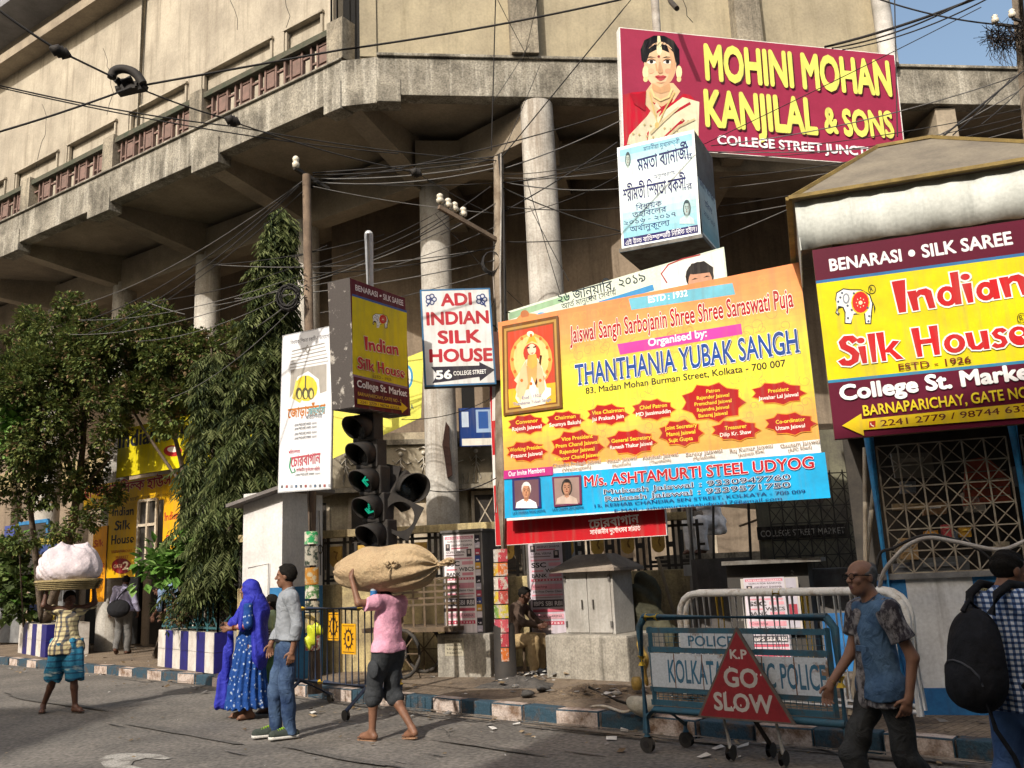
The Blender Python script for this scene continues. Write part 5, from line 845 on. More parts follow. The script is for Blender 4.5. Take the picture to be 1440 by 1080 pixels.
A([(1228, 480), (1378, 455), (1378, 570), (1350, 580), (1345, 520), (1300, 485), (1255, 510), (1235, 580), (1222, 600)], 'a39d94'); A(stroke([(1297, 410), (1290, 395), (1298, 376), (1306, 392), (1299, 410)], 5), '8a8680')
A(ell_pts(1292, 558, 48, 55, 14), 'd9c23a'); A([(1250, 520), (1232, 600), (1265, 620), (1280, 600)], 'dfcb5c')
for q in (1262, 1288, 1312): A(ell_pts(q, 580, 14, 26, 10), '55503a'); A(ell_pts(q+2, 584, 7, 18, 8), 'e0d070')
A(stroke([(1290, 505), (1289, 560)], 6), '5a5544')
for i, (t_, c) in enumerate((('জোড়াসাঁকো', 'b06a2a'),)): S.t(t_, *z4(1214, 684), *z4(1372, 664), 12, c, bold=.03)
S.t('জোড়াসাঁকো', *z4(1300, 673), *z4(1372, 664), 9, '58a0a8', bold=.02); S.t('পরিচালনায়', *z4(1290, 690), *z4(1360, 682), 5, '6a6a70')
for k, y in enumerate((722, 738, 760, 778)): S.t('২ কলেজ স্ট্রিট মার্কেট, কলকাতা - ৭০০০০৭', *z4(1240, y), *z4(1336, y-12), 3.5, '66666c')
S.t('পরিচালনায়', *z4(1218, 835), *z4(1266, 830), 4, 'b04050'); S.t('চোরবাগান', *z4(1228, 890), *z4(1352, 872), 13, 'b0525c', bold=.03); S.t('ব', *z4(1282, 880), *z4(1310, 876), 14, '3a7fb8') if 'ব' in BW else None
A(stroke([(1228, 850), (1222, 890), (1232, 915), (1246, 910), (1242, 896)], 6), '4a8a6a'); S.t('সার্বজনীন দুর্গোৎসব সমিতি', *z4(1250, 910), *z4(1350, 905), 4, 'b04050'); S.t('২ কলেজ স্ট্রিট মার্কেট, কলকাতা - ৭০০০০৭', *z4(1245, 930), *z4(1352, 922), 3, '777777')
for k in range(11): x = 1186+k*20; A([(x, 968-k*.5), (x+9, 967-k*.5), (x+9, 978-k*.5), (x, 979-k*.5)], ['6a6a70', '9a5a5a', 'a0a0a4', '5a6a80'][k % 4])
S.done(o)
# ---------------- yellow banner further back
S = Sign((-1.9, 14.2, 5.0), -18, 1, 1); cs = [tuple(S.L(*q)) for q in ((468, 545), (596, 493), (592, 587), (468, 645))]; o = thing('yellow_banner', 'plain yellow vinyl banner with a blue ring hung between sign and corner column', 'banner', S.c[:]); mb = MB(); mb.prism([S.W(x, y) for x, y in cs], -S.n*.01, mat('banner_yellow', (.66, .6, .1), (.5, .5, .07), sc=2, rough=.6)); mb.build('vinyl', None, o)
S.ell(572, 530, 9, 17, '3a86b0'); S.ell(572, 530, 6, 13, 'd8dccc'); S.t('24', 575, 578, 582, 575, 8, '5a6a5a', bold=.02); S.done(o)
# blue board on the ground-floor wall
S = Sign(Y(680, 600, 17.0), 6.8, .95, .75); o = mount('signboard', 'blue and white posters pasted under the awning beside the corner column', 'signboard', S, .04, m_drk); S.rect(0, 0, 1, 1, '16336e'); S.rect(.05, .02, .95, .2, 'cfcac0'); S.rect(.35, .35, .65, .95, '8fa4c0'); S.rect(.4, .45, .6, .9, '2a4f90'); S.rect(.06, .5, .2, .9, 'b8c4d4'); S.rect(.75, .5, .92, .9, '5a7ab0'); S.done(o)
# ---------------- shop boards of the saree shop behind the trees (left)
SP = LW(9, 1.85, 0)
def shopboard(cs, label, fill, off=0., t=.06, name='signboard'):
    S = Sign(SP-IN*off, -33.4, 1, 1); q = [S.L(*c) for c in cs]; x0 = (q[0].x+q[3].x)/2; x1 = (q[1].x+q[2].x)/2; y1 = (q[0].y+q[1].y)/2; y0 = (q[2].y+q[3].y)/2
    S = Sign(S.W((x0+x1)/2, (y0+y1)/2), -33.4, x1-x0, y1-y0); o = mount(name, label, 'signboard', S, t, m_wood); S.rect(0, 0, 1, 1, fill); return S, o
YS = 'd9a80e'
S, o = shopboard([(118, 684), (256, 664), (256, 700), (118, 716)], 'long yellow shop board with red Bengali lettering over the doorway', YS)
S.t('ইন্ডিয়ান সিল্ক হাউস', 118, 701, 241, 682, 12, 'a01c20', bold=.03, out=('e8dcb8', .02)); S.t('২ কলেজ স্ট্রিট মার্কেট, কলকাতা - ৭০০০০৭', 150, 709, 240, 697, 4, '40301c'); S.done(o)
S, o = shopboard([(151, 710), (193, 708), (191, 812), (151, 812)], 'tall yellow board with dark blue Indian Silk House lettering beside the shop door', 'c99a10', .03)
for t_, a in (('Indian', (157, 726, 188, 724, 13)), ('Silk', (161, 746, 183, 744, 13)), ('House', (156, 766, 188, 763, 13))): wedge(S, t_, *a, '2a2418', None, 'c99a10')
S.t('BARNAPARICHAY', 157, 778, 186, 776, 4, '8a2a18'); S.t('MARKET', 163, 786, 181, 785, 4, '8a2a18'); S.ell(171, 796, 14, 11, '7a1a1c'); S.t('GATE', 160, 799, 172, 798, 5, 'e0c0a0'); S.t('2', 173, 801, 181, 800, 11, 'e8d0b0', bold=.03); S.done(o)
S, o = shopboard([(129, 741), (149, 740), (148, 846), (129, 847)], 'narrow orange board with red lettering left of the tall yellow board', 'd88f10', .06)
for t_, a in (('Silk', (132, 770, 145, 768, 10)), ('House', (130, 800, 147, 798, 10))): wedge(S, t_, *a, 'a03018', None, 'd88f10')
for y in (812, 820, 828): S.t('GATE NO - 2', 132, y, 145, y-1, 4, '8a2a18')
S.done(o)
S, o = shopboard([(229, 702), (253, 698), (251, 790), (229, 794)], 'narrow yellow board with red Indian lettering right of the shop door', 'd9a010', .02)
wedge(S, 'Indian', 231, 733, 251, 729, 12, 'a82a1c', None, 'd9a010'); wedge(S, 'Silk', 233, 764, 248, 761, 11, 'a82a1c', None, 'd9a010'); S.done(o)
S, o = shopboard([(165, 603), (360, 566), (360, 645), (165, 668)], 'bright yellow shop banner with dark lettering half hidden by the trees', 'd6c416', .5)
S.t('Indian Silk House', 167, 630, 345, 600, 22, '2a2a34', bold=.03); S.ell(243, 634, 13, 8, 'b02a2a'); S.ell(243, 632, 8, 4, 'e8dcd0'); S.p([(312, 595), (318, 592), (320, 615), (312, 617)], 'b02020'); S.done(o)
dr = MB(); S = Sign(SP-IN*.04, -33.4, 1, 1); q = [S.L(*c) for c in ((197, 705), (222, 701), (222, 772), (197, 776))]
dr.prism([S.W(q[0].x, q[0].y), S.W(q[1].x, q[1].y), S.W(q[1].x, .15-S.c.z if False else q[2].y-.3), S.W(q[0].x, q[2].y-.3)], IN*.05, m_glass)
od = thing('glass_door', 'white framed glass shop door between the yellow boards', 'door', S.W(q[0].x, q[2].y)[:]); dr.build('glass', None, od); f2 = MB()
for x in (q[0].x, (q[0].x+q[1].x)/2, q[1].x): f2.box(S.W(x, (q[0].y+q[2].y-.3)/2, .02), (.06, .05, q[0].y-q[2].y+.3), r=S.r, u=S.u, m=m_frame)
for y in (q[0].y, (q[0].y+q[2].y)/2, q[2].y-.3): f2.box(S.W((q[0].x+q[1].x)/2, y, .022), (q[1].x-q[0].x, .05, .06), r=S.r, u=S.u, m=m_frame)
f2.build('frame', None, od)

# ================================================================ POLES, LIGHTS, BOOTH, BOXES, BARRIERS
m_pole_g = mat('pole_grey', (.42, .39, .35), (.22, .19, .16), sc=4, rough=.75, bump=.2)
m_pole_s = mat('pole_silver', (.62, .62, .62), (.45, .45, .45), sc=4, rough=.5, metal=.2)
m_rustp = mat('rusty_pole', (.2, .145, .1), (.1, .07, .05), sc=4, rough=.9, bump=.3)
m_oldp = mat('weathered_pole', (.3, .25, .19), (.16, .12, .085), sc=4, rough=.95, bump=.4)
m_cable = mat('cable_black', (.02, .018, .018), (.03, .028, .026), sc=5, rough=.8)
m_porc = mat('porcelain', (.7, .64, .52), (.5, .45, .36), sc=9, rough=.35)
m_tl = mat('signal_black', (.02, .018, .017), (.034, .028, .023), sc=6, rough=.75)
def ground_at(a, b, z=.12):
    a = Vector(a); b = Vector(b); return a+(b-a)*((z-a.z)/(b.z-a.z))
# tall steel pole that carries the hoarding and the lightbox
top = Y(920, -12, 13.55); mid = Y(974, 790, 13.55); base = ground_at(top, mid)
o = thing('steel_pole', 'tall grey steel pole carrying the crimson hoarding and the lightbox', 'pole', base[:])
mb = MB(); md = base+(top-base)*.32; mb.tube([base, md, md+(top-base)*.004, top], [.125, .12, .075, .07], 16, m_pole_g); mb.build('shaft', None, o)
mb = MB(); mb.box(Y(968, 802, 13.41), (.14, .01, .16), m=ink('b8b4aa')); mb.build('paper_notice', None, o)
mb = MB(); mb.tube([Y(939, -6, 12.7), Y(943, 2, 12.5), Y(952, 12, 12.2)], .04, 8, m_drk); mb.build('bracket_arm', None, o)
# silver pole with traffic light
top = Y(518.5, 330, 11.5); mid = Y(528, 690, 11.5); base = ground_at(top, mid)
o = thing('signal_pole', 'slim silver pole rising behind the small yellow box sign', 'pole', base[:]); mb = MB(); mb.tube([base, top], .06, 14, m_pole_s); mb.sphere(top, .06, m_pole_s, 12, 6); mb.build('shaft', None, o)
pole_s = (base, top)
def lamp_head(o, c, yaw, pitch, roll, n, step, col, housing=True, lens=True, r=.15):
    y = math.radians(yaw); R = Matrix.Rotation(y, 3, 'Z') @ Matrix.Rotation(math.radians(pitch), 3, 'X') @ Matrix.Rotation(math.radians(roll), 3, 'Y')
    X, Yv, Zv = R @ Vector((1, 0, 0)), R @ Vector((0, -1, 0)), R @ Vector((0, 0, 1)); c = Vector(c); xs_ = []
    for i in range(n):
        p = c-Zv*step*i
        h = MB(); h.box(p-Yv*.1, (.34, .2, step*.96), r=X, u=Zv, m=m_tl); ob = h.build('housing', None, o, bevel=.02)
        v = MB(); L = .3; N = 18; vs = []; 
        for q in range(2):
            for j in range(N+1):
                a = math.radians(-52+ (284)*j/N); rr = r*(1.0 if q == 0 else .98); ll = (0 if q == 0 else L*(.62+.38*math.sin(a))); vs.append(p+X*(rr*math.cos(a))+Zv*(rr*math.sin(a))+Yv*ll-Zv*(.05*ll/L if q else 0))
        v.add(vs, [(j, j+1, N+2+j, N+1+j) for j in range(N)], m_tl, True); vo = v.build('visor', None, o); md = vo.modifiers.new('thick', 'SOLIDIFY'); md.thickness = .012
        if lens:
            d = MB(); d.lathe(p+Yv*.004, [(r*.93, 0), (r*.8, .02), (r*.4, .035), (.01, .04)], 18, mat('lens_dark', (.012, .012, .012), (.02, .02, .02), sc=6, rough=.25, spec=.5), ax=Yv); d.build('lens', None, o)
        if col and col[i]: xs_.append((p+Yv*.05, X, Zv, col[i]))
    return xs_
top_l = Y(497, 600, 10.9); bot_l = Y(516, 752, 10.9)
o = thing('traffic_light', 'tall black traffic light with five hooded lamps and lit green arrows', 'traffic light', bot_l[:])
ar = []
for i in range(5):
    p = top_l+(bot_l-top_l)*(i/4); ar += lamp_head(o, p+Vector((.1, .1, 0)), -30, 0, 0, 1, .37, [('l' if i == 2 else 'd' if i == 3 else None)], r=.16)
em = bpy.data.materials.new('green_led'); em.use_nodes = True; b_ = em.node_tree.nodes['Principled BSDF']; b_.inputs['Base Color'].default_value = (0, .1, .06, 1); b_.inputs['Emission Color'].default_value = (.02, .75, .42, 1); b_.inputs['Emission Strength'].default_value = .4
for p, X, Zv, kind in ar:
    d = MB()
    segs = [((-.07, .0), (.07, .0)), ((-.07, 0), (-.0, .07)), ((-.07, 0), (0, -.07))] if kind == 'l' else [((-.03, .08), (-.03, -.07)), ((-.03, -.07), (-.08, -.02)), ((-.03, -.07), (.06, -.05))]
    for a, b in segs:
        for k in range(8):
            f = k/7; q = p+X*(a[0]+(b[0]-a[0])*f)+Zv*(a[1]+(b[1]-a[1])*f); d.sphere(q, .009, em, 6, 4); d.sphere(q+X*.018+Zv*.012, .007, em, 6, 4)
    d.build('led_arrow', None, o)
mb = MB(); 
for py in (640, 720): mb.bar(Y(515, py, 11.05), Y(529, py-4, 11.5), .05, m=m_drk)
mb.build('bracket', None, o)
o = thing('traffic_light', 'tilted broken two-lamp traffic light hanging off the silver pole beside the tall one', 'traffic light', Y(555, 700, 11.2)[:])
lamp_head(o, Y(574, 688, 11.2), 40, -6, 40, 1, .42, None, r=.19); 
hd = MB(); c = Y(562, 726, 11.0); R = Matrix.Rotation(math.radians(8), 3, 'Z') @ Matrix.Rotation(math.radians(28), 3, 'Y'); X, Yv, Zv = R @ Vector((1, 0, 0)), R @ Vector((0, -1, 0)), R @ Vector((0, 0, 1))
n = 24; vs = []
sq = lambda a: .225/max(abs(math.cos(a)), abs(math.sin(a)))
for z in (0, -.05):
    for j in range(n): a = 2*math.pi*j/n; vs.append(c+X*sq(a)*math.cos(a)+Zv*sq(a)*math.sin(a)+Yv*z)
    for j in range(n): a = 2*math.pi*j/n; vs.append(c+X*.18*math.cos(a)+Zv*.18*math.sin(a)+Yv*z)
fs_ = []
for j in range(n): k = (j+1) % n; fs_ += [(j, k, n+k, n+j), (2*n+j, 3*n+j, 3*n+k, 2*n+k), (j, 2*n+j, 2*n+k, k), (n+j, n+k, 3*n+k, 3*n+j)]
hd.add(vs, fs_, m_tl); hd.build('open_door', None, o)
hs = MB(); hs.bar(Y(553, 655, 11.3), Y(534, 745, 11.3), .2, .22, m_tl); hs.bar(Y(530, 690, 11.5), Y(545, 690, 11.3), .05, m=m_drk); hs.build('housing', None, o)
# old rusty pole with stickers
top = Y(431, 246, 12.3); mid = Y(440, 800, 12.3); base = ground_at(top, mid)
o = thing('utility_pole', 'old brown utility pole wrapped in torn stickers beside the police booth', 'pole', base[:])
mb = MB(); h = (top-base); mb.tube([base, base+h*.46, base+h*.465, top], [.1, .1, .07, .06], 14, m_rustp); mb.build('shaft', None, o)
q = MB(); q.bar(Y(414, 236, 12.2), Y(462, 266, 12.7), .05, .05, m_drk); 
for f in (.02,): q.lathe(Y(416, 236, 12.2), [(.03, 0), (.05, .02), (.055, .07), (.03, .09), (.045, .11), (.05, .15), (.03, .18)], 12, m_porc)
q.build('crossarm', None, o)
cl = MB(); cc = Y(406, 418, 12.1); r_ = random.Random(2)
for k in range(12):
    rr = .1+.006*k; cl.tube([cc+Vector((rr*math.cos(a*.524)*1.05+r_.uniform(-.008, .008), .03*math.sin(a+k), rr*1.25*math.sin(a*.524)+r_.uniform(-.008, .008))) for a in range(12)], .009, 5, m_cable, closed=True)
cl.build('cable_coil', None, o)
# stickers round the shaft
stc = [(747, 765, '2f9c5c'), (768, 795, 'a8a294'), (798, 822, 'b07a30'), (823, 842, '4f7a46'), (845, 860, 'b0a692'), (862, 890, 'b8a060'), (893, 915, '9a5048')]
for i, (y0, y1, c) in enumerate(stc):
    s = MB(); a = h*0; zt = Y(438, y0, 12.2).z; zb = Y(438, y1, 12.2).z; cz = base+h*((zt-base.z)/h.z); N = 9
    for j in range(N):
        a0 = math.radians(-165+j*15); a1 = math.radians(-150+j*15); rr = .104+.001*i
        P = [Vector((cz.x+rr*math.cos(a), cz.y+rr*math.sin(a), z)) for a, z in ((a0, zb), (a1, zb), (a1, zt), (a0, zt))]; s.add(P, [(0, 1, 2, 3)], mat('torn_sticker_%d' % i, tuple(v*.8 for v in lin(c)), lin(['c0b8a8', '2a332a', 'a09478'][i % 3]), sc=11, thresh=(.44, .52), rough=.9, fine=.3))
    s.build('sticker', None, o)
# central utility pole with cables and crossarm
top = Y(701, 222, 12.35); mid = Y(711, 900, 12.35); base = ground_at(top, mid)
o = thing('utility_pole', 'cable-tangled utility pole with four white insulators, poster strips round its foot', 'pole', base[:]); upole = (base, top)
h = top-base; mb = MB(); mb.tube([base, base+h*.35, top], [.12, .11, .075], 14, m_oldp); mb.build('shaft', None, o)
q = MB(); q.lathe(base+Vector((0, 0, -.02)), [(.2, 0), (.2, .05), (.15, .07), (.145, .75), (.125, .8)], 18, m_tl); q.build('foot_sleeve', None, o)
q = MB(); e0 = Y(617, 291, 11.6); e1 = Y(698, 337, 12.3); q.bar(e0, e1, .05, .06, m_rustp)
ca = q.build('crossarm', None, o)
for px, py in ((619, 292), (630, 299), (639, 304), (651, 309)):
    q = MB(); d = (e1-e0); f = (px-617)/81; p = e0+d*f+Vector((0, 0, .02)); q.cyl(p, p+Vector((0, 0, .06)), .012, n=6, m=m_drk); q.lathe(p+Vector((0, 0, .05)), [(.03, 0), (.05, .015), (.055, .055), (.032, .07), (.045, .085), (.045, .12), (.02, .14)], 12, m_porc); q.build('insulator', None, ca)
q = MB(); r_ = random.Random(9)
for k in range(7):
    a = r_.uniform(0, 6.28); q.tube([base+h*f+Vector((.09*math.cos(a)*(1.2-f*.5)+r_.uniform(-.03, .03), .1*math.sin(a)-.03, 0)) for f in (.3, .45, .6, .75, .9, 1.0)], r_.choice([.009, .014, .018]), 5, m_cable if k % 3 else m_pole_g)
for f, rr, sx in ((.63, .13, -.14), (.78, .12, -.12), (.66, .1, .1)):
    for k in range(5): q.tube([base+h*f+Vector((sx+rr*(1+.07*k)*math.cos(a*.52), -.08+.02*k, rr*1.3*(1+.05*k)*math.sin(a*.52))) for a in range(12)], .007, 4, m_cable, closed=True)
q.build('clipped_cables', None, o)
cols = ['c8c0b8', 'b04048', 'd4a838', 'c86a2c', 'd8ccc0', 'b23a48', 'd8b83c', 'b04a40', '7a9a48', 'c4b23c', 'b85060', 'c2545c']
z0, z1 = Y(705, 932, 12.2).z, Y(705, 772, 12.2).z
for i in range(8):
    s = MB(); a, b = z1-(z1-z0)*i/8, z1-(z1-z0)*(i+.92)/8; N = 8
    for j in range(N):
        a0 = math.radians(-178+j*13); a1 = math.radians(-165+j*13); rr = .152
        c0 = base+h*((a-base.z)/h.z); P = [Vector((c0.x+rr*math.cos(t), c0.y+rr*math.sin(t), z)) for t, z in ((a0, b), (a1, b), (a1, a), (a0, a))]
        s.add(P, [(0, 1, 2, 3)], mat('pasted_strip_%d' % ((i*2+j//4) % 12), tuple(v*.75 for v in lin(cols[(i*2+j//4) % 12])), lin('a89c90'), sc=12, thresh=(.4, .5), rough=.9, fine=.3)); 
    for k in range(3):
        zz = b+(a-b)*(.25+.25*k); s.add([Vector((c0.x+.1535*math.cos(math.radians(t)), c0.y+.1535*math.sin(math.radians(t)), zz+dz)) for t, dz in ((-160, 0), (-110, 0), (-110, .02), (-160, .02))], [(0, 1, 2, 3)], ink('2a2224' if k % 2 else 'e8e0da'))
    s.build('sticker', None, o)
# police booth
BO = Y(396, 850, 13.3); BO.z = .15; br_ = Vector((.924, -.383, 0)); bl_ = Vector((-br_.y*-1, 0, 0)); bn = Vector((-.383, -.924, 0))
o = thing('police_booth', 'white and blue painted booth with a sloping grey tin roof', 'booth', BO[:])
m_bw = mat('booth_white', (.66, .64, .62), (.5, .48, .46), sc=1.5, rough=.85, streak=.3, scol=(.35, .33, .32)); m_bb = mat('booth_blue', (.03, .17, .36), (.025, .12, .26), sc=2, rough=.8, streak=.2)
zt = Y(396, 690, 13.3).z; zb = Y(396, 826, 13.3).z
def BB(u, v, z): return BO-br_*u-bn*v+Vector((0, 0, z))   # u to the left along the front, v to the back
mb = MB(); w1, w2 = .72, 1.02; mb.box(BB(w1/2, w2/2, (zt+zb)/2-.15), (w1, w2, zt-zb), r=br_, m=m_bw); mb.build('upper_wall', None, o); mb = MB(); mb.box(BB(w1/2, w2/2, (zb-.15)/2), (w1+.006, w2+.006, zb-.15), r=br_, m=m_bb); mb.build('lower_wall', None, o)
mb = MB(); z0 = zt-.15; mb.prism([BB(-.14, -.2, z0+.02), BB(w1+.17, -.2, z0-.2), BB(w1+.17, -.2, z0-.15), BB(-.14, -.2, z0+.07)], -bn*(w2+.35), mat('roof_tin', (.17, .15, .14), (.1, .09, .085), sc=4, rough=.8)); mb.build('roof', None, o)
mb = MB(); mb.box(BB(.42, -.008, 1.35), (.42, .02, .7), r=br_, m=m_bw); mb.tube([BB(.6, -.02, 1.65), BB(.23, -.02, 1.7), BB(.23, -.02, 1.0)], .006, 4, m_drk); mb.build('meter_hatch', None, o)
mb = MB(); mb.tube([BB(-.02, .9, 2.5), BB(-.03, .92, 1.95), BB(-.03, .93, 1.5)], .008, 4, m_drk); mb.tube([BB(-.03, .92+.05*math.cos(a*.52), 1.9+.07*math.sin(a*.52)) for a in range(12)], .008, 4, m_drk, closed=True); mb.build('hanging_wire', None, o)

# posters of coaching classes: a function prints one onto part of a face
def poster(S, x0, y0, x1, y1, seed, tone='e6dcdc'):
    r = random.Random(seed); P = lambda a, b, c, d, col: S.rect(x0+(x1-x0)*a, y0+(y1-y0)*b, x0+(x1-x0)*c, y0+(y1-y0)*d, col)
    P(0, 0, 1, 1, tone); S.k += 1
    def tx(t, a, b, c, h, col, bold=.015): S.lt(t, ((x0+(x1-x0)*a-.5)*S.w, (y0+(y1-y0)*b-.5)*S.h), ((x0+(x1-x0)*c-.5)*S.w, (y0+(y1-y0)*b-.5)*S.h), (y1-y0)*h*S.h, col, bold)
    P(.04, .955, .96, .985, 'c8788a'); tx('LIVE CLASS IN KOLKATA', .08, .96, .92, .018, 'f0e4e4'); tx('GURUS FOR BANKING', .12, .925, .92, .018, '4a4046')
    P(.06, .84, .2, .91, '3a3438'); P(.1, .87, .16, .9, 'b8a8a0'); tx('ABHINAY SHARMA', .25, .88, .93, .024, '4a3c42'); P(.25, .855, .8, .868, 'c05468')
    tx('GOPAL VERMA', .08, .81, .68, .024, '4a3c42'); P(.74, .77, .9, .85, '3a3438'); P(.78, .8, .86, .84, 'b8a8a0'); P(.06, .785, .65, .797, '8a7478'); P(.06, .745, .92, .762, 'd08a98')
    tx('SSC', .08, .68, .5, .05, '2a2426', .03); P(.58, .69, .94, .725, 'dc9aa4'); tx('WBCS', .48, .625, .95, .04, '2a2426', .02); P(.08, .635, .42, .65, 'd48490'); tx('BANK', .08, .575, .52, .04, '2a2426', .02); P(.58, .58, .94, .61, 'd48a96')
    P(.05, .535, .95, .56, 'c85a6c'); tx('9 8 7 4 4 6 3 3 5', .1, .54, .9, .015, 'f2e8e8'); P(.05, .45, .95, .505, 'd894a0'); tx('Coaching', .1, .47, .5, .022, '6a3a44'); tx('Do Free Demo Class', .1, .42, .92, .02, '3a3034'); P(.05, .385, .95, .4, 'd88a98'); P(.05, .365, .9, .372, '8a7478')
    P(.06, .27, .95, .345, '4a444a'); tx('IBPS SBI RBI', .1, .285, .92, .045, 'e4dcdc', .02); P(.06, .22, .95, .25, 'c8586a'); P(.06, .15, .95, .2, 'd8a0aa'); tx('GURUKUL ARENA', .1, .165, .9, .022, '4a4046'); P(.06, .09, .95, .125, 'c44a60'); tx('9 1 4 3 2 7 0 8 2', .1, .097, .9, .018, 'f2e8e8'); P(.06, .03, .6, .075, 'd8c4c4')
m_plinth = mat('plinth_concrete', (.36, .33, .28), (.22, .2, .165), sc=2.5, rough=.95, bump=.4, bsc=18, streak=.7, scol=(.09, .08, .065), fine=.3)
m_boxg = mat('box_grey', (.38, .36, .33), (.28, .265, .24), sc=2, rough=.7, streak=.35, scol=(.14, .11, .08)); m_boxd = mat('box_dark', (.12, .11, .1), (.08, .07, .065), sc=3, rough=.8, streak=.3)
# junction box covered in posters, on a concrete plinth
S = Sign((-.84, 13.21, 1.44), -23.4, .6, 1.42); bn_ = -S.n
o = thing('junction_box', 'dark junction box plastered with pink coaching posters on the left concrete plinth', 'junction box', (S.W(0, -.7)+bn_*.25)[:])
mb = MB(); mb.box(S.W(.0, 0)+bn_*.27, (.66, .54, 1.46), r=S.r, u=S.u, m=m_boxd); mb.box(S.W(0, .75)+bn_*.27, (.7, .58, .04), r=S.r, u=S.u, m=m_boxd); mb.build('cabinet', None, o, bevel=.006)
poster(S, .0, .01, .84, .99, 1)
for i in range(14):
    c = ['c0b8c4', 'b04458', '3a4a8a', 'd0a040', 'd8ccd0', '2a2630'][i*5 % 6]; S.rect(.85, .02+i*.069, .99, .02+i*.069+.06, c); S.rect(.88, .03+i*.069, .96, .045+i*.069, 'ded6da')
for y in (.9, .52, .3, .1): S.lt('S', (.36*S.w, (y-.5)*S.h), (.42*S.w, (y-.5)*S.h), .07, '2a2430', .02)
S.done(o, 'poster_front')
pl = MB(); pl.box(S.W(.02, -.7-.31)+bn_*.27, (.84, .74, .62), r=S.r, u=(0, 0, 1), m=m_plinth); ob = pl.build('concrete_plinth', None, None, 'concrete plinth under the poster-covered junction box', 'plinth', bevel=.02)
q = Sign(S.W(-.12, -.88)-bn_*.105, -23.4, .3, .24); q.rect(0, 0, 1, 1, 'a8a08c')
for i, t_ in enumerate(('Wanted', 'School Teacher', 'Urgent', '9163067277')): q.lt(t_, (-.12, .07-i*.055), (.12, .07-i*.055), .03, '2a241e', .012)
nb = thing('paper_notice', 'small cream paper notice pasted on the left concrete plinth', 'notice', q.c[:]); q.done(nb)
# second poster box further back
S = Sign(Y(769, 822, 13.35), -16, .55, 1.45); o = thing('junction_box', 'shaded poster-covered junction box standing behind the grey cabinet', 'junction box', S.W(0, -.9)[:])
mb = MB(); mb.box(S.W(0, -.1)-S.n*.22, (.6, .42, 1.75), r=S.r, u=S.u, m=m_boxd); mb.build('cabinet', None, o, bevel=.006); poster(S, .03, .02, .97, .98, 5, 'c8bcc4'); S.done(o, 'poster_front')
lg_ = MB(); 
for x in (-.27, .27): lg_.box(S.W(x, -1.0)-S.n*.05, (.05, .05, .9), r=S.r, m=m_drk)
lg_.build('leg', None, o)
# grey two-door cabinet on a plinth
S = Sign((.9, 12.35, 1.14), -38, .8, .86); o = thing('electric_cabinet', 'light grey two-door electric cabinet with a hipped lid on a wide concrete plinth', 'cabinet', S.W(0, -.43)[:])
mb = MB(); mb.box(S.c-S.n*.25, (.8, .5, .86), r=S.r, m=m_boxg); mb.build('body', None, o, bevel=.008)
for sx in (-1, 1):
    d = MB(); d.box(S.W(sx*.185, -.01, .008), (.355, .02, .8), r=S.r, m=m_boxg); do = d.build('door', None, o, bevel=.004); hn = MB(); hn.bar(S.W(sx*.09, .02, .03), S.W(sx*.09, -.1, .03), .02, m=m_drk)
    for z in (-.3, .3): hn.box(S.W(sx*.36, z, .025), (.03, .02, .08), r=S.r, m=m_boxd)
    hn.build('handle', None, do)
mb = MB(); a = [S.W(x, .43, y) for x, y in ((-.52, .14), (.52, .14), (.52, -.64), (-.52, -.64))]; tp_ = [S.W(x, .62, y) for x, y in ((-.24, -.12), (.24, -.12), (.24, -.38), (-.24, -.38))]
mb.add(a+tp_, [(0, 1, 5, 4), (1, 2, 6, 5), (2, 3, 7, 6), (3, 0, 4, 7), (4, 5, 6, 7), (0, 3, 2, 1)], mat('lid_dusty', (.3, .25, .2), (.19, .15, .12), sc=4, rough=.9)); mb.add([p-Vector((0, 0, .04)) for p in a]+a, [(0, 1, 5, 4), (1, 2, 6, 5), (2, 3, 7, 6), (3, 0, 4, 7), (0, 3, 2, 1)], mat('lid_dusty', 0)); mb.build('lid', None, o)
pl = MB(); pl.box(S.W(.03, -.43-.3)-S.n*.3, (1.3, 1.0, .6), r=S.r, m=m_plinth); pl.build('concrete_plinth', None, None, 'wide stained concrete plinth under the grey electric cabinet', 'plinth', bevel=.03)
# junk cabinet with a slab on top and class posters, right
c = Y(1090, 850, 11.4); S = Sign(c, -24, .8, .95); o = thing('junction_box', 'sooty black metal box with a projecting slab lid behind the white barrier', 'junction box', (c.x, c.y+.3, .15))
mb = MB(); zt = Y(1090, 792, 11.4).z; mb.box((c.x+.05, c.y+.28, (.15+zt)/2), (1.0, .5, zt-.15), r=S.r, m=mat('sooty_metal', (.05, .045, .04), (.3, .28, .25), sc=6, rough=.9, thresh=(.3, .38))); mb.build('cabinet', None, o)
mb = MB(); mb.prism([Vector((c.x, c.y, zt))+S.r*x-S.n*y for x, y in ((-.58, -.18), (.62, -.2), (.6, .6), (-.55, .62))], Vector((0, 0, .05)), m_tin); mb.build('slab_lid', None, o)
S2_ = Sign(Y(1085, 850, 11.36)-S.n*-.03, -24, .62, .7); S2_.rect(-.06, .04, 1.06, .96, 'b8b0a8'); poster(S2_, .0, -.55, .8, .97, 3, 'c4bcc4'); S2_.rect(.82, .1, 1.02, .95, 'b0aab4'); S2_.lt('S', (.22, .1), (.29, .1), .1, '2a2430', .02); S2_.rect(.84, .3, 1.0, .5, 'a03848')
S2_.done(o, 'poster_front')
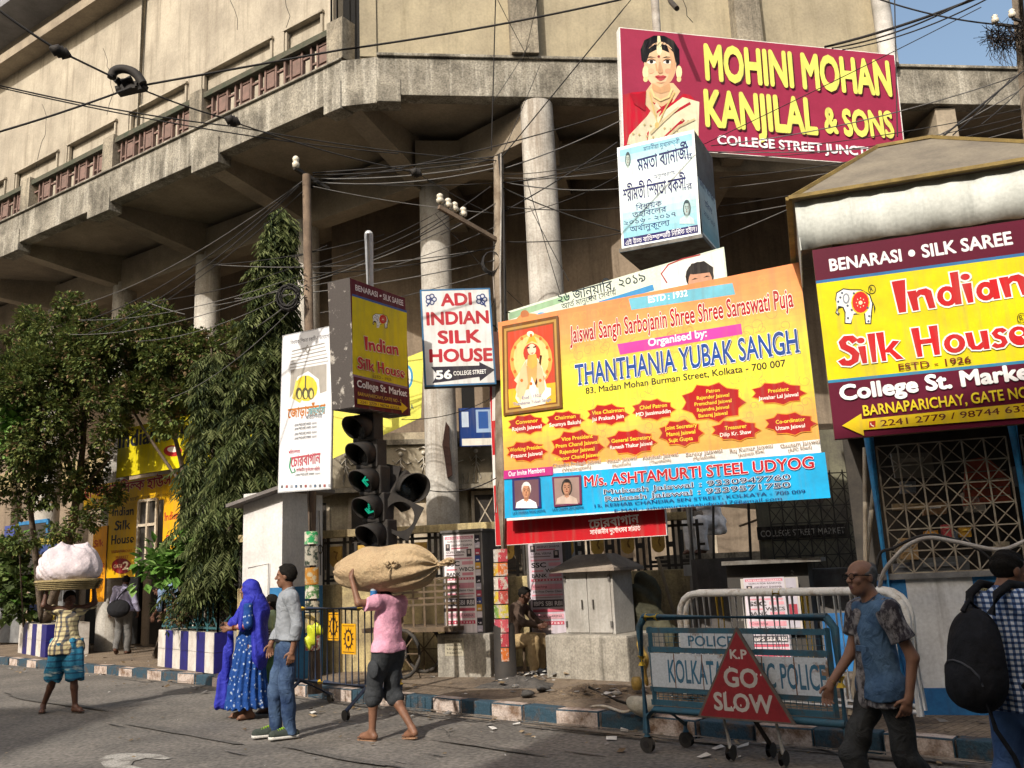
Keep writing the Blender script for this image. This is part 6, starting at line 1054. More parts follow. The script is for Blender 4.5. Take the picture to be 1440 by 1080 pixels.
# low concrete wall end with paper, left of it
mb = MB(); a = Y(1010, 850, 12.6); mb.bx(a.x-.25, a.x+.5, a.y, a.y+.4, .15, Y(1010, 785, 12.6).z, m_boxd); mb.build('meter_box', None, None, 'plain dark box standing between the steel pole and the sooty slab-lidded box', 'box')

# ---------------- blue and yellow street barrier (left)
m_bl = mat('barrier_blue', (.03, .05, .1), (.05, .05, .06), sc=8, rough=.7); m_by = mat('barrier_yellow', (.62, .4, .03), (.4, .24, .03), sc=8, rough=.7)
a = G(415, 958, .3); a = Vector((-3.05, 12.2, 0)); b = Vector((-1.42, 10.55, 0)); d = (b-a).normalized(); n = Vector((d.y, -d.x, 0)); L = (b-a).length; zt = 1.22
o = thing('crowd_barrier', 'dark blue crowd barrier of thin bars with yellow bands and plaques', 'barrier', ((a+b)/2)[:])
def rail(mb, p, q, r, bands, m1, m2, n=10):
    p = Vector(p); q = Vector(q); fs_ = [0]+sorted(sum(([x-.025, x+.025] for x in bands), []))+[1]
    for i in range(len(fs_)-1): mb.tube([p+(q-p)*fs_[i], p+(q-p)*fs_[i+1]], r*(1.04 if i % 2 else 1), n, m2 if i % 2 else m1)
mb = MB(); rail(mb, a+Z*zt, b+Z*zt, .028, (.12, .68), m_bl, m_by); rail(mb, a+Z*.32, b+Z*.32, .03, (.3, .75), m_bl, m_by); rail(mb, a+Z*.1, a+Z*zt, .03, (.5,), m_bl, m_by); rail(mb, b+Z*.1, b+Z*zt, .032, (.28, .68), m_bl, m_by); mb.tube([b+Z*.8+d*.0, b+Z*.85+d*.09, b+Z*.7+d*.12, b+Z*.6+d*.02], .012, 6, m_pole_g); mb.build('frame', None, o)
k = 17
for i in range(1, k):
    mb = MB(); p = a+d*(L*i/k); mb.tube([p+Z*.33, p+Z*zt], .011, 6, m_bl); mb.build('bar', None, o)
for f in (.08, .72):
    for s in (-1, 1):
        mb = MB(); p = a+d*(L*f); q = p+n*(.38*s)+Z*.1+d*.12; mb.tube([p+Z*.32, q], .024, 8, m_bl); lo = mb.build('leg', None, o); w = MB(); w.cyl(q-Z*.04+d.cross(Z)*.0-n*.02, q-Z*.04+n*.02, .06, n=14, m=m_drk); w.build('wheel', None, lo)
for f, z, w_, h_ in ((.57, .86, .3, .36), (.4, 1.0, .28, .34)):
    S = Sign(a+d*(L*f)+Z*z+n*(.02 if f > .5 else -.02), math.degrees(math.atan2(d.y, d.x)), w_, h_); mp = MB(); S.back(mp, .01, m_by); po = mp.build('plaque', None, o); S.rect(0, 0, 1, 1, 'd49a0c'); dk = '3a2410'
    for q in range(12): an = q*math.pi/6; S.lp([(.1*math.cos(an+t)*rr, .12*math.sin(an+t)*rr) for t, rr in ((-.16, .8), (0, 1.25), (.16, .8))], dk)
    S.lp(ell_pts(0, 0, .085, .11, 20), dk); S.lp(ell_pts(0, 0, .06, .085, 16), 'd49a0c'); S.rect(.43, .42, .57, .6, dk); S.rect(.08, .06, .92, .08, dk); S.rect(.08, .92, .92, .94, dk); S.mb.build('emblem', None, po)
# ---------------- police barricade (foreground right)
m_pb = mat('police_blue', (.03, .09, .13), (.055, .065, .07), sc=7, rough=.65, bump=.2, thresh=(.35, .5)); m_pw = mat('police_white', (.46, .49, .52), (.2, .12, .075), sc=5, rough=.7, thresh=(.33, .42), fine=.15)
a = Vector((1.03, 8.17, 0)); b = Vector((2.36, 7.0, 0)); d = (b-a).normalized(); n = Vector((d.y, -d.x, 0)); L = (b-a).length
o = thing('police_barricade', 'blue framed police barricade on castors with white KOLKATA TRAFFIC POLICE panels', 'barricade', ((a+b)/2)[:])
fr = MB(); fr.tube([a+Z*.16, a+Z*1.05, a+Z*1.13+d*.06], .033, 10, m_pb); fr.tube([b+Z*.05, b+Z*1.05, b+Z*1.13-d*.06], .033, 10, m_pb); fr.tube([a+Z*1.13+d*.05, b+Z*1.13-d*.05], .033, 10, m_pb); fr.tube([a+Z*.3+d*.02, a+Z*.36+d*.1, b+Z*.36], .03, 10, m_pb)
for z in (1.02, .86, .53, .42): fr.bar(a+d*.08+Z*z, b-d*.06+Z*z, .03, .045, m_pb)
for f in (.06, .965): fr.bar(a+d*(L*f)+Z*.4, a+d*(L*f)+Z*1.05, .035, .035, m_pb)
fr.build('frame', None, o)
for p_, q_ in ((a+Z*.72, a+Z*.8), (b+Z*.62, b+Z*.7), (a+d*.08+Z*1.13, a+d*.2+Z*1.13)): mb = MB(); mb.tube([p_, q_], .035, 10, m_by); mb.build('reflective_band', None, o)
ms = MB()
for i in range(34): x = .1+i*(L-.18)/33; ms.bar(a+d*x+Z*.42, a+d*x+Z*1.02, .004, .004, m_pb)
for z in (.46, .48, .92, .97, .5): ms.bar(a+d*.1+Z*z, b-d*.08+Z*z, .004, .004, m_pb)
ms.build('mesh_infill', None, o)
yaw = math.degrees(math.atan2(d.y, d.x))
def ppanel(x0, x1, z0, z1, txt, tx0, tx1, h):
    S = Sign(a+d*((x0+x1)/2)+Z*((z0+z1)/2)+n*.02, yaw, x1-x0, z1-z0); mb = MB(); S.back(mb, .012, m_pw); po = mb.build('panel', None, o)
    S.lt(txt, (tx0-(x0+x1)/2, -h/2), (tx1-(x0+x1)/2, -h/2), h, '35657f', .016)
    for k in range(5): S.rect(.15+.17*k, .0, .156+.17*k, 1, '6b4a34')
    S.mb.build('stencil', None, po)
ppanel(.1, L-.08, .55, .83, 'KOLKATA TRAFFIC POLICE', .28, L-.1, .19); ppanel(.42, 1.1, .88, 1.0, 'POLICE', .5, .92, .085)
for p_, nm in ((a, 1), (a+d*.18-n*.34, 0), (b-d*.05-n*.3, 0)):
    mb = MB(); mb.tube([p_+Z*.22, p_+Z*.13], .03, 8, m_pb)
    if not nm: mb.tube([p_+Z*.2, p_+n*.3+Z*.36], .024, 8, m_pb)
    lo = mb.build('leg', None, o); w = MB(); w.cyl(p_+Z*.065-n*.022, p_+Z*.065+n*.022, .065, n=18, m=m_drk); w.cyl(p_+Z*.065-n*.026, p_+Z*.065+n*.026, .03, n=12, m=m_tl); w.bar(p_+Z*.14-n*.03, p_+Z*.06-n*.03, .02, m=m_drk); w.build('wheel', None, lo)
# ---------------- go slow triangle
S = Sign((0, 0, 0), yaw, 1, 1); S.c = a+n*.12; t0, t1, t2 = (S.W(*S.L(*q)) for q in ((1037, 882), (1118, 1019), (981, 1009)))
zb = (t1.z+t2.z)/2; t1.z = t2.z = zb; xm = (t1+t2)/2; t0 = Vector((xm.x, xm.y, t0.z)); wd = (t1-t2).length
o = thing('warning_sign', 'red triangular GO SLOW sign on legs in front of the police barricade', 'road sign', (xm.x, xm.y, 0)); mb = MB(); mb.prism([t0, t1, t2], S.n*-.03, mat('sign_edge', (.14, .11, .09), (.07, .055, .045), sc=6)); mb.build('plate', None, o)
S.c = xm+Z*0; H_ = t0.z-zb
def T(x, y): return (x*wd, y*H_+0)
S.lp([T(0, .955), T(.465, .02), T(-.465, .02)], mat('sign_red', (.26, .018, .024), (.18, .014, .018), sc=3, rough=.45))
S.lt('K.P', T(-.085, .66), T(.085, .66), H_*.1, 'b8b2aa', .03); S.lt('GO', T(-.17, .36), T(.17, .36), H_*.2, 'b4aea6', .03); S.lt('SLOW', T(-.3, .1), T(.3, .1), H_*.19, 'b4aea6', .03)
rs = random.Random(4)
for k in range(9): x, y = rs.uniform(-.2, .25), rs.uniform(.08, .6); S.lp(ell_pts(x*wd, y*H_, .006, .01, 6), 'cfc8c0')
S.done(o)
for f in (-.27, .0, .27):
    mb = MB(); p = xm+d*(wd*f)-n*.05; q = Vector((p.x, p.y, .1))-n*(.1 if f else .35); mb.tube([p+Z*.1, q], .02, 8, m_pole_g if f else m_drk); lo = mb.build('leg', None, o); w = MB(); w.cyl(q-Z*.035-d*.02, q-Z*.035+d*.02, .06, n=16, m=m_drk); w.build('wheel', None, lo)
# ---------------- white tube barriers behind
m_wt = mat('white_tube', (.62, .6, .56), (.35, .28, .2), sc=7, rough=.7, thresh=(.32, .46), bump=.3)
def wbar(sh, label, L2):
    p = Vector((3.22, 7.72, .15))+sh; q = Vector((1.62, 9.62, .15))+sh; dd = (q-p).normalized(); q = p+dd*L2
    o = thing('tube_barrier', label, 'barrier', ((p+q)/2)[:]); mb = MB(); R = .22; zt = 1.12; pts = [p+Z*.12, p+Z*(zt-R)]+[p+dd*(R-R*math.cos(t))+Z*(zt-R+R*math.sin(t)) for t in (.4, .8, 1.2, 1.57)]+[q-dd*(R-R*math.cos(t))+Z*(zt-R+R*math.sin(t)) for t in (1.57, 1.2, .8, .4)]+[q+Z*(zt-R), q+Z*.12]
    mb.tube(pts, .033, 10, m_wt); mb.tube([p+Z*.14, q+Z*.14], .028, 8, m_wt); mb.tube([p+dd*1.2+Z*zt, p+dd*1.28+Z*zt], .035, 10, m_by); mb.build('frame', None, o)
    n_ = int(L2/.16)
    for i in range(1, n_): mb = MB(); x = p+dd*(L2*i/n_); mb.tube([x+Z*.15, x+Z*zt], .014, 6, m_wt if i % 6 else m_by); mb.build('bar', None, o)
wbar(Vector((0, 0, 0)), 'white painted tube barrier with rounded ends right behind the police barricade', 2.45); wbar(Vector((.15, .28, 0)), 'second white tube barrier leaning close behind the first white one', 2.5)

# ---------------- kiosk on the right
KO = Vector((3.36, 8.56, .15)); kr = Vector((.951, -.309, 0)); kb_ = Vector((.309, .951, 0))
def K(x, y, z): return KO+kr*x+kb_*y+Vector((0, 0, z-.15))
m_kbl = mat('kiosk_blue', (.03, .19, .46), (.025, .11, .27), sc=3, rough=.8, streak=.35, scol=(.05, .06, .08)); m_kwh = mat('kiosk_white', (.68, .69, .7), (.5, .5, .5), sc=2.5, rough=.85, streak=.5, scol=(.2, .18, .17)); m_kpost = mat('kiosk_post', (.03, .28, .55), (.03, .12, .26), sc=5, rough=.6)
o = thing('kiosk', 'blue and white street kiosk with a lattice front, canvas valance and low hipped roof', 'kiosk', K(.8, .8, .15)[:])
mb = MB(); W2 = 2.3; xs_ = [-.02, .22, .78, 1.2, 1.75, 2.3]
for i in range(5): mb.box(K((xs_[i]+xs_[i+1])/2, .1, .86), (xs_[i+1]-xs_[i], .2, .98), r=kr, m=m_kbl if i % 2 == 0 else m_kwh)
mb.box(K(W2/2, .095, .26), (W2+.02, .21, .24), r=kr, m=m_kbl); mb.box(K(W2/2, .09, 1.37), (W2+.06, .26, .05), r=kr, m=mat('kiosk_sill', (.2, .2, .2), (.1, .1, .1), sc=5)); mb.box(K(.0, .9, .7), (.1, 1.5, 1.1), r=kr, m=m_kbl)
mb.build('base_wall', None, o)
for x in (.06, 1.3, 2.25):
    mb = MB(); mb.cyl(K(x, -.01, .15 if x < 1 else 1.38), K(x, -.01, 2.95), .052, n=14, m=m_kpost); mb.build('post', None, o)
m_lat = mat('lattice_iron', (.36, .32, .25), (.2, .16, .12), sc=9, rough=.8); la = MB(); cs_ = .2
for k in range(2):
    x0 = .12+1.24*k; nx_ = 6; nz = 6
    for i in range(nx_+1): la.bar(K(x0+i*cs_*.93, .02, 1.4), K(x0+i*cs_*.93, .02, 2.6), .012, .012, m_lat)
    for j in range(nz+1): la.bar(K(x0, .035, 1.4+j*cs_), K(x0+nx_*cs_*.93, .035, 1.4+j*cs_), .012, .012, m_lat)
    for i in range(nx_):
        for j in range(nz):
            u0, u1, z0_, z1_ = x0+i*cs_*.93, x0+(i+1)*cs_*.93, 1.4+j*cs_, 1.4+(j+1)*cs_
            la.bar(K(u0, .045, z0_), K(u1, .045, z1_), .009, .009, m_lat); la.bar(K(u0, .05, z1_), K(u1, .05, z0_), .009, .009, m_lat)
la.build('lattice_grille', None, o)
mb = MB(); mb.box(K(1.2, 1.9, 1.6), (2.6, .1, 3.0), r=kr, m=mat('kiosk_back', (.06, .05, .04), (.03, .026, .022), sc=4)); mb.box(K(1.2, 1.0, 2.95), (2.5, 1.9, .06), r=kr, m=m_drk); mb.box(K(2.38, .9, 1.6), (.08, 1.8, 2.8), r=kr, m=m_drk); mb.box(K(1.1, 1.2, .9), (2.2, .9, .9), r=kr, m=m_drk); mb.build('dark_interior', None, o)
vl = MB(); N = 26; m_canv = mat('canvas', (.62, .63, .58), (.44, .45, .41), sc=1.6, rough=.9, streak=.4, spec=.1, scol=(.25, .26, .24), bump=.3, bsc=3, bdist=.04); vs = []
for j, (z, y0) in enumerate(((5.05, -.36), (4.8, -.37), (4.56, -.34))):
    for i in range(N+1): vs.append(K(-.37+i*2.62/N, y0+.006*math.sin(i*.9+j)+.008*math.sin(i*2.1), z+.006*math.sin(i*1.3+j*2)))
vl.add(vs, [(j*(N+1)+i, j*(N+1)+i+1, (j+1)*(N+1)+i+1, (j+1)*(N+1)+i) for j in range(2) for i in range(N)], m_canv, True); vo = vl.build('valance', None, o); vo.modifiers.new('thick', 'SOLIDIFY').thickness = .01
vl = MB(); vl.box(K(-.36, .3, 4.8), (.012, 1.3, .5), r=kr, m=m_canv); vl.build('side_valance', None, o)
rf_ = MB(); m_roof = mat('kiosk_roof', (.2, .17, .125), (.13, .11, .085), sc=2.5, rough=.9, bump=.3); m_redge = mat('roof_edge', (.27, .19, .06), (.16, .11, .04), sc=5)
e0, e1, e2, e3 = K(-.42, -.42, 5.07), K(2.35, -.42, 5.07), K(2.35, 1.9, 5.07), K(-.42, 1.9, 5.07); r0, r1 = (lambda a, b: (a, Vector((b.x, b.y, a.z))))(PL(1232, 208, K(0, .75, 0), kb_), PL(1312, 196, K(0, .75, 0), kb_))
rf_.add([e0, e1, e2, e3, r0, r1], [(0, 1, 5, 4), (1, 2, 5), (2, 3, 4, 5), (3, 0, 4), (3, 2, 1, 0)], m_roof)
for p, q in ((e0, e1), (e1, e2), (e3, e0), (e0, r0), (r0, r1), (e1, r1)): rf_.bar(p+Z*.01, q+Z*.01, .06, .035, m_redge)
for x in (0, 1.3, 2.3): rf_.bar(K(x, .0, 2.9), K(x, .0, 5.05), .08, .08, m_wood)
rf_.build('roof', None, o)
# junk stored inside behind the lattice
jr = random.Random(14)
jb = MB(); br_m = mat('brick_panel', (.33, .07, .04), (.2, .05, .03), sc=9, rough=.9); jb.prism([K(.86, .4, z)+kr*x for x, z in ((0, 2.0), (.42, 2.02), (.42, 2.26), (.26, 2.46), (.08, 2.44))], kb_*.08, br_m)
for z in (2.08, 2.16, 2.24, 2.32): jb.bar(K(.88, .397, z), K(1.27, .397, z), .004, .012, m_conc)
jb.build('brick_slab', None, None, 'red brick-patterned slab stored inside the kiosk behind its lattice', 'slab')
for i, (x, z, w, h, c, nm, lb) in enumerate(((.3, 1.62, .16, .2, (.35, .22, .1), 'cardboard_box', 'small brown carton low inside the kiosk by its left post'), (.55, 1.42, .5, .22, (.08, .085, .09), 'storage_bin', 'dark grey bin on the kiosk counter behind the lattice'), (.36, 2.02, .3, .06, (.3, .22, .12), 'wooden_plank', 'short tan plank high inside the kiosk near its left post'), (.52, 1.74, .12, .08, (.5, .22, .03), 'orange_packet', 'orange packet on the kiosk shelf left of centre'), (.66, 1.77, .08, .12, (.4, .06, .07), 'red_packet', 'red packet on the kiosk shelf beside the orange one'), (.82, 1.75, .1, .09, (.55, .3, .04), 'ochre_packet', 'ochre packet on the kiosk shelf right of the red one'), (.45, 2.42, .36, .24, (.14, .12, .09), 'hanging_board', 'grey board with faded writing hung at the top of the kiosk lattice'), (.25, 1.43, .18, .12, (.2, .2, .21), 'folded_sheet', 'grey folded sheet low in the kiosk front left corner'), (1.12, 1.5, .12, .3, (.3, .26, .18), 'paper_roll', 'upright tan roll standing inside the kiosk right of the bin'))):
    q = MB(); q.box(K(x, .22+.02*i, z), (w, .12, h), r=kr+Z*jr.uniform(-.08, .08), u=Z+kr*jr.uniform(-.1, .1), m=mat('store_%d' % i, c, sc=7)); q.box(K(x, .15+.02*i, z+h*.2), (w*.6, .008, h*.2), r=kr, m=mat('store_l%d' % i, tuple(min(.7, v*1.6+.02) for v in c), sc=9)); q.build(nm, None, None, lb, nm.split('_')[-1], bevel=.006)
for i in range(11):
    x = .2+.1*jr.random()+i*.185; z = 1.44+jr.choice([0, 0, .22, .5, .72]); w, h = jr.uniform(.1, .22), jr.uniform(.1, .28); q = MB(); q.box(K(x, .45+.03*(i % 3), z+h/2), (w, .15, h), r=kr+Z*jr.uniform(-.1, .1), u=Z+kr*jr.uniform(-.1, .1), m=mat('stored_%d' % (i % 5), [(.3, .25, .17), (.16, .17, .18), (.34, .2, .1), (.12, .16, .22), (.38, .34, .28)][i % 5], sc=8)); q.box(K(x, .372+.03*(i % 3), z+h*.6), (w*.5, .004, h*.25), r=kr, m=m_white); q.build('stored_carton', None, None, 'dusty labelled carton piled in the dim kiosk behind the lattice', 'carton', 'cartons piled inside the kiosk', bevel=.006)
# clutter behind the cabinets
for i, (a, b, w, c, lb) in enumerate((((1000, 706, 13.4), (1140, 716, 13.2), .12, (.3, .24, .17), 'broad weathered plank resting over the fence end right of the steel pole'), ((1040, 740, 13.1), (1150, 700, 13.2), .03, (.2, .15, .1), 'thin sloping batten above the slab-lidded box'), ((1052, 700, 13), (1056, 790, 13), .05, (.05, .045, .04), 'dark upright post just right of the man in white'), ((1003, 712, 14.2), (1004, 800, 14.2), .05, (.05, .045, .04), 'dark upright bar in front of the man in white'), ((925, 785, 13.6), (960, 905, 13.2), .05, (.26, .2, .13), 'brown lath leaning on the yellow wall left of the steel pole'))):
    q = MB(); q.bar(Y(*a), Y(*b), .03, w, mat('plank_%d' % i, c, sc=6, rough=.95, streak=.3)); q.build('wooden_plank', None, None, lb, 'plank', bevel=.004)
q = MB(); a = Y(1090, 745, 13.3); q.box(a, (.34, .03, .5), m=mat('cream_panel', (.5, .46, .34), (.36, .32, .22), sc=5)); q.box(a-Vector((0, .02, .05)), (.2, .01, .02), m=m_drk); q.build('cream_panel', None, None, 'cream painted panel propped above the slab-lidded box', 'panel', bevel=.006)
for i, (px, py, r_b, c, lb) in enumerate(((1010, 900, .13, (.1, .12, .16), 'dull blue bucket on the pavement behind the white barriers'), (940, 905, .11, (.3, .29, .27), 'grey bucket by the foot of the yellow wall left of the steel pole'))):
    q = MB(); v = G(px, 955, .15); q.lathe(Vector((v.x, v.y+1.2, .15)), [(r_b*.75, 0), (r_b, .26), (r_b*1.06, .27), (r_b*.95, .28), (r_b*.8, .1)], 18, mat('bucket_%d' % i, c, sc=7, rough=.5)); q.build('bucket', None, None, lb, 'bucket')
# paper notices on kiosk wall
S = Sign(K(.98, -.006, 1.08), -18, .34, .4); S.rect(0, .0, 1, 1, 'b4b4b0'); S.rect(0, .5, 1, 1, 'c2b98c'); S.lt('Urgent Vacancy', (-.15, .12), (.13, .12), .05, '2a2620', .015); S.lt('School Teacher', (-.13, .04), (.13, .04), .04, '2a2620', .012); nb = thing('paper_notice', 'torn Urgent Vacancy paper notice pasted on the kiosk wall', 'notice', S.c[:]); S.done(nb)
# big board
q = [S_ for S_ in ()]; cx_ = (-.26+2.12)/2; S = Sign(K((-.26+2.02)/2, -.42, (4.5+2.66)/2), -18, 2.28, 1.86); o = mount('signboard', 'big yellow and maroon Indian Silk House board fixed to the kiosk front', 'signboard', S, .1, mat('board_edge', (.2, .11, .05), (.1, .06, .03), sc=6))
B = lambda x, y: tuple(S.L(x, y))
def band(pts, c): S.lp([B(*p) for p in pts], c)
S.rect(0, 0, 1, 1, mat('maroon_vinyl', (.1, .006, .022), (.08, .005, .018), sc=1, rough=.5, fine=.03, spec=.12)); hw = S.w/2
def band2(p0, p1, q0, q1, c):
    a0, a1, b0, b1 = (S.L(*p) for p in (p0, p1, q0, q1)); S.lp([(-hw, a0.y), (hw, a0.y), (hw, b0.y), (-hw, b0.y)], c)
band2((1148, 398), 0 or (1440, 360), (1163, 537), (1440, 507), 'd8c70c'); band2((1147, 395), (1440, 357), (1148, 399), (1440, 361), '2f6a9c'); band2((1163, 535), (1440, 505), (1164, 539), (1440, 509), '2f7a9c')
S.t('BENARASI', 1168, 381, 1268, 367, 17, 'eae4e4', bold=.03); S.ell(1282, 356, 5, 5, 'eae4e4', 10); S.t('SILK SAREE', 1298, 362, 1424, 343, 18, 'eae4e4', bold=.03)
RD = 'bc1a1e'; YB = 'd8c70c'; elephant(S, 1202, 430, 29); S.p(stroke(ell_pts(1226, 407, 5, 6, 14)+[ell_pts(1226, 407, 5, 6, 14)[0]], 1), '3a3010'); S.t('R', 1224, 410, 1228, 409, 6, '3a3010')
wedge(S, 'Indian', 1259, 441, 1447, 414, 45, RD, 'f0ece4', YB); wedge(S, 'Silk House', 1182, 515, 1449, 484, 40, RD, 'f0ece4', YB); S.t('ESTD - 1926', 1264, 521, 1365, 510, 9, '6a1a14', bold=.012); S.p(stroke(ell_pts(1436, 448, 6, 7, 14)+[ell_pts(1436, 448, 6, 7, 14)[0]], 1), '3a3010'); S.t('R', 1434, 451, 1439, 450, 7, '3a3010')
S.t('College St. Market', 1183, 563, 1462, 531, 21, 'f0ecea', bold=.04); S.t('BARNAPARICHAY, GATE NO - 2', 1215, 585, 1474, 556, 15, 'd8c024', bold=.02)
S.p([(1184, 599), (1211, 582), (1212, 590), (1480, 563), (1482, 584), (1214, 605), (1215, 613)], 'd8b818'); S.t('2241 2779 / 98744 63354', 1239, 600, 1470, 576, 9, '5a1a10', bold=.012); S.p([(1222, 593), (1231, 592), (1231, 601), (1222, 602)], 'a02a1c'); S.p(stroke([(1224, 595), (1225, 598), (1229, 600)], 1.4), 'e8d8c0')
S.done(o)
# bent conduits and leaning bamboo by the kiosk
def cable(name, pts, r, m, label, cat, group=None, n=6, kind=None):
    mb = MB(); mb.tube(pts, r, n, m); return mb.build(name, None, None, label, cat, group, kind)
P3 = [Y(1232, 880, 8.3), Y(1236, 835, 8.2), Y(1262, 780, 8.0), Y(1300, 757, 7.9), Y(1345, 762, 7.8), Y(1400, 773, 7.7), Y(1430, 766, 7.7), Y(1480, 740, 7.6)]
def smooth(pts, k=5):
    out = []; n = len(pts)
    for i in range(n-1):
        p0, p1, p2, p3 = pts[max(i-1, 0)], pts[i], pts[i+1], pts[min(i+2, n-1)]
        for j in range(k): t = j/k; out.append(.5*((2*p1)+(p2-p0)*t+(2*p0-5*p1+4*p2-p3)*t*t+(3*p1-p0-3*p2+p3)*t*t*t))
    return out+[pts[-1]]
P3 = [Vector(p) for p in P3]; P3[0].z = .2
cable('bent_conduit', smooth(P3), .018, mat('pipe_grey', (.4, .38, .35), (.25, .22, .2), sc=6), 'grey plastic conduit arching across the kiosk lattice', 'conduit')
P3 = [Y(1215, 880, 8.2), Y(1232, 800, 8.1), Y(1258, 770, 8.0), Y(1310, 752, 7.95), Y(1370, 770, 7.9), Y(1396, 790, 7.9)]; P3[0].z = .3
cable('bent_conduit', smooth([Vector(p) for p in P3]), .013, m_cable, 'thin dark conduit bent under the grey one across the kiosk lattice', 'conduit')
for i, (a, b, lb) in enumerate((((1216, 630), (1217, 760), 'long pale bamboo pole leaning against the left side of the kiosk'), ((1229, 685), (1214, 830), 'short pale bamboo pole leaning crosswise beside the kiosk post'))):
    top, lo = Y(*a, 9.0), Y(*b, 8.8); gq = ground_at(top, lo, .16); cable('bamboo_pole', [gq, (gq+top)/2, top], .022, mat('bamboo', (.5, .43, .33), (.35, .28, .2), sc=5), lb, 'pole', n=8)
# lattice screen and rubbish between kiosk and slab-lidded box
o = thing('lattice_screen', 'rusty lattice screen standing in shade left of the kiosk', 'screen', (3.9, 12.2, .15)); la = MB()
xs0, xs1 = Y(1080, 700, 12.3), Y(1225, 700, 12.3); n_ = 8
for i in range(n_+1): x = xs0.x+(xs1.x-xs0.x)*i/n_; la.bar((x, 12.3, .9), (x, 12.3, 2.75), .014, .014, m_drk)
for j in range(9): z = .95+j*.22; la.bar((xs0.x, 12.31, z), (xs1.x, 12.31, z), .014, .014, m_drk)
for i in range(n_):
    for j in range(8):
        x0 = xs0.x+(xs1.x-xs0.x)*i/n_; x1 = xs0.x+(xs1.x-xs0.x)*(i+1)/n_; z = .95+j*.22; la.bar((x0, 12.32, z), (x1, 12.32, z+.22), .01, .01, m_drk); la.bar((x0, 12.325, z+.22), (x1, 12.325, z), .01, .01, m_drk)
la.build('lattice', None, o); mb = MB(); mb.bx(xs0.x, xs1.x+.3, 12.9, 13.0, .15, 3.4, mat('grubby_green', (.16, .15, .1), (.07, .06, .05), sc=2.5, streak=.5)); mb.build('backing_board', None, o)
S = Sign((( xs0.x+xs1.x)/2-.1, 12.88, 1.95), 0, 1.3, .18); S.rect(0, 0, 1, 1, '2a2622'); S.lt('COLLEGE STREET MARKET', (-.6, -.05), (.6, -.05), .09, '9a948a', .01); S.mb.build('shop_name', None, o)
mb = MB(); q = Y(1145, 815, 11.6); mb.bx(q.x, q.x+.5, 11.7, 12.1, .15, Y(1145, 800, 11.7).z, mat('rag_grey', (.16, .15, .14), (.09, .08, .07), sc=5)); mb.bx(q.x+.04, q.x+.5, 11.66, 11.7, .15, .9, m_kbl); mb.build('blue_crate', None, None, 'dark crate with a blue front standing between slab-lidded box and kiosk', 'crate', bevel=.02)

# ---------------- tiled planters
m_tb = mat('tile_blue', (.02, .018, .16), (.015, .014, .1), sc=6, rough=.35); m_tw = mat('tile_white', (.62, .58, .53), (.45, .4, .35), sc=5, rough=.45)
def planter(a, b, dep, h, label, nst):
    a = Vector(a); b = Vector(b); d = (b-a).normalized(); n = Vector((-d.y, d.x, 0)); L = (b-a).length; o = thing('tiled_planter', label, 'planter', ((a+b)/2+n*dep/2)[:]); core = MB(); core.box((a+b)/2+n*dep/2+Z*(h/2), (L-.02, dep-.02, h), r=d, m=mat('planter_top', (.3, .27, .22), sc=4)); core.build('body', None, o)
    t = MB(); w = L/nst
    for i in range(nst):
        for j in range(2): t.box(a+d*(w*(i+.5))+Z*(h*(.25+.5*j)), (w-.008, .012, h/2-.008), r=d, m=m_tb if i % 2 else m_tw)
    k = max(2, round(dep/w))
    for e in (a, b):
        for i in range(k):
            for j in range(2): t.box(e+n*(dep/k*(i+.5))+Z*(h*(.25+.5*j)), (dep/k-.008, .012, h/2-.008), r=n, m=m_tw if i % 2 else m_tb)
    t.build('tiles', None, o); return o, a, b, d, n, L
o, a, b, d, n, L = planter((-6.79, 17.12, .15), (-5.1, 15.17, .15), .95, .66, 'blue and white striped tiled planter with a teal railing, behind the woman in blue', 7)
m_teal = mat('railing_teal', (.03, .12, .13), (.03, .07, .08), sc=7)
rl = MB()
for p, q in ((a+n*.06, b+n*.06), (b+n*.06, b+n*.9), (a+n*.06, a+n*.9)):
    for z in (.72, 1.3): rl.bar(p+Z*z, q+Z*z, .035, .035, m_teal)
    K_ = max(2, round((q-p).length/.42))
    for i in range(K_+1):
        x = p+(q-p)*(i/K_); rl.bar(x+Z*.66, x+Z*1.33, .03, .03, m_teal)
        if i < K_:
            y = p+(q-p)*((i+1)/K_); m_ = (x+y)/2
            for u, v in (((x, .72), (m_, .9)), ((y, .72), (m_, .9)), ((x, 1.3), (m_, 1.12)), ((y, 1.3), (m_, 1.12)), ((m_, .9), (m_, 1.12))): rl.bar(u[0]+Z*u[1], v[0]+Z*v[1], .02, .02, m_teal)
rl.build('railing', None, o)
planter((-12.5, 22.75, .15), (-10.7, 20.6, .15), .9, .72, 'blue and white striped tiled planter behind the porter with the white bundle', 6)
# boards at far left
S = Sign(Y(64, 812, 22.6), -40, 1, 1); q = [S.L(*c) for c in ((54, 757), (89, 755), (76, 872), (36, 874))]; o = thing('leaning_board', 'tall yellow and blue board leaning behind the far planter', 'board', S.c[:]); mb = MB(); mb.prism([S.W(p.x, p.y) for p in q], -S.n*.05, m_wood); mb.build('board', None, o)
def lq(f0, f1, c): S.lp([tuple(q[0].lerp(q[3], f0)), tuple(q[1].lerp(q[2], f0)), tuple(q[1].lerp(q[2], f1)), tuple(q[0].lerp(q[3], f1))], c)
for f0, f1, c in ((0, .08, '9a8a40'), (.08, .2, '3a4a7a'), (.2, .66, 'a8923c'), (.66, .72, 'b8b0a0'), (.72, .8, 'a8923c'), (.8, .9, '35467a'), (.9, 1, 'a8923c')): lq(f0, f1, c)
S.t('কলকাতা' if 'কলকাতা' in BW else 'চোরবাগান', 45, 846, 74, 842, 7, '24345c'); S.done(o)
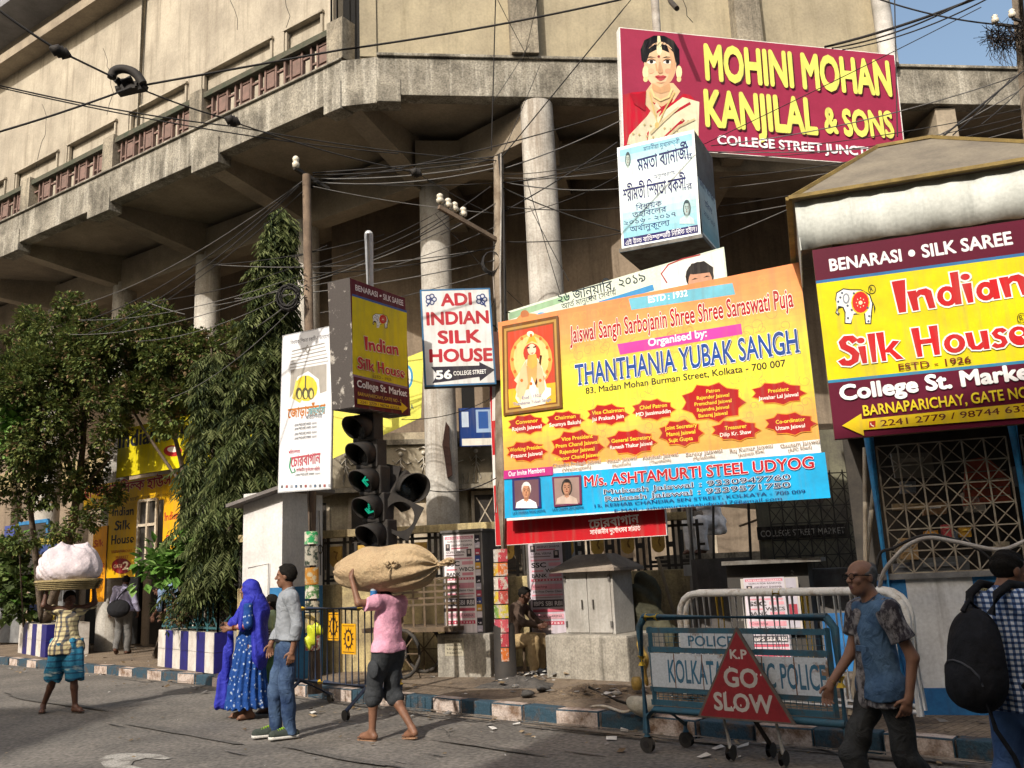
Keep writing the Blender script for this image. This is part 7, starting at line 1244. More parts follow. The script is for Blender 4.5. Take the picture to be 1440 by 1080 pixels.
o = thing('framed_board', 'large dark notice board in a blue frame at the far left edge', 'board', Y(48, 800, 23.5)[:]); mb = MB(); S = Sign(Y(45, 775, 23.5), -33, 1.5, 1.6); mb.box(S.W(0, 0), (1.3, .04, 1.4), r=S.r, m=m_drk); mb.build('panel', None, o); mb = MB()
for x in (-.7, .7): mb.box(S.W(x, -.35), (.09, .07, 2.2), r=S.r, m=m_bb)
mb.box(S.W(0, .75), (1.4, .07, .09), r=S.r, m=m_bb); mb.build('frame', None, o)
mb = MB(); S = Sign(Y(12, 763, 24), -33, .5, .9); S.back(mb, .05, mat('faded_blue', (.05, .07, .25), (.04, .05, .16), sc=5)); S.rect(.1, .4, .9, .6, 'c8c8cc'); o = thing('street_sign', 'small blue and white sign at the far left edge', 'sign', S.c[:]); mb.build('plate', None, o); S.done(o)
# hand cart behind the pink-shirted porter
o = thing('hand_cart', 'dark wooden slatted hand cart in the shade behind the jute sack', 'cart', (-1.7, 13.6, .15)); mb = MB(); a = Y(565, 835, 13.9); b = Y(640, 815, 13.3)
for k in range(5): mb.bar(Vector((-2.1, 13.6, 1.15+k*.09)), Vector((-.9, 13.1, 1.17+k*.09)), .03, .03, m_wood)
for k in range(8): x = -2.1+k*.17; y = 13.6-k*.071; mb.bar((x, y, .8), (x, y, 1.55), .03, .03, m_wood)
mb.build('slatted_side', None, o); mb = MB(); mb.box((-1.5, 13.6, .82), (1.5, .9, .06), r=(1.2, -.5, 0), m=m_wood); mb.build('bed', None, o)
for s in (0, 1):
    w = MB(); c = Vector((-1.75+.25*s, 13.15+.7*s, .5)); w.tube([c+Vector((.3*math.cos(t*.4)*.92, -.3*math.cos(t*.4)*.38, .33*math.sin(t*.4))) for t in range(16)], .03, 6, m_drk, closed=True)
    for t in range(8): w.bar(c, c+Vector((.28*math.cos(t*.785)*.92, -.28*math.cos(t*.785)*.38, .31*math.sin(t*.785))), .014, m=m_wood)
    w.build('wheel', None, o)
# stick, sack, tarpaulin, yellow rag, stones
cable('wooden_stick', [G(828, 966, .42), G(868, 985, .3), G(890, 992, .2)], .014, m_drk, 'thin dark stick leaning on the dirt in front of the wide plinth', 'stick')
cable('white_hose', smooth([G(830, 994, .18), G(850, 993, .18), G(875, 1001, .18), G(890, 998, .2)]), .014, mat('hose_white', (.55, .5, .42), (.4, .35, .28), sc=6), 'short pale hose lying on the dirt behind the kerb', 'hose')

# ================================================================ PEOPLE AND THEIR LOADS (smooth blended distance fields meshed with surface nets)
class Fld:
    def __init__(s, lo, hi, h):
        s.lo = np.array(lo, float); s.h = h; s.n = np.maximum(np.ceil((np.array(hi)-s.lo)/h).astype(int)+1, 4); s.A = np.full(s.n, .5, np.float32)
    def blk(s, a, b):
        i0 = np.clip(np.floor((np.array(a)-s.lo)/s.h).astype(int), 0, s.n-1); i1 = np.clip(np.ceil((np.array(b)-s.lo)/s.h).astype(int)+1, 1, s.n)
        i1 = np.maximum(i1, i0+1); sl = tuple(slice(x, y) for x, y in zip(i0, i1)); X = [s.lo[k]+s.h*np.arange(i0[k], i1[k]) for k in range(3)]
        return sl, X[0][:, None, None], X[1][None, :, None], X[2][None, None, :]
    def put(s, sl, d, k):
        a = s.A[sl]
        if k <= 0: s.A[sl] = np.minimum(a, d)
        else:
            hh = np.clip(.5+.5*(a-d)/k, 0, 1); s.A[sl] = a*(1-hh)+d*hh-k*hh*(1-hh)
    def cap(s, a, b, ra, rb=None, k=.02, sq=None, flat=False):
        """tapered limb from a to b; sq=(axis, factor) flattens it; flat cuts both ends square"""
        a = np.array(a, float); b = np.array(b, float); rb = ra if rb is None else rb; m = max(ra, rb)*1.3+3*k+3*s.h
        sl, x, y, z = s.blk(np.minimum(a, b)-m, np.maximum(a, b)+m); d = b-a; L2 = max(d@d, 1e-9)
        px, py, pz = x-a[0], y-a[1], z-a[2]; t0 = (px*d[0]+py*d[1]+pz*d[2])/L2; t = np.clip(t0, 0, 1)
        qx, qy, qz = px-t*d[0], py-t*d[1], pz-t*d[2]
        if flat:
            qx, qy, qz = px-t0*d[0], py-t0*d[1], pz-t0*d[2]
        if sq is not None:
            v, f = np.array(sq[0], float), sq[1]; v = v/np.linalg.norm(v); c = (qx*v[0]+qy*v[1]+qz*v[2]); e = f-1; D = np.sqrt(np.maximum((qx+c*v[0]*e)**2+(qy+c*v[1]*e)**2+(qz+c*v[2]*e)**2, 1e-12))
        else: D = np.sqrt(np.maximum(qx*qx+qy*qy+qz*qz, 1e-12))
        D = D-(ra+(rb-ra)*t)
        if flat: D = np.maximum(D, (np.abs(t0-.5)-.5)*math.sqrt(L2))
        s.put(sl, D.astype(np.float32), k)
    def ell(s, c, r, k=.02, R=None, neg=False):
        c = np.array(c, float); r = np.array(r, float); m = r.max()+3*k+3*s.h; sl, x, y, z = s.blk(c-m, c+m); p = [x-c[0], y-c[1], z-c[2]]
        if R is not None: p = [R[i][0]*p[0]+R[i][1]*p[1]+R[i][2]*p[2] for i in range(3)]
        q = np.sqrt((p[0]/r[0])**2+(p[1]/r[1])**2+(p[2]/r[2])**2); D = (q-1)*r.min()*(.5+.5*r.max()/r.min())**.5
        if neg: s.A[sl] = np.maximum(s.A[sl], -D)
        else: s.put(sl, D.astype(np.float32), k)
    def grid(s): return [s.lo[k]+s.h*np.arange(s.n[k]) for k in range(3)]
    def xyz(s):
        g = s.grid(); return g[0][:, None, None], g[1][None, :, None], g[2][None, None, :]
    def cut(s, p, n):
        x, y, z = s.xyz(); s.A = np.maximum(s.A, ((x-p[0])*n[0]+(y-p[1])*n[1]+(z-p[2])*n[2])).astype(np.float32)
    def ripple(s, amp, fx, fy, fz, ph=0., amp2=0.):
        x, y, z = s.xyz(); w = np.sin(fx*x+fy*y+fz*z+ph+1.7*np.sin(5*x+3*z+ph)+1.3*np.sin(4*y-6*z)); s.A = (s.A+amp*w*np.abs(w)**.3+amp2*np.sin(23*x+9*y)*np.sin(19*z+11*y+ph)).astype(np.float32)
    def mesh(s):
        A = s.A.copy(); A[[0, -1]] = .1; A[:, [0, -1]] = .1; A[:, :, [0, -1]] = .1
        I = A < 0; n = A.shape; c = np.zeros(tuple(k-1 for k in n), np.uint8)
        off = [(i, j, k) for i in (0, 1) for j in (0, 1) for k in (0, 1)]
        for i, j, k in off: c += I[i:n[0]-1+i, j:n[1]-1+j, k:n[2]-1+k]
        ids = np.argwhere((c > 0) & (c < 8)); idx = np.full(c.shape, -1, np.int64); idx[tuple(ids.T)] = np.arange(len(ids)); acc = np.zeros((len(ids), 3)); cnt = np.zeros(len(ids))
        for ax in range(3):
            for o in [(u, v) for u in (0, 1) for v in (0, 1)]:
                q = [0, 0, 0]; oth = [a for a in range(3) if a != ax]; q[oth[0]], q[oth[1]] = o; p0 = ids+np.array(q); q[ax] = 1; p1 = ids+np.array(q)
                a = A[tuple(p0.T)]; b = A[tuple(p1.T)]; m = (a < 0) != (b < 0); t = np.where(m, a/np.where(m, a-b, 1), 0); pt = p0.astype(float); pt[:, ax] += t; acc[m] += pt[m]; cnt[m] += 1
        V = s.lo+s.h*(acc/np.maximum(cnt, 1)[:, None]); Fc = []
        for ax in range(3):
            o1, o2 = [a for a in range(3) if a != ax]; sl0 = [slice(1, -1)]*3; sl1 = [slice(1, -1)]*3; sl0[ax] = slice(0, -1); sl1[ax] = slice(1, None)
            a = I[tuple(sl0)]; b = I[tuple(sl1)]; e = np.argwhere(a != b); st = np.array([1, 1, 1]); st[ax] = 0; e = e+st
            f = a[tuple((e-st).T)]; q = []
            for u, v in ((0, 0), (1, 0), (1, 1), (0, 1)):
                w = e.copy(); w[:, o1] -= u; w[:, o2] -= v; q.append(idx[tuple(w.T)])
            q = np.stack(q, 1)
            if ax == 1: f = ~f
            q[f] = q[f][:, ::-1]; q = q[(q >= 0).all(1)]; Fc.append(q)
        return V, np.concatenate(Fc) if Fc else np.zeros((0, 4), int)
def fmesh(fl, name, m, parent, label=None, relax=1):
    V, Q = fl.mesh(); me = bpy.data.meshes.new(name); me.from_pydata(V.tolist(), [], Q.tolist()); me.polygons.foreach_set('use_smooth', [True]*len(me.polygons)); me.update()
    for x in (m if isinstance(m, list) else [m]): me.materials.append(x)
    o = bpy.data.objects.new(name, me); COL.objects.link(o); o.parent = parent
    if relax:
        bm = bmesh.new(); bm.from_mesh(me)
        for _ in range(relax): bmesh.ops.smooth_vert(bm, verts=bm.verts, factor=.4, use_axis_x=True, use_axis_y=True, use_axis_z=True)
        bmesh.ops.recalc_face_normals(bm, faces=bm.faces); bm.to_mesh(me); bm.free()
    if label: o['label'] = label
    return o
def skin_mat(name, c): return mat(name, c, tuple(v*.75 for v in c), sc=9, rough=.55, fine=.08, spec=.35)
SK1 = skin_mat('skin_brown', (.2, .095, .055)); SK2 = skin_mat('skin_dark', (.1, .045, .028)); SK3 = skin_mat('skin_tan', (.26, .13, .08))
m_hair = mat('hair_black', (.009, .008, .007), (.014, .012, .01), sc=20, rough=.85, bump=.5, bsc=70, spec=.08); m_eye = ink('120c0a', .3); m_lip = skin_mat('lip', (.16, .06, .05))
BASEJ = dict(hipR=(.09, 0, .9), hipL=(-.09, 0, .9), kneeR=(.1, .02, .48), kneeL=(-.1, .02, .48), ankR=(.1, -.02, .075), ankL=(-.1, -.02, .075), toeR=(.12, .15, .03), toeL=(-.12, .15, .03), pel=(0, 0, .93), waist=(0, .0, 1.06), chest=(0, .0, 1.27), neck=(0, -.01, 1.43), head=(0, .02, 1.585), shR=(.175, -.01, 1.385), shL=(-.175, -.01, 1.385), elR=(.22, -.03, 1.1), elL=(-.22, -.03, 1.1), wrR=(.23, .05, .86), wrL=(-.23, .05, .86), hdR=(0, .12, -1), hdL=(0, .12, -1))
class Person:
    def __init__(s, label, base, psi, H, skin, J=None, h=.0085, name='person', female=False, headturn=0., headtilt=0., feet=True, group=None, hand=True, thin=1.):
        s.o = thing(name, label, 'person', base, group); s.k = H/1.70; s.h = h; s.psi = math.radians(psi); s.skin = skin; s.f = female; s.ht = math.radians(headturn); s.hl = math.radians(headtilt); s.feet = feet; s.handb = hand; s.thin = thin
        s.J = dict(BASEJ); s.J.update(J or {}); c, sn = math.cos(s.psi), math.sin(s.psi)
        s.Rt = np.array([[c, sn, 0], [-sn, c, 0], [0, 0, 1]])   # local (right, fwd, up) -> world
        s.P = {k: s.w(v) for k, v in s.J.items()}; pts = np.array([v for k, v in s.P.items() if not k.startswith('hd')]); s.lo = pts.min(0)-.24; s.hi = pts.max(0)+.24; s.lo[2] = -.05
        s.side = s.d((1, 0, 0)); s.fwd = s.d((0, 1, 0)); s.body()
    def w(s, v): return s.Rt @ (np.array(v, float)*s.k)
    def d(s, v): return s.Rt @ np.array(v, float)
    def fld(s, lo=None, hi=None, h=None): return Fld(s.lo if lo is None else lo, s.hi if hi is None else hi, h or s.h)
    def body(s):
        P, k, t = s.P, s.k, s.thin; F = s.fld(h=s.h*.85); fl = (s.fwd, 1.35)
        F.cap(P['pel'], P['waist'], .115*k*t, .1*k*t, .05, fl); F.cap(P['waist'], P['chest'], .1*k*t, .12*k*t, .05, fl); F.cap(P['shL'], P['shR'], .055*k, .055*k, .05)
        F.cap(P['chest'], P['neck'], .09*k, .055*k, .04); F.cap(P['neck'], P['neck']+(P['head']-P['neck'])*.55, .05*k, .048*k, .03)
        for q in 'RL':
            F.cap(P['hip'+q], P['knee'+q], .078*k*t, .054*k, .03); m = P['knee'+q]+(P['ank'+q]-P['knee'+q])*.35; F.cap(P['knee'+q], m, .05*k, .052*k, .02); F.cap(m, P['ank'+q], .05*k, .034*k, .02)
            F.cap(P['sh'+q], P['el'+q], .046*k*t, .037*k, .025); F.cap(P['el'+q], P['wr'+q], .037*k, .025*k, .02)
            a, e = P['ank'+q], P['toe'+q]; dv = (e-a); dv[2] = 0; L = np.linalg.norm(dv)+1e-6; dv /= L; heel = a-dv*.035*k; heel[2] = max(a[2]-.04*k, .0)
            F.cap(a, heel, .036*k, .032*k, .02); F.cap(heel, e-dv*.04*k, .03*k, .036*k, .02); F.cap(a+dv*.02*k, e-dv*.04*k, .032*k, .026*k, .02)
            sd = np.array([-dv[1], dv[0], 0])
            for j in range(5): F.cap(e-dv*.035*k+sd*(.028-.014*j)*k, e+dv*(.012-.006*abs(j-1))*k+sd*(.032-.016*j)*k-np.array([0, 0, .012*k]), .0105*k, .009*k, .006)
            if s.handb: s.hand(F, q)
        s.headf(F); o = fmesh(F, 'body', [s.skin, m_eye, m_lip], s.o); s.bodyo = o
        me = o.data; n = len(me.polygons); C = np.zeros(n*3); me.polygons.foreach_get('center', C); C = C.reshape(-1, 3); mi = np.zeros(n, np.int32)
        for e in s.eyes: mi[np.linalg.norm((C-e)*np.array([1, 1, 1.5]), axis=1) < .0095*k] = 1
        mi[(np.linalg.norm((C-s.mouth)*np.array([1, 1, 2.6]), axis=1) < .024*k)] = 2; me.polygons.foreach_set('material_index', mi)
    def hand(s, F, q):
        k = s.k; w = s.P['wr'+q]; dv = s.d(s.J['hd'+q]); dv /= np.linalg.norm(dv); out = s.side*(1 if q == 'R' else -1); pn = -out-dv*(-out@dv)
        if np.linalg.norm(pn) < .2: pn = s.fwd-dv*(s.fwd@dv)
        pn /= np.linalg.norm(pn); sd = np.cross(dv, pn); sd = sd*(1 if sd@s.fwd > 0 else -1); c = w+dv*.05*k
        F.cap(w, w+dv*.03*k, .023*k, .026*k, .015)
        for j in range(4): F.cap(w+dv*.025*k+sd*(.012-.008*j)*k, w+dv*.085*k+sd*(.03-.02*j)*k, .014*k, .0125*k, .008)
        for j in range(4):
            L = (.068, .076, .07, .054)[j]*k; r0 = w+dv*.088*k+sd*(.031-.0205*j)*k; cu = .25+.1*j; m = r0+(dv*math.cos(cu)+pn*math.sin(cu))*L*.5; F.cap(r0, m, .0095*k, .009*k, .003); F.cap(m, m+(dv*math.cos(cu*2.6)+pn*math.sin(cu*2.6))*L*.5, .009*k, .0078*k, .003)
        r0 = w+dv*.03*k+sd*.028*k; m = r0+(dv*.6+sd*.7+pn*.25)*.04*k; F.cap(r0, m, .0125*k, .011*k, .006); F.cap(m, m+(dv*.85+sd*.25+pn*.3)*.034*k, .0105*k, .009*k, .003)
    def headf(s, F):
        k = s.k; c = s.P['head']; a = s.ht; f = s.fwd*math.cos(a)+s.side*math.sin(a); r = np.cross(f, [0, 0, 1]); u = np.array([0, 0, 1.]); tl = s.hl; f, u = f*math.cos(tl)-u*math.sin(tl), u*math.cos(tl)+f*math.sin(tl)
        s.hf, s.hr, s.hu = f, r, u; R = np.array([r, f, u]); g = lambda x, y, z: c+(r*x+f*y+u*z)*k; s.hp = g; E = lambda p, rr, kk=.012: F.ell(g(*p), np.array(rr)*k, kk, R)
        E((0, -.008, .03), (.074, .094, .082)); E((0, .018, -.045), (.058, .068, .07), .02); E((0, .045, -.085), (.034, .034, .026), .02); F.cap(g(0, -.02, -.06), s.P['neck'], .048*k, .05*k, .02)
        F.cap(g(0, .082, .022), g(0, .104, -.018), .009*k, .0135*k, .008)
        for q in (-1, 1):
            E((q*.034, .076, .03), (.026, .012, .008), .008); E((q*.076, -.008, -.002), (.011, .022, .032), .004); E((q*.04, .062, -.02), (.02, .02, .018), .012); F.cap(g(q*.012, .1, -.02), g(q*.014, .095, -.022), .008*k, .008*k, .004)
        F.cap(g(-.018, .084, -.052), g(.018, .084, -.052), .0085*k, .0085*k, .004); F.cap(g(-.014, .082, -.064), g(.014, .082, -.064), .0085*k, .0085*k, .004)
        s.eyes = [g(q*.031, .083, .012) for q in (-1, 1)]; s.mouth = g(0, .09, -.058)
    def hair(s, m=None, bald=0., length=0., grow=.014):
        k = s.k; F = Fld(s.P['head']-.2*k, s.P['head']+.2*k, s.h*.75); R = np.array([s.hr, s.hf, s.hu]); F.ell(s.hp(0, -.014, .032), np.array([.078, .096, .088])*k+grow*k*np.array([.5, .6, .9]), .01, R)
        if length: F.cap(s.hp(0, -.06, .0), s.hp(0, -.075, -length), .07*k, .05*k, .03)
        n = s.hf*.86-s.hu*.5; F.cut(s.hp(0, .06, .075), n); n = -s.hu*.86+s.hf*.5; F.cut(s.hp(0, -.02, -.04-length), n)
        if bald: F.cut(s.hp(0, -.04, .07), s.hu*.8+s.hf*.6)
        for q in (-1, 1): F.ell(s.hp(q*.085, .03, -.03), np.array([.04, .05, .05])*k, R=R, neg=True)
        F.ripple(.0025, 60, 60, 90); return fmesh(F, 'hair', m or m_hair, s.o)
    def shirt(s, m, sleeve='long', hem=.86, ease=.022, name='shirt', rip=.009, collar=True, open_=False, flare=.0, label=None, sc=0):
        P, k, t = s.P, s.k, s.thin; F = s.fld(); e = ease*k; fl = (s.fwd, 1.3); dn = P['pel']+(P['pel']-P['waist'])*.9; 
        F.cap(dn, P['waist'], (.125+flare)*k*t+e, .118*k*t+e, .04, fl); F.cap(P['hipL'], P['hipR'], (.1+flare)*k*t+e, (.1+flare)*k*t+e, .03); F.cap(P['hipL']-np.array([0, 0, .1*k]), P['hipR']-np.array([0, 0, .1*k]), (.095+flare)*k*t+e, (.095+flare)*k*t+e, .03); F.cap(P['waist'], P['chest'], .118*k*t+e, .128*k*t+e, .04, fl); F.cap(P['shL'], P['shR'], .062*k+e*.5, .062*k+e*.5, .05); F.cap(P['chest'], P['neck'], .1*k+e*.4, .06*k, .03)
        for q in 'RL':
            a, b, c = P['sh'+q], P['el'+q], P['wr'+q]
            if sleeve == 'none': continue
            if sleeve == 'short': F.cap(a, a+(b-a)*.62, .062*k+e*.5, .066*k+e*.5, .03, flat=True); F.cap(a, a+(b-a)*.2, .06*k+e*.5, .06*k+e*.5, .03)
            else:
                F.cap(a, b, .06*k+e*.4, .05*k+e*.4, .03); f = {'long': .97, 'roll': .25}[sleeve]; F.cap(b, b+(c-b)*f, .05*k+e*.4, .038*k+e*.3, .02, flat=True)
        F.cut(s.w((0, 0, hem)), (0, 0, -1.)); nb = P['neck']; up = (P['head']-P['neck']); up /= np.linalg.norm(up); F.cut(nb+up*.035*k, up*.95+s.fwd*.25)
        if sleeve == 'none':
            for q, sg in (('R', 1), ('L', -1)): F.cut(P['sh'+q]+s.side*sg*.035*k, s.side*sg)
        F.ripple(rip, 17, 13, 19, s.psi, rip*.5); o = fmesh(F, name, m, s.o, label)
        if collar:
            Fc = Fld(nb-.16*k, nb+.16*k, s.h*.75); Fc.cap(nb-up*.015*k, nb+up*.045*k, .075*k, .062*k, .01, flat=True); Fc.cap(nb-up*.1*k, nb+up*.1*k, .052*k, .05*k, 0) if False else None
            Fc.cut(nb+up*.05*k, up+s.fwd*.5); fmesh(Fc, 'collar', m, o)
        return o
    def legs(s, m, to=1., ease=.018, name='trousers', top=.95, rip=.01, wide=0.):
        P, k, t = s.P, s.k, s.thin; F = s.fld(); e = ease*k; fl = (s.fwd, 1.25); F.cap(P['pel']-np.array([0, 0, .03*k]), P['waist'], .122*k*t+e*.6, .115*k*t+e*.5, .03, fl)
        for q in 'RL':
            a, b, c = P['hip'+q], P['knee'+q], P['ank'+q]
            F.cap(a, b, .084*k*t+e, .06*k+e, .03)
            if to > 1.: F.cap(b, b+(c-b)*(to-1)*1.08, .06*k+e, .048*k+e+wide, .02, flat=True); F.cap(b, b+(c-b)*.2, .06*k+e, .059*k+e, .02)
        F.cut(s.w((0, 0, top)), (0, 0, 1.)); F.ripple(rip*.7, 24, 19, 13, 1+s.psi, rip*.4); return fmesh(F, name, m, s.o)
    def shoe(s, m, sole=None, laces=None, name='shoe'):
        k = s.k
        for q in 'RL':
            a, e = s.P['ank'+q], s.P['toe'+q]; dv = e-a; up = np.array([0, 0, 1.]); dvn = dv*np.array([1, 1, 0]); dvn /= np.linalg.norm(dvn); F = Fld(np.minimum(a, e)-.13*k, np.maximum(a, e)+.13*k, s.h*.75); heel = a-dvn*.045*k; heel[2] = a[2]-.035*k; tp = e.copy(); tp[2] = e[2]+.012*k
            F.cap(heel, tp, .042*k, .046*k, .02); F.cap(a+dvn*.01, a+(tp-a)*.7, .045*k, .036*k, .02); F.cap(a-up*.02*k, a+up*.03*k, .048*k, .046*k, .01, flat=True)
            ax_ = tp-heel; pn = np.cross(np.cross(ax_, up), ax_); pn /= np.linalg.norm(pn); pn = pn if pn[2] > 0 else -pn; F.cut(heel-pn*.034*k, -pn); o = fmesh(F, name, m, s.o)
            if sole:
                G_ = Fld(np.minimum(a, e)-.13*k, np.maximum(a, e)+.13*k, s.h*.75); G_.cap(heel-pn*.018*k, tp-pn*.02*k, .046*k, .05*k, .02); G_.cut(heel-pn*.012*k, pn); G_.cut(heel-pn*.04*k, -pn); fmesh(G_, 'sole', sole, o)
            if laces:
                mb = MB(); sd = np.cross(dvn, up)
                for j in range(5): c = a+(tp-a)*(.25+.12*j)+pn*(.043-.003*j)*k; mb.tube([Vector(c-sd*.026*k), Vector(c+pn*.006*k), Vector(c+sd*.026*k)], .008*k, 6, laces)
                mb.sphere(Vector(a+(tp-a)*.2+pn*.045*k), .016*k, laces, 8, 6); lo = mb.build('laces', None, None); lo.parent = o
    def sandal(s, m, strap=None, name='sandal'):
        k = s.k
        for q in 'RL':
            a, e = s.P['ank'+q], s.P['toe'+q]; dv = e-a; dvn = dv*np.array([1, 1, 0]); dvn /= np.linalg.norm(dvn); up = np.array([0, 0, 1.]); sd = np.cross(dvn, up); heel = a-dvn*.06*k; heel[2] = a[2]-.078*k; tp = e+dvn*.03*k; tp[2] = e[2]-.03*k; mb = MB(); pts = []
            ax = tp-heel
            for f, w in ((0, .015), (.06, .03), (.3, .033), (.6, .042), (.85, .042), (.97, .025), (1, .01)): pts.append((heel+ax*f, w*k))
            L = [Vector(p+sd*w) for p, w in pts]+[Vector(p-sd*w) for p, w in pts[::-1]]; mb.prism(L, Vector((0, 0, -.014)), m); mb.tube([Vector(heel+ax*.62+sd*.038*k), Vector(heel+ax*.75+up*.055*k), Vector(heel+ax*.88+up*.02*k), Vector(heel+ax*.75+up*.055*k), Vector(heel+ax*.62-sd*.038*k)], .007*k, 6, strap or m); so_ = mb.build(name, None, None); so_.parent = s.o
    def part(s, mb, name, parent=None): 
        o = mb.build(name, None, None); o.parent = parent or s.o; return o
def plain(name, c, c2=None, sc=6, rough=.85): return mat(name, c, c2 or tuple(v*.7 for v in c), sc=sc, rough=rough, bump=.55, bsc=14, bdist=.035, fine=.12, spec=.15)
def weave(fn, name, **k): return pattern(name, fn, **k)
m_plaid = pattern('plaid_yellow', lambda N, L, t: n_mix(N, L, n_wave(N, L, t, 'Z', 5.2, .62, .8), n_mix(N, L, n_wave(N, L, t, 'X', 5.2, .55, .8, (0, 0, .5)), (.55, .47, .27), (.14, .12, .1)), n_mix(N, L, n_wave(N, L, t, 'X', 5.2, .55, .8, (0, 0, .5)), (.3, .24, .15), (.06, .07, .09))))
m_check = pattern('check_blue', lambda N, L, t: n_mix(N, L, n_wave(N, L, t, 'Z', 11, .5, .62), n_mix(N, L, n_wave(N, L, t, 'X', 11, .5, .62, (0, 0, .3)), (.55, .58, .64), (.08, .13, .25)), n_mix(N, L, n_wave(N, L, t, 'X', 11, .5, .62, (0, 0, .3)), (.08, .13, .25), (.02, .035, .09))))
m_lungi = pattern('lungi_blue', lambda N, L, t: n_mix(N, L, n_noise(N, L, t, 7, .56, .66, 3, (.5, .5, 2.2)), n_mix(N, L, n_wave(N, L, t, 'Z', 4, .75, .9), (.025, .15, .25), (.02, .07, .13)), (.35, .42, .4)))
def n_flower(N, L, t, sc, a, b):
    v = N.new('ShaderNodeTexVoronoi'); v.inputs['Scale'].default_value = sc; L.new(t.outputs['Object'], v.inputs['Vector']); r = N.new('ShaderNodeMapRange'); r.inputs[1].default_value = a; r.inputs[2].default_value = b; L.new(v.outputs['Distance'], r.inputs[0]); return r.outputs[0]
m_floral = pattern('floral_blue', lambda N, L, t: n_mix(N, L, n_flower(N, L, t, 21, .2, .3), (.3, .36, .46), (.012, .05, .2)))
m_veil = pattern('veil_blue', lambda N, L, t: n_mix(N, L, n_noise(N, L, t, 4, .3, .7), (.016, .02, .24), (.035, .04, .36)), rough=.6)
m_print = pattern('print_grey', lambda N, L, t: n_mix(N, L, n_noise(N, L, t, 20, .45, .6, 5, (1, 1, .6)), (.035, .03, .035), (.24, .22, .215)))
def denim(name, c, c2): return pattern(name, lambda N, L, t: n_mix(N, L, n_noise(N, L, t, 3.5, .35, .68), c, c2), bsc=90)
m_jean = denim('jeans_blue', (.018, .035, .085), (.075, .12, .2)); m_jean2 = denim('jeans_light', (.035, .075, .18), (.08, .14, .28)); m_jean3 = denim('jeans_black', (.012, .012, .013), (.05, .05, .048)); m_vest = denim('denim_vest', (.035, .07, .13), (.1, .17, .26))
m_grey = pattern('shirt_grey', lambda N, L, t: n_mix(N, L, n_wave(N, L, t, 'X', 26, .4, .6), (.2, .215, .235), (.25, .262, .28))); m_pink = plain('tee_pink', (.66, .33, .42), (.55, .25, .34)); m_lav = plain('shirt_lavender', (.32, .3, .42)); m_short = plain('shorts_grey', (.045, .048, .052)); m_gtr = plain('trousers_grey', (.13, .125, .12)); m_bk = plain('bag_black', (.017, .017, .02), (.01, .01, .011), 14); m_sand = plain('sandal_tan', (.3, .17, .1)); m_whc = plain('cloth_white', (.62, .62, .64)); m_sbl = plain('shirt_sky', (.17, .24, .36)); m_khaki = plain('khaki', (.38, .27, .14)); m_lime = ink('8fb81e'); m_sneak = plain('sneaker_dark', (.05, .06, .05)); m_sole = ink('c8c4bc'); m_brown = plain('shoe_brown', (.1, .05, .035))
# --- porter with the white bundle
pb = G(88, 1002); p = Person('man in a plaid shirt and blue lungi carrying a white bundle on his head', pb, 143, 1.60, SK2, dict(elR=(.34, .08, 1.5), wrR=(.3, .06, 1.76), hdR=(-.25, .1, 1), elL=(-.34, .06, 1.5), wrL=(-.31, .05, 1.76), hdL=(.25, .1, 1), shR=(.18, 0, 1.42), shL=(-.18, 0, 1.42), kneeR=(.11, -.1, .5), ankR=(.2, -.32, .09), toeR=(.24, -.2, .03), kneeL=(-.1, .1, .48), ankL=(-.14, .1, .075), toeL=(-.2, .26, .03), head=(.0, .04, 1.56)), headturn=-12, headtilt=14)
p.hair(); p.shirt(m_plaid, 'roll', hem=.8, flare=.02, ease=.03)
F = p.fld(); k = p.k
for q in 'RL': F.cap(p.P['hip'+q]+np.array([0, 0, .08]), p.P['knee'+q]+(p.P['ank'+q]-p.P['knee'+q])*.12, .135*k, .125*k, .05, flat=True)
F.ripple(.012, 34, 30, 3, 0, .004); fmesh(F, 'lungi', m_lungi, p.o)
p.sandal(plain('sandal_dark', (.06, .05, .04)))
hc = Vector(p.P['head'])+Vector(pb); bc = hc+Vector((-.02, 0, .17*p.k+.02))
bo_ = thing('wicker_basket', 'shallow cane basket on the head of the man in plaid', 'basket', bc[:]); mb = MB(); m_cane = mat('cane', (.32, .25, .12), (.2, .15, .07), sc=12, rough=.9, bump=.6)
mb.lathe(bc+Vector((0, 0, -.05)), [(.3, 0), (.36, .02), (.41, .1), (.43, .13), (.41, .14), (.3, .06)], 30, m_cane)
for i in range(5): mb.tube([bc+Vector(((.37+.013*i)*math.cos(a*.21), (.37+.013*i)*math.sin(a*.21), -.03+.024*i)) for a in range(30)], .011, 5, m_cane, closed=True)
mb.build('cane_tray', None, bo_)
t = thing('cloth_bundle', 'bulging white cloth bundle piled in the cane basket', 'bundle', (bc+Vector((0, 0, .05)))[:]); F = Fld((-.5, -.5, -.1), (.5, .5, .72), .011); F.ell((0, 0, .16), (.42, .38, .24), .05); F.ell((-.08, 0, .3), (.3, .28, .22), .08); F.ell((.15, .02, .3), (.22, .24, .2), .08); F.cap((-.12, 0, .42), (-.14, .02, .56), .09, .012, .06); F.cap((.2, 0, .42), (.23, .0, .55), .07, .01, .06); F.cut((0, 0, .0), (0, 0, -1)); x, y, z = F.xyz(); F.A = (F.A+.007*np.sin(np.arctan2(y, x-.03)*11+7*np.sin(z*5+x*4)+22*z+5*np.sin(6*y))*np.clip(z*4, .3, 1)).astype(np.float32); F.ripple(.007, 26, 18, 12, .5, .004); fmesh(F, 'white_cloth', plain('bundle_cloth', (.6, .52, .53), (.46, .4, .42), 3), t)
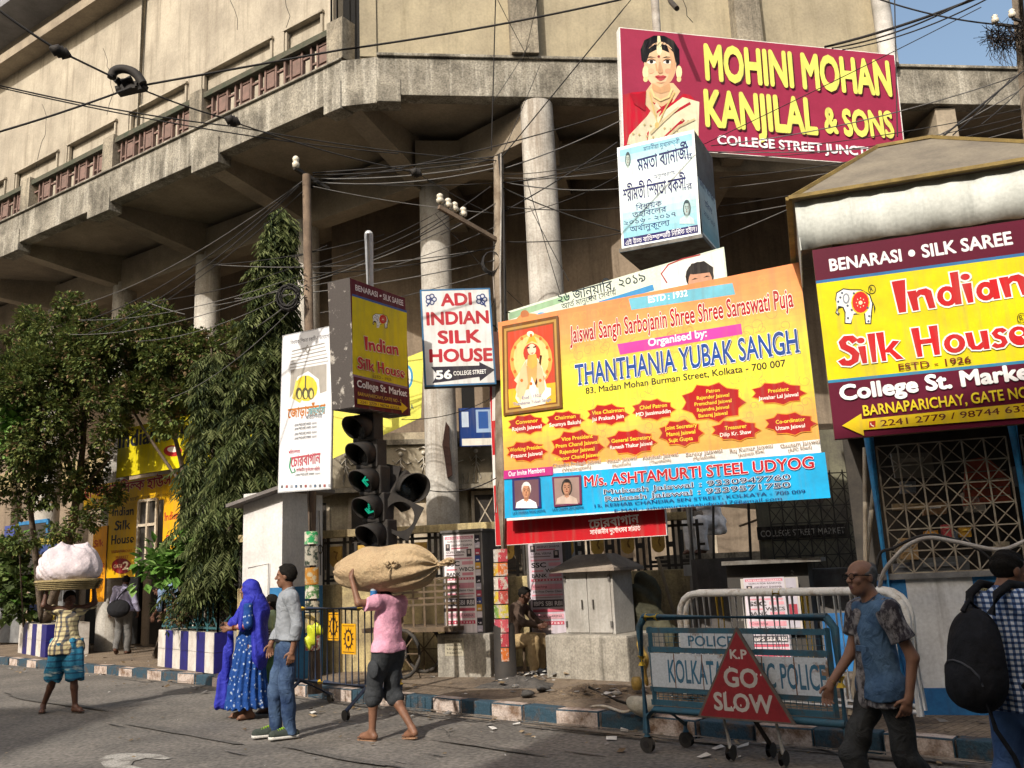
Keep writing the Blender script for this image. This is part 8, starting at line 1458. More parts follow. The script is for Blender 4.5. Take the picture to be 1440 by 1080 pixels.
# --- man with shoulder bag
pb = G(171, 920, .15); p = Person('man in a lavender shirt walking away with a black shoulder bag', pb, -8, 1.74, SK2, dict(kneeL=(-.1, .08, .5), ankL=(-.09, -.14, .14), toeL=(-.1, -.03, .04), kneeR=(.1, .06, .48), ankR=(.1, .05, .075), wrR=(.3, .02, .9), elR=(.25, -.04, 1.1), wrL=(-.3, .02, .92), head=(.0, .1, 1.56)), h=.012, headtilt=25)
p.hair(); p.shirt(m_lav, 'long', hem=.9, ease=.035); p.legs(m_gtr, 2.); p.shoe(m_brown)
bg_ = thing('shoulder_bag', 'black shoulder bag slung across the back of the man in lavender', 'bag', pb[:]); F = Fld((-.5, -.6, .6), (.5, .3, 1.6), .013); q = p.w((-.05, -.2, .98)); R_ = p.Rt.T; F.ell(q, (.25, .1, .2), .02, R_); F.ell(q+p.w((0, -.03, -.05)), (.17, .08, .1), .03, R_); fmesh(F, 'bag_body', m_bk, bg_); mb = MB(); mb.tube([Vector(p.w(v)) for v in ((-.22, -.16, 1.0), (-.05, -.165, 1.25), (.1, -.12, 1.42), (.13, -.02, 1.47), (.1, .1, 1.4))], .016, 6, m_bk); so_ = mb.build('strap', None, None); so_.parent = bg_
# --- woman in blue
pb = G(348, 1010); p = Person('woman in a blue floral dress and long bright blue veil facing left', pb, -98, 1.60, SK1, dict(elL=(-.23, -.02, 1.16), wrL=(-.16, .2, 1.12), hdL=(.2, 1, -.05), elR=(.22, 0, 1.15), wrR=(.12, .24, 1.16), hdR=(-.2, 1, 0), ankL=(-.08, -.04, .075), toeL=(-.16, .1, .03), ankR=(.1, .06, .075), toeR=(.09, .23, .03)), female=True, headturn=10)
k = p.k; p.hair(length=.05); F = p.fld(); fl = (p.fwd, 1.2)
F.cap(p.w((0, 0, .14)), p.w((0, 0, 1.0)), .27*k, .15*k, .03, flat=True); F.cap(p.P['pel'], p.P['chest'], .15*k, .14*k, .06, fl); F.cap(p.P['shL'], p.P['shR'], .07*k, .07*k, .05)
for q in 'RL': F.cap(p.P['sh'+q], p.P['el'+q], .068*k, .062*k, .03); 
x, y, z = F.xyz(); F.A = (F.A+.016*np.clip((1.0-z)/.5, 0, 1)*np.sin(np.arctan2(y, x)*17+2*np.sin(z*5))).astype(np.float32); F.cut(p.P['neck'], (0, 0, 1.)); F.ripple(.004, 11, 12, 24); fmesh(F, 'dress', m_floral, p.o)
F = p.fld(); m_red = pattern('sleeve_red', lambda N, L, t: n_mix(N, L, n_noise(N, L, t, 30, .45, .6), (.25, .03, .04), (.5, .3, .28))); F.cap(p.P['el'+'L'], p.P['elL']+(p.P['wrL']-p.P['elL'])*.6, .052*k, .04*k, .01, flat=True); F.cap(p.P['elR'], p.P['elR']+(p.P['wrR']-p.P['elR'])*.6, .052*k, .04*k, .01, flat=True); fmesh(F, 'sleeve', m_red, p.o)
mb = MB(); a, b = Vector(p.P['elL']), Vector(p.P['wrL'])
for f, c in ((.72, 'd8b060'), (.78, 'c03030'), (.84, 'd8b060')): mb.cyl(a+(b-a)*f, a+(b-a)*(f+.03), .036*k, n=14, m=ink(c, .3))
p.part(mb, 'bangles')
F = p.fld(p.lo-.2, p.hi+.25); R_ = np.array([p.hr, p.hf, p.hu]); F.ell(p.hp(0, -.03, .03), np.array([.105, .115, .118])*k, .02, R_); F.cap(p.hp(0, -.055, 0), p.w((0, -.12, 1.3)), .12*k, .17*k, .05, (p.fwd, 1.1)); F.cap(p.w((.13, -.02, 1.42)), p.w((-.13, -.02, 1.42)), .09*k, .09*k, .05); F.cap(p.w((0, -.11, 1.3)), p.w((0, -.14, .8)), .2*k, .24*k, .05, (p.fwd, 2.0)); F.cap(p.w((-.15, .02, 1.4)), p.w((-.19, .06, 1.15)), .075*k, .07*k, .04)
F.cap(p.w((.08, .06, 1.4)), p.w((.02, .22, 1.15)), .06*k, .05*k, .03); F.cap(p.w((.02, .22, 1.15)), p.w((.04, .34, .2)), .04*k, .085*k, .03, (p.side, 1.6), flat=False); n = p.hf*.9-p.hu*.1
# open the face side of the hood
F.ell(p.hp(0, .1, -.02), np.array([.085, .085, .12])*k, R=R_, neg=True); x, y, z = F.xyz(); F.A = (F.A+.014*np.clip((1.36-z)/.2, 0, 1)*np.sin(58*(x*p.fwd[0]+y*p.fwd[1])+3*np.sin(z*4)+9*(x*p.side[0]+y*p.side[1]))+.003*np.sin(80*z+30*x)*np.clip((z-1.3)/.1, 0, 1)).astype(np.float32); F.ripple(.003, 16, 14, 12, .3, .003); fmesh(F, 'veil', m_veil, p.o)
# --- girl
pb = G(381, 1001); p = Person('girl in pale green half hidden between the woman in blue and the man in grey', pb, -75, 1.42, SK2, dict(elR=(.2, .03, 1.12)), h=.01, headturn=-10); p.hair(length=.08)
p.shirt(plain('top_green', (.42, .52, .3)), 'short', hem=.8, ease=.03); F = p.fld(); F.cap(p.w((0, 0, .15)), p.w((0, 0, 1.0)), .2*p.k, .14*p.k, .03, flat=True); F.ripple(.01, 30, 30, 2); fmesh(F, 'skirt', plain('skirt_green', (.1, .2, .08)), p.o)
F = p.fld(); F.cap(p.P['shL'], p.P['elL'], .075*p.k, .07*p.k, .01); fmesh(F, 'scarf', pattern('scarf_check', lambda N, L, t: n_mix(N, L, n_wave(N, L, t, 'Z', 9, .75, .85), n_mix(N, L, n_wave(N, L, t, 'Y', 9, .75, .85), (.02, .02, .025), (.4, .4, .4)), (.4, .4, .4))), p.o); p.sandal(m_bk)
# --- man in grey shirt
pb = G(403, 1038); p = Person('man in a light grey shirt and blue jeans with lime-laced sneakers, facing left', pb, -112, 1.75, SK1, dict(ankL=(-.07, -.03, .085), toeL=(-.08, .14, .04), ankR=(.12, .1, .085), toeR=(.13, .28, .04), kneeR=(.11, .1, .49), elL=(-.24, -.07, 1.1), wrL=(-.22, -.02, .86), hdL=(.0, .15, -1), elR=(.23, .0, 1.12), wrR=(.17, .14, .92)), headturn=20)
p.hair(grow=.018); p.shirt(m_grey, 'long', hem=.955, ease=.024); p.legs(m_jean, 2., ease=.014, top=.965); mb = MB(); F = p.fld(); F.cap(p.w((0, 0, .93)), p.w((0, 0, .968)), .152*p.k, .152*p.k, .0, (p.fwd, 1.2), flat=True); fmesh(F, 'belt', m_bk, p.o); p.shoe(m_sneak, m_sole, m_lime, 'sneaker')
# --- porter with jute sack
pb = G(548, 1040); p = Person('man in a pink T-shirt and grey shorts walking with a jute sack on his head', pb, -50, 1.62, SK1, dict(elL=(-.36, .05, 1.4), wrL=(-.36, .16, 1.66), hdL=(.25, .3, 1), shL=(-.18, -.02, 1.4), elR=(.26, .1, 1.18), wrR=(.22, .3, 1.3), hdR=(-.2, .5, .8), kneeL=(-.09, .14, .49), ankL=(-.1, .16, .075), toeL=(-.12, .33, .03), kneeR=(.1, .08, .47), ankR=(.14, -.2, .1), toeR=(.16, -.06, .03), head=(0, .06, 1.5), neck=(0, .02, 1.4), chest=(0, .01, 1.25)), headtilt=12)
p.hair(); p.shirt(m_pink, 'short', hem=.88, ease=.03, collar=False, rip=.008); p.legs(m_short, 1.1, ease=.028, wide=.012); p.sandal(m_sand, m_brown, 'flip_flop')
mb = MB()
F = Fld(p.P['head']-.2, p.P['head']+.2, .008); F.ell(p.hp(0, -.01, .055), np.array([.094, .11, .075])*p.k, .01, np.array([p.hr, p.hf, p.hu])); F.cut(p.hp(0, 0, .03), -p.hu); fmesh(F, 'cap', plain('cap_grey', (.12, .125, .12)), p.o)
q = p.w((-.26, .04, .75))
mb = MB(); a = p.w((-.12, -.13, .72)); F = p.fld(); F.ell(p.w((-.19, .03, .72)), np.array([.03, .08, .09]), .02, p.Rt.T); fmesh(F, 'cargo_pocket', m_short, p.o)
hd = Vector(p.P['head'])+Vector(pb); sc_ = Y(544, 800, hd.y+.02); sx = thing('jute_sack', 'big tied jute sack balanced on the head of the man in pink', 'sack', sc_[:]); ax = np.array([.96, -.28, .02]); ax /= np.linalg.norm(ax); uy = np.cross([0, 0, 1.], ax); uz = np.cross(ax, uy); R_ = np.array([ax, uy, uz])
F = Fld((-.68, -.55, -.4), (.8, .5, .4), .011); F.ell((0, 0, 0), (.5, .3, .235), .03, R_); F.ell(-ax*.2, (.32, .27, .2), .1, R_); F.ell(ax*.2+uz*.0, (.3, .27, .215), .1, R_); F.cap(ax*.4, ax*.56, .12, .03, .06); F.cap(ax*.56, ax*.68+uz*.03, .03, .055, .01, (uz, 1.6)); F.cap(-ax*.38+uz*.02, -ax*.46, .12, .1, .08)
x, y, z = F.xyz(); t_ = x*ax[0]+y*ax[1]+z*ax[2]; v = x*uy[0]+y*uy[1]+z*uy[2]; w = x*uz[0]+y*uz[1]+z*uz[2]; F.A = (F.A+.013*np.clip((t_+.15)/.5, 0, 1.4)*np.sin(np.arctan2(w, v)*12+4*t_)+.009*np.clip((-t_-.1)/.35, 0, 1)*np.sin(np.arctan2(w, v)*9-3*t_)+.008*np.sin(13*t_+6*v+4*w)+.02*np.clip(-w-.12, 0, .2)).astype(np.float32); F.ripple(.005, 12, 10, 14, 0, .003)
m_jute = pattern('jute', lambda N, L, t: n_mix(N, L, n_noise(N, L, t, 3, .3, .7), n_mix(N, L, n_noise(N, L, t, 90, .35, .65, 2), (.3, .2, .11), (.42, .3, .18)), n_mix(N, L, n_noise(N, L, t, 70, .35, .65, 2, (1, 1, 4)), (.35, .25, .14), (.5, .38, .23))), bump=.6, bsc=160); fmesh(F, 'jute_cloth', m_jute, sx)
mb = MB(); tp_ = []
for i in range(16):
    f = -.44+.78*i/15; th = .25+.08*math.sin(i*.9); r1 = .305*math.sqrt(max(0, 1-(f/.53)**2)); r2 = .24*math.sqrt(max(0, 1-(f/.53)**2)); tp_.append(Vector(ax*f-uy*(r1*math.cos(th)+.004)+uz*(r2*math.sin(th)-.01)))
mb.tube(tp_, .009, 6, m_jute); e = tp_[-4]
for s_ in (-1, 1): mb.tube([e, e+Vector((.03*s_, -.05, .04)), e+Vector((.07*s_, -.05, .02)), e+Vector((.03*s_, -.03, -.02)), e], .01, 6, m_jute)
mb.tube([e, e+Vector((-.02, -.03, -.06)), e+Vector((-.03, -.02, -.11))], .008, 6, m_jute); so_ = mb.build('stitched_seam', None, None); so_.parent = sx
mb = MB(); q = Vector(p.hp(-.14, .0, .0))+Vector(pb); bt = thing('water_bottle', 'small blue-labelled water bottle wedged under the jute sack', 'bottle', q[:]); mb.lathe(q+Vector((0, 0, -.1)), [(.03, 0), (.034, .01), (.034, .14), (.018, .18), (.014, .2)], 14, mat('bottle_clear', (.4, .45, .5), (.3, .35, .4), rough=.2)); mb.build('bottle_body', None, bt); mb = MB(); mb.lathe(q+Vector((0, 0, -.06)), [(.0355, 0), (.0355, .08)], 14, ink('1a6aa8')); mb.build('paper_label', None, bt)
# --- man in denim waistcoat
pb = Y(1232, 900, 5.45); pb.z = 0; p = Person('balding man with glasses in a denim waistcoat and black jeans walking left', pb, -98, 1.55, SK3, dict(elR=(.2, .08, 1.1), wrR=(.17, .26, .92), hdR=(-.1, .45, -1), elL=(-.23, -.1, 1.1), wrL=(-.22, -.05, .87), hdL=(.2, .3, -1), kneeR=(.1, .2, .5), ankR=(.1, .1, .085), toeR=(.1, .28, .03), kneeL=(-.1, -.06, .48), ankL=(-.12, -.38, .1), toeL=(-.12, -.22, .04), head=(0, .05, 1.59)), h=.0075, headturn=-10, thin=.86)
p.hair(mat('hair_grey', (.05, .045, .042), (.1, .095, .09), sc=30, rough=.7), bald=1, grow=.006); p.shirt(m_print, 'short', hem=.8, ease=.02, name='shirt'); p.shirt(m_vest, 'none', hem=.84, ease=.036, name='waistcoat', collar=True, rip=.007); p.legs(m_jean3, 2., ease=.016); p.shoe(m_bk)
F = p.fld(); F.cap(p.w((.05, .095, .82)), p.w((.02, .1, 1.36)), .055*p.k, .035*p.k, .01, (p.fwd, 1.25)); F.ripple(.003, 20, 20, 26); fmesh(F, 'shirt_front', m_print, p.o)
mb = MB(); g = p.hp; fr_ = m_bk
for q in (-1, 1): mb.tube([Vector(g(q*.033+.027*math.cos(a*.7), .099, .012+.019*math.sin(a*.7))) for a in range(9)], .0024, 5, fr_, closed=True); mb.tube([Vector(g(q*.06, .096, .017)), Vector(g(q*.079, .05, .018)), Vector(g(q*.083, -.012, .012))], .0035, 5, fr_)
mb.tube([Vector(g(-.006, .102, .016)), Vector(g(.006, .102, .016))], .0035, 5, fr_); p.part(mb, 'glasses'); mb = MB(); a, b = Vector(p.P['elR']), Vector(p.P['wrR']); mb.cyl(a+(b-a)*.93, a+(b-a)*.97, .031*p.k, n=14, m=ink('b89a60', .3)); p.part(mb, 'bracelet')
mb = MB(); c = Vector(p.w((-.13, .17, 1.16))); mb.box(c, (.11, .02, .03), r=Vector(p.side), u=Z, m=m_vest); p.part(mb, 'pocket_flap')
# --- man with backpack
pb = Y(1420, 900, 4.95); pb.z = 0; p = Person('man in a blue checked shirt and jeans with a black backpack at the right edge', pb, 78, 1.58, SK1, dict(elR=(.24, .06, 1.1), wrR=(.2, .26, .95), elL=(-.24, .05, 1.1), wrL=(-.2, .2, .95), kneeL=(-.1, -.05, .48), ankL=(-.1, -.3, .1), toeL=(-.1, -.14, .04), kneeR=(.1, .12, .49), ankR=(.1, .1, .085), toeR=(.1, .28, .03), head=(0, .07, 1.57)), h=.0075, headturn=6, headtilt=8)
p.hair(grow=.007); p.shirt(m_check, 'long', hem=.8, ease=.03); p.legs(m_jean2, 2., ease=.016); p.shoe(m_bk)
bp = thing('backpack', 'large black backpack worn by the man in the checked shirt', 'backpack', pb[:]); F = Fld((-.75, -.6, .65), (.5, .6, 1.65), .01); R_ = p.Rt.T; F.ell(p.w((0, -.24, 1.08)), np.array([.16, .12, .24]), .04, R_); F.ell(p.w((0, -.27, .97)), np.array([.15, .13, .14]), .06, R_); F.ell(p.w((0, -.2, 1.22)), np.array([.13, .08, .12]), .06, R_); F.ripple(.004, 14, 16, 22, 0, .003); fmesh(F, 'bag_body', m_bk, bp); F = Fld((-.75, -.6, .65), (.5, .6, 1.5), .01); F.ell(p.w((0, -.34, .96)), np.array([.12, .065, .12]), .03, R_); F.ripple(.003, 20, 20, 26); fmesh(F, 'front_pocket', m_bk, bp)
mb = MB()
for q in (-1, 1): mb.tube([Vector(p.w(v)) for v in ((q*.09, -.17, 1.34), (q*.11, -.13, 1.45), (q*.12, -.04, 1.505), (q*.125, .06, 1.485), (q*.14, .14, 1.36), (q*.165, .15, 1.2), (q*.19, .08, 1.06), (q*.18, -.1, .95))], .024, 8, m_bk)
mb.tube([Vector(p.w(v)) for v in ((.12, -.3, .88), (.13, -.28, .74), (.14, -.2, .6), (.15, -.18, .52))], .012, 6, m_bk); mb.tube([Vector(p.w(v)) for v in ((.0, -.17, 1.36), (0, -.23, 1.42), (0, -.28, 1.36))], .014, 6, m_bk); so_ = mb.build('strap', None, None); so_.parent = bp
mb = MB(); mb.tube([Vector(p.w((.15*math.cos(a), -.335-.05*math.sin(a)**2, .97+.13*math.sin(a)))) for a in (0, .4, .8, 1.2, 1.57, 1.95, 2.35, 2.75, 3.14)], .006, 5, plain('zip_grey', (.07, .07, .075))); so_ = mb.build('zip', None, None); so_.parent = bp
# --- seated figures in the background
SIT = dict(pel=(0, 0, .5), waist=(0, .02, .64), chest=(0, .1, .86), neck=(0, .16, 1.02), head=(0, .24, 1.15), shR=(.17, .14, .97), shL=(-.17, .14, .97), elR=(.22, .3, .76), elL=(-.22, .3, .76), wrR=(.1, .46, .7), wrL=(-.1, .46, .7), hdR=(-.3, 1, 0), hdL=(.3, 1, 0), hipR=(.09, .02, .48), hipL=(-.09, .02, .48), kneeR=(.14, .42, .5), kneeL=(-.14, .42, .5), ankR=(.13, .4, .08), ankL=(-.13, .4, .08), toeR=(.14, .57, .03), toeL=(-.14, .57, .03))
def stool(base, psi, label):
    mb = MB(); b = Vector(base); mb.box(b+Z*.4, (.4, .35, .05), m=m_wood)
    o = thing('wooden_stool', label, 'stool', base); mb.build('seat', None, o)
    for x in (-.16, .16):
        for y in (-.13, .13): mb = MB(); mb.bar(b+Vector((x, y, 0)), b+Vector((x, y, .38)), .04, m=m_wood); mb.build('leg', None, o)
pb = G(248, 902, .15); BEND = dict(waist=(0, .08, 1.06), chest=(0, .3, 1.22), neck=(0, .46, 1.28), head=(0, .6, 1.27), shR=(.17, .42, 1.22), shL=(-.17, .42, 1.22), elR=(.22, .45, .94), elL=(-.22, .45, .94), wrR=(.15, .6, .8), wrL=(-.15, .6, .8)); pb = Y(262, 880, 18.6); pb.z = .2; p = Person('man in a pale blue shirt bending over behind the teal railing of the striped planter', pb, -85, 1.78, SK2, BEND, h=.013, headtilt=45); p.hair(); p.shirt(m_sbl, 'long', hem=.86, ease=.045); p.legs(m_gtr, 2.)
pb = Vector((-.16, 13.25, .15)); stool(pb[:], 0, 'low wooden stool between the sticker-wrapped pole and the shaded poster box'); p = Person('man in khaki trousers sitting in shade behind the sticker-wrapped pole', pb, 115, 1.6, SK2, SIT, h=.011, headtilt=20); p.hair(); p.shirt(plain('shirt_brown', (.09, .06, .045)), 'long', hem=.4); p.legs(m_khaki, 2., ease=.03); p.shoe(m_bk)
pb = Y(1012, 800, 14.9); pb.z = 1.72; led = MB(); led.bx(pb.x-.9, pb.x+1.2, 14.6, 15.6, .15, 1.72, m_conc); led.build('masonry_ledge', None, None, 'grey masonry ledge behind the fence under the man in white', 'ledge'); p = Person('man in white clothes crouching on the ledge behind the steel pole and fence', (pb.x, pb.y+.1, 1.72), -120, 1.75, SK2, SIT, h=.012, headtilt=40); p.hair(); p.shirt(m_whc, 'long', hem=.3, ease=.045, rip=.012); p.legs(m_whc, 2., ease=.04)
# yellow carrier bag hung on the crowd barrier
q = Y(441, 890, 11.9); t = thing('carrier_bag', 'crumpled yellow-green plastic bag hanging on the crowd barrier beside the man in grey', 'bag', q[:]); F = Fld((-.2, -.15, -.25), (.2, .15, .2), .009); F.ell((.03, 0, .04), (.1, .06, .08), .02); F.ell((-.04, 0, -.08), (.07, .05, .11), .05); F.ripple(.012, 40, 30, 26, 0, .006); fmesh(F, 'plastic', mat('bag_yellow', (.55, .58, .03), (.35, .4, .03), sc=8, rough=.4), t)
# tarpaulin, yellow cloth, sacks and rubbish behind the wide plinth
q = Y(905, 835, 12.75); t = thing('tarpaulin', 'olive tarpaulin bundle slumped against the fence beside the grey cabinet', 'tarpaulin', (q.x, q.y, .7)); F = Fld((-.5, -.4, -.6), (.6, .4, .9), .014); F.ell((0, 0, .3), (.26, .2, .45), .05); F.ell((.1, 0, -.1), (.32, .22, .36), .08); F.ripple(.03, 18, 12, 11, .4, .012); fmesh(F, 'sheet', plain('tarp_olive', (.09, .085, .055), (.05, .048, .032), 4), t)
q = Y(900, 915, 10.9); t = thing('yellow_cloth', 'dirty yellow cloth draped between the wide plinth and the police barricade', 'cloth', q[:]); F = Fld((-.3, -.2, -.45), (.35, .25, .4), .012); F.cap((.0, .05, .12), (.04, 0, -.1), .06, .07, .04, ((1, -.4, .2), 2.2)); F.cap((.04, 0, -.1), (.06, .04, -.34), .07, .04, .04, ((1, -.4, 0), 1.8)); F.ripple(.022, 30, 20, 10, .2, .01); fmesh(F, 'rag', plain('cloth_yellow', (.36, .23, .05), (.2, .13, .04), 5), t)
q = G(900, 985, .3); t = thing('rubble_sack', 'pale cement sack slumped on the dirt behind the police barricade', 'sack', q[:]); F = Fld((-.35, -.3, -.2), (.35, .3, .25), .012); F.ell((.03, 0, -.05), (.17, .13, .1), .04); F.ripple(.014, 20, 16, 22, .1, .008); fmesh(F, 'cloth', plain('sack_pale', (.4, .37, .3)), t)
q = Y(895, 957, 10.6); t = thing('plastic_pot', 'small ochre plastic pot on the rubbish behind the cement sack', 'pot', q[:]); mb = MB(); mb.lathe(q+Vector((0, 0, -.1)), [(.045, 0), (.06, .04), (.065, .09), (.05, .13), (.04, .14)], 18, mat('pot_ochre', (.3, .2, .05), (.2, .13, .04), rough=.5)); mb.build('pot_body', None, t)

# ================================================================ VEGETATION, CABLES, LITTER
def leafmat(n, c, c2): return mat(n, c, c2, sc=1.2, rough=.75, spec=.15, fine=.15, trans=.22)
LV_A = [leafmat('leaf_olive', (0.166, 0.189, 0.048), (0.088, 0.111, 0.031)), leafmat('leaf_green', (0.135, 0.185, 0.055), (0.07, 0.1, 0.03)), leafmat('leaf_dark', (0.066, 0.092, 0.031), (0.040, 0.057, 0.022)), leafmat('leaf_brown', (0.243, 0.166, 0.088), (0.133, 0.088, 0.048))]
LV_B = [leafmat('ashoka_green', (0.093, 0.119, 0.037), (0.051, 0.068, 0.024)), leafmat('ashoka_light', (0.187, 0.212, 0.085), (0.102, 0.119, 0.048)), leafmat('ashoka_dark', (0.034, 0.048, 0.020), (0.020, 0.031, 0.014))]
LV_C = [leafmat('fig_green', (0.119, 0.238, 0.043), (0.068, 0.153, 0.025)), leafmat('fig_pale', (0.221, 0.340, 0.102), (0.119, 0.221, 0.051))]
m_bark = mat('bark', (.13, .1, .075), (.07, .05, .035), sc=7, rough=1, bump=.8)
def leaf(mb, p, d, up, L, w, m):
    """one bent leaf: stalk p, direction d"""
    d = d.normalized(); s = d.cross(up)
    if s.length < .05: s = d.cross(Vector((1, 0, .1)))
    s.normalize(); n = s.cross(d); q = p+d*L*.5+n*L*.06; t = p+d*L-n*L*.1
    mb.add([p, q+s*w/2, t, q-s*w/2], [(0, 1, 2), (0, 2, 3)], m)
def rv(r): 
    while 1:
        v = Vector((r.uniform(-1, 1), r.uniform(-1, 1), r.uniform(-1, 1)))
        if .05 < v.length < 1: return v
def crown_blobs(blobs, n, L, w, mats, wts, seed, tw=.5, shell=.55):
    """leaves in small sprays through uneven clumps; blob = (centre, rx, ry, rz)"""
    r = random.Random(seed); mb = MB(); vol = [b[1]*b[2]*b[3] for b in blobs]
    sub = []
    for b, v in zip(blobs, vol):
        for _ in range(max(3, int(60*v/sum(vol)))):
            u = rv(r); u = u.normalized()*(shell+(1-shell)*r.random()); c = b[0]+Vector((u.x*b[1], u.y*b[2], u.z*b[3])); sub.append((c, r.uniform(.16, .34)*(b[1]+b[3])/2+.1, u))
    tw_ = [s[1]**2 for s in sub]
    for _ in range(n//5):
        c, rad, u0 = r.choices(sub, tw_)[0]; u = rv(r); p = c+u*rad; base = (u+u0*.5).normalized(); mk = r.choices(mats, wts)[0]
        for k in range(5):
            d = (base+rv(r)*.9+Vector((0, 0, -.15))).normalized(); leaf(mb, p+rv(r)*.07, d, Vector((0, 0, 1))+rv(r)*tw, L*r.uniform(.6, 1.25), w*r.uniform(.7, 1.2), mk if r.random() < .7 else r.choices(mats, wts)[0])
    return mb
def trunk(o, paths, m=m_bark):
    t = MB()
    for pts, r0, r1 in paths: pts = smooth([Vector(p) for p in pts], 4); n = len(pts); t.tube(pts, [r0+(r1-r0)*i/(n-1) for i in range(n)], 8, m)
    t.build('trunk', None, o)
def PB(px, py, y, rx, rz, ry): 
    c = Y(px, py, y); k = c.y*1.06/FPX; return (c, rx*k, ry, rz*k)
# broad tangled tree at the far left
base = Vector((-11.3, 21.6, .7)); o = thing('tree', 'bushy olive-green tree filling the far left side above the porter', 'tree', base[:])
bl = [PB(20, 520, 19.5, 55, 75, 1.0), PB(75, 475, 19.5, 55, 55, .9), PB(60, 590, 19.3, 65, 80, 1.1), PB(120, 540, 19.3, 60, 70, 1.0), PB(25, 660, 19.4, 45, 60, 1.0), PB(110, 640, 19.5, 45, 60, .9), PB(55, 700, 20, 60, 40, .8), PB(135, 680, 19.8, 28, 40, .6), PB(10, 460, 20, 30, 30, .7), PB(95, 435, 19.5, 26, 24, .5), PB(95, 715, 19.3, 34, 40, .5), PB(40, 745, 19.6, 34, 34, .5), PB(125, 735, 19.6, 20, 28, .4)]
bl = [(b[0], b[1]*1.08, b[2], b[3]*1.08) for b in bl]; mb = crown_blobs(bl, 36000, .112, .068, LV_A, (6, 4, 2, 1.2), 1); mb.build('crown', None, o)
trunk(o, [([base, Y(98, 760, 20.8), Y(108, 690, 20.3), Y(118, 600, 19.6), Y(105, 500, 19.5)], .12, .04), ([base, Y(48, 760, 21), Y(40, 690, 20.5), Y(35, 600, 19.8)], .09, .03), ([Y(108, 690, 20.3), Y(85, 600, 19.6), Y(70, 480, 19.6)], .06, .02), ([Y(104, 700, 20.3), Y(140, 660, 19.8), Y(160, 640, 19.6)], .04, .015)])
base = Vector((-7.6, 19.0, .15)); o = thing('tree', 'second bushy tree with brown-tinged leaves spreading above the yellow shop banner', 'tree', base[:])
bl = [PB(190, 500, 18.6, 60, 55, .9), PB(215, 455, 18.6, 38, 30, .6), PB(260, 510, 18.4, 50, 50, .9), PB(165, 560, 18.8, 40, 45, .8), PB(235, 560, 18.6, 70, 38, .8), PB(300, 480, 18.4, 28, 30, .5), PB(160, 620, 19, 26, 40, .6), PB(310, 550, 18.4, 30, 45, .6), PB(130, 480, 18.8, 36, 40, .7), PB(275, 570, 18.2, 40, 40, .6), PB(325, 500, 18.2, 24, 36, .5), PB(240, 480, 18.3, 40, 36, .6)]
bl = [(b[0], b[1]*1.15, b[2], b[3]*1.12) for b in bl]; mb = crown_blobs(bl, 31000, .11, .066, LV_A, (6, 3.5, 2, 1.8), 2); mb.build('crown', None, o)
trunk(o, [([base, Y(262, 780, 18.8), Y(262, 690, 18.7), Y(245, 610, 18.6), Y(225, 520, 18.6)], .08, .03), ([Y(262, 690, 18.7), Y(200, 600, 18.7), Y(170, 540, 18.7)], .04, .015), ([Y(255, 650, 18.7), Y(290, 560, 18.5), Y(300, 500, 18.5)], .035, .012)])
# ashoka trees: drooping narrow leaves
def ashoka(base, ax, label, seed, n):
    """ax = (px, py, y, half width px) down the stem"""
    o = thing('ashoka_tree', label, 'tree', base[:]); r = random.Random(seed); mb = MB(); pts = [(Y(a, b, c), h*c*1.06/FPX) for a, b, c, h in ax]
    for _ in range(n):
        f = r.random()**.85*(len(pts)-1); i = min(int(f), len(pts)-2); t = f-i; c = pts[i][0].lerp(pts[i+1][0], t); R = pts[i][1]*(1-t)+pts[i+1][1]*t; a = r.uniform(0, 6.283); rr = R*(.25+.75*r.random()**.6)*(.72+.3*math.sin(f*5+a*2)+.22*math.sin(f*11+a)); out = Vector((math.cos(a), math.sin(a), 0)); tip = c+out*rr+Vector((0, 0, -rr*.45+r.uniform(-.1, .1)))
        dr = (out*.7+Vector((0, 0, -.75))+rv(r)*.35).normalized(); mk = r.choices(LV_B, (4, 4, 2))[0]; sd = dr.cross(Vector((0, 0, 1)))
        if sd.length < .1: continue
        sd.normalize()
        for k in range(9):
            q = tip+dr*(k*.035); s = 1 if k % 2 else -1; d = (dr*.55+sd*s*.75+Vector((0, 0, -.35))+rv(r)*.18); leaf(mb, q, d, Vector((0, 0, 1))+rv(r)*.3, r.uniform(.14, .22), r.uniform(.03, .042), mk if r.random() < .8 else r.choices(LV_B, (3, 3, 2))[0])
    mb.build('crown', None, o); trunk(o, [([base]+[p for p, _ in pts[::-1]], .07, .012)])
ashoka(Vector((-4.75, 15.7, .8)), [(396, 296, 14.6, 3), (391, 335, 14.6, 15), (383, 400, 14.6, 30), (381, 470, 14.7, 32), (368, 540, 14.8, 42), (356, 620, 15, 46), (336, 690, 15.2, 54), (320, 760, 15.4, 46), (304, 830, 15.6, 36)], 'tall narrow ashoka tree with drooping dark leaves beside the booth', 3, 2100)
ashoka(Vector((-6.0, 16.9, .8)), [(297, 490, 16.2, 10), (300, 540, 16.2, 22), (302, 600, 16.3, 30), (297, 670, 16.3, 40), (290, 740, 16.4, 48), (285, 820, 16.4, 46)], 'shorter ashoka tree left of the tall one, growing in the striped planter', 4, 1050)
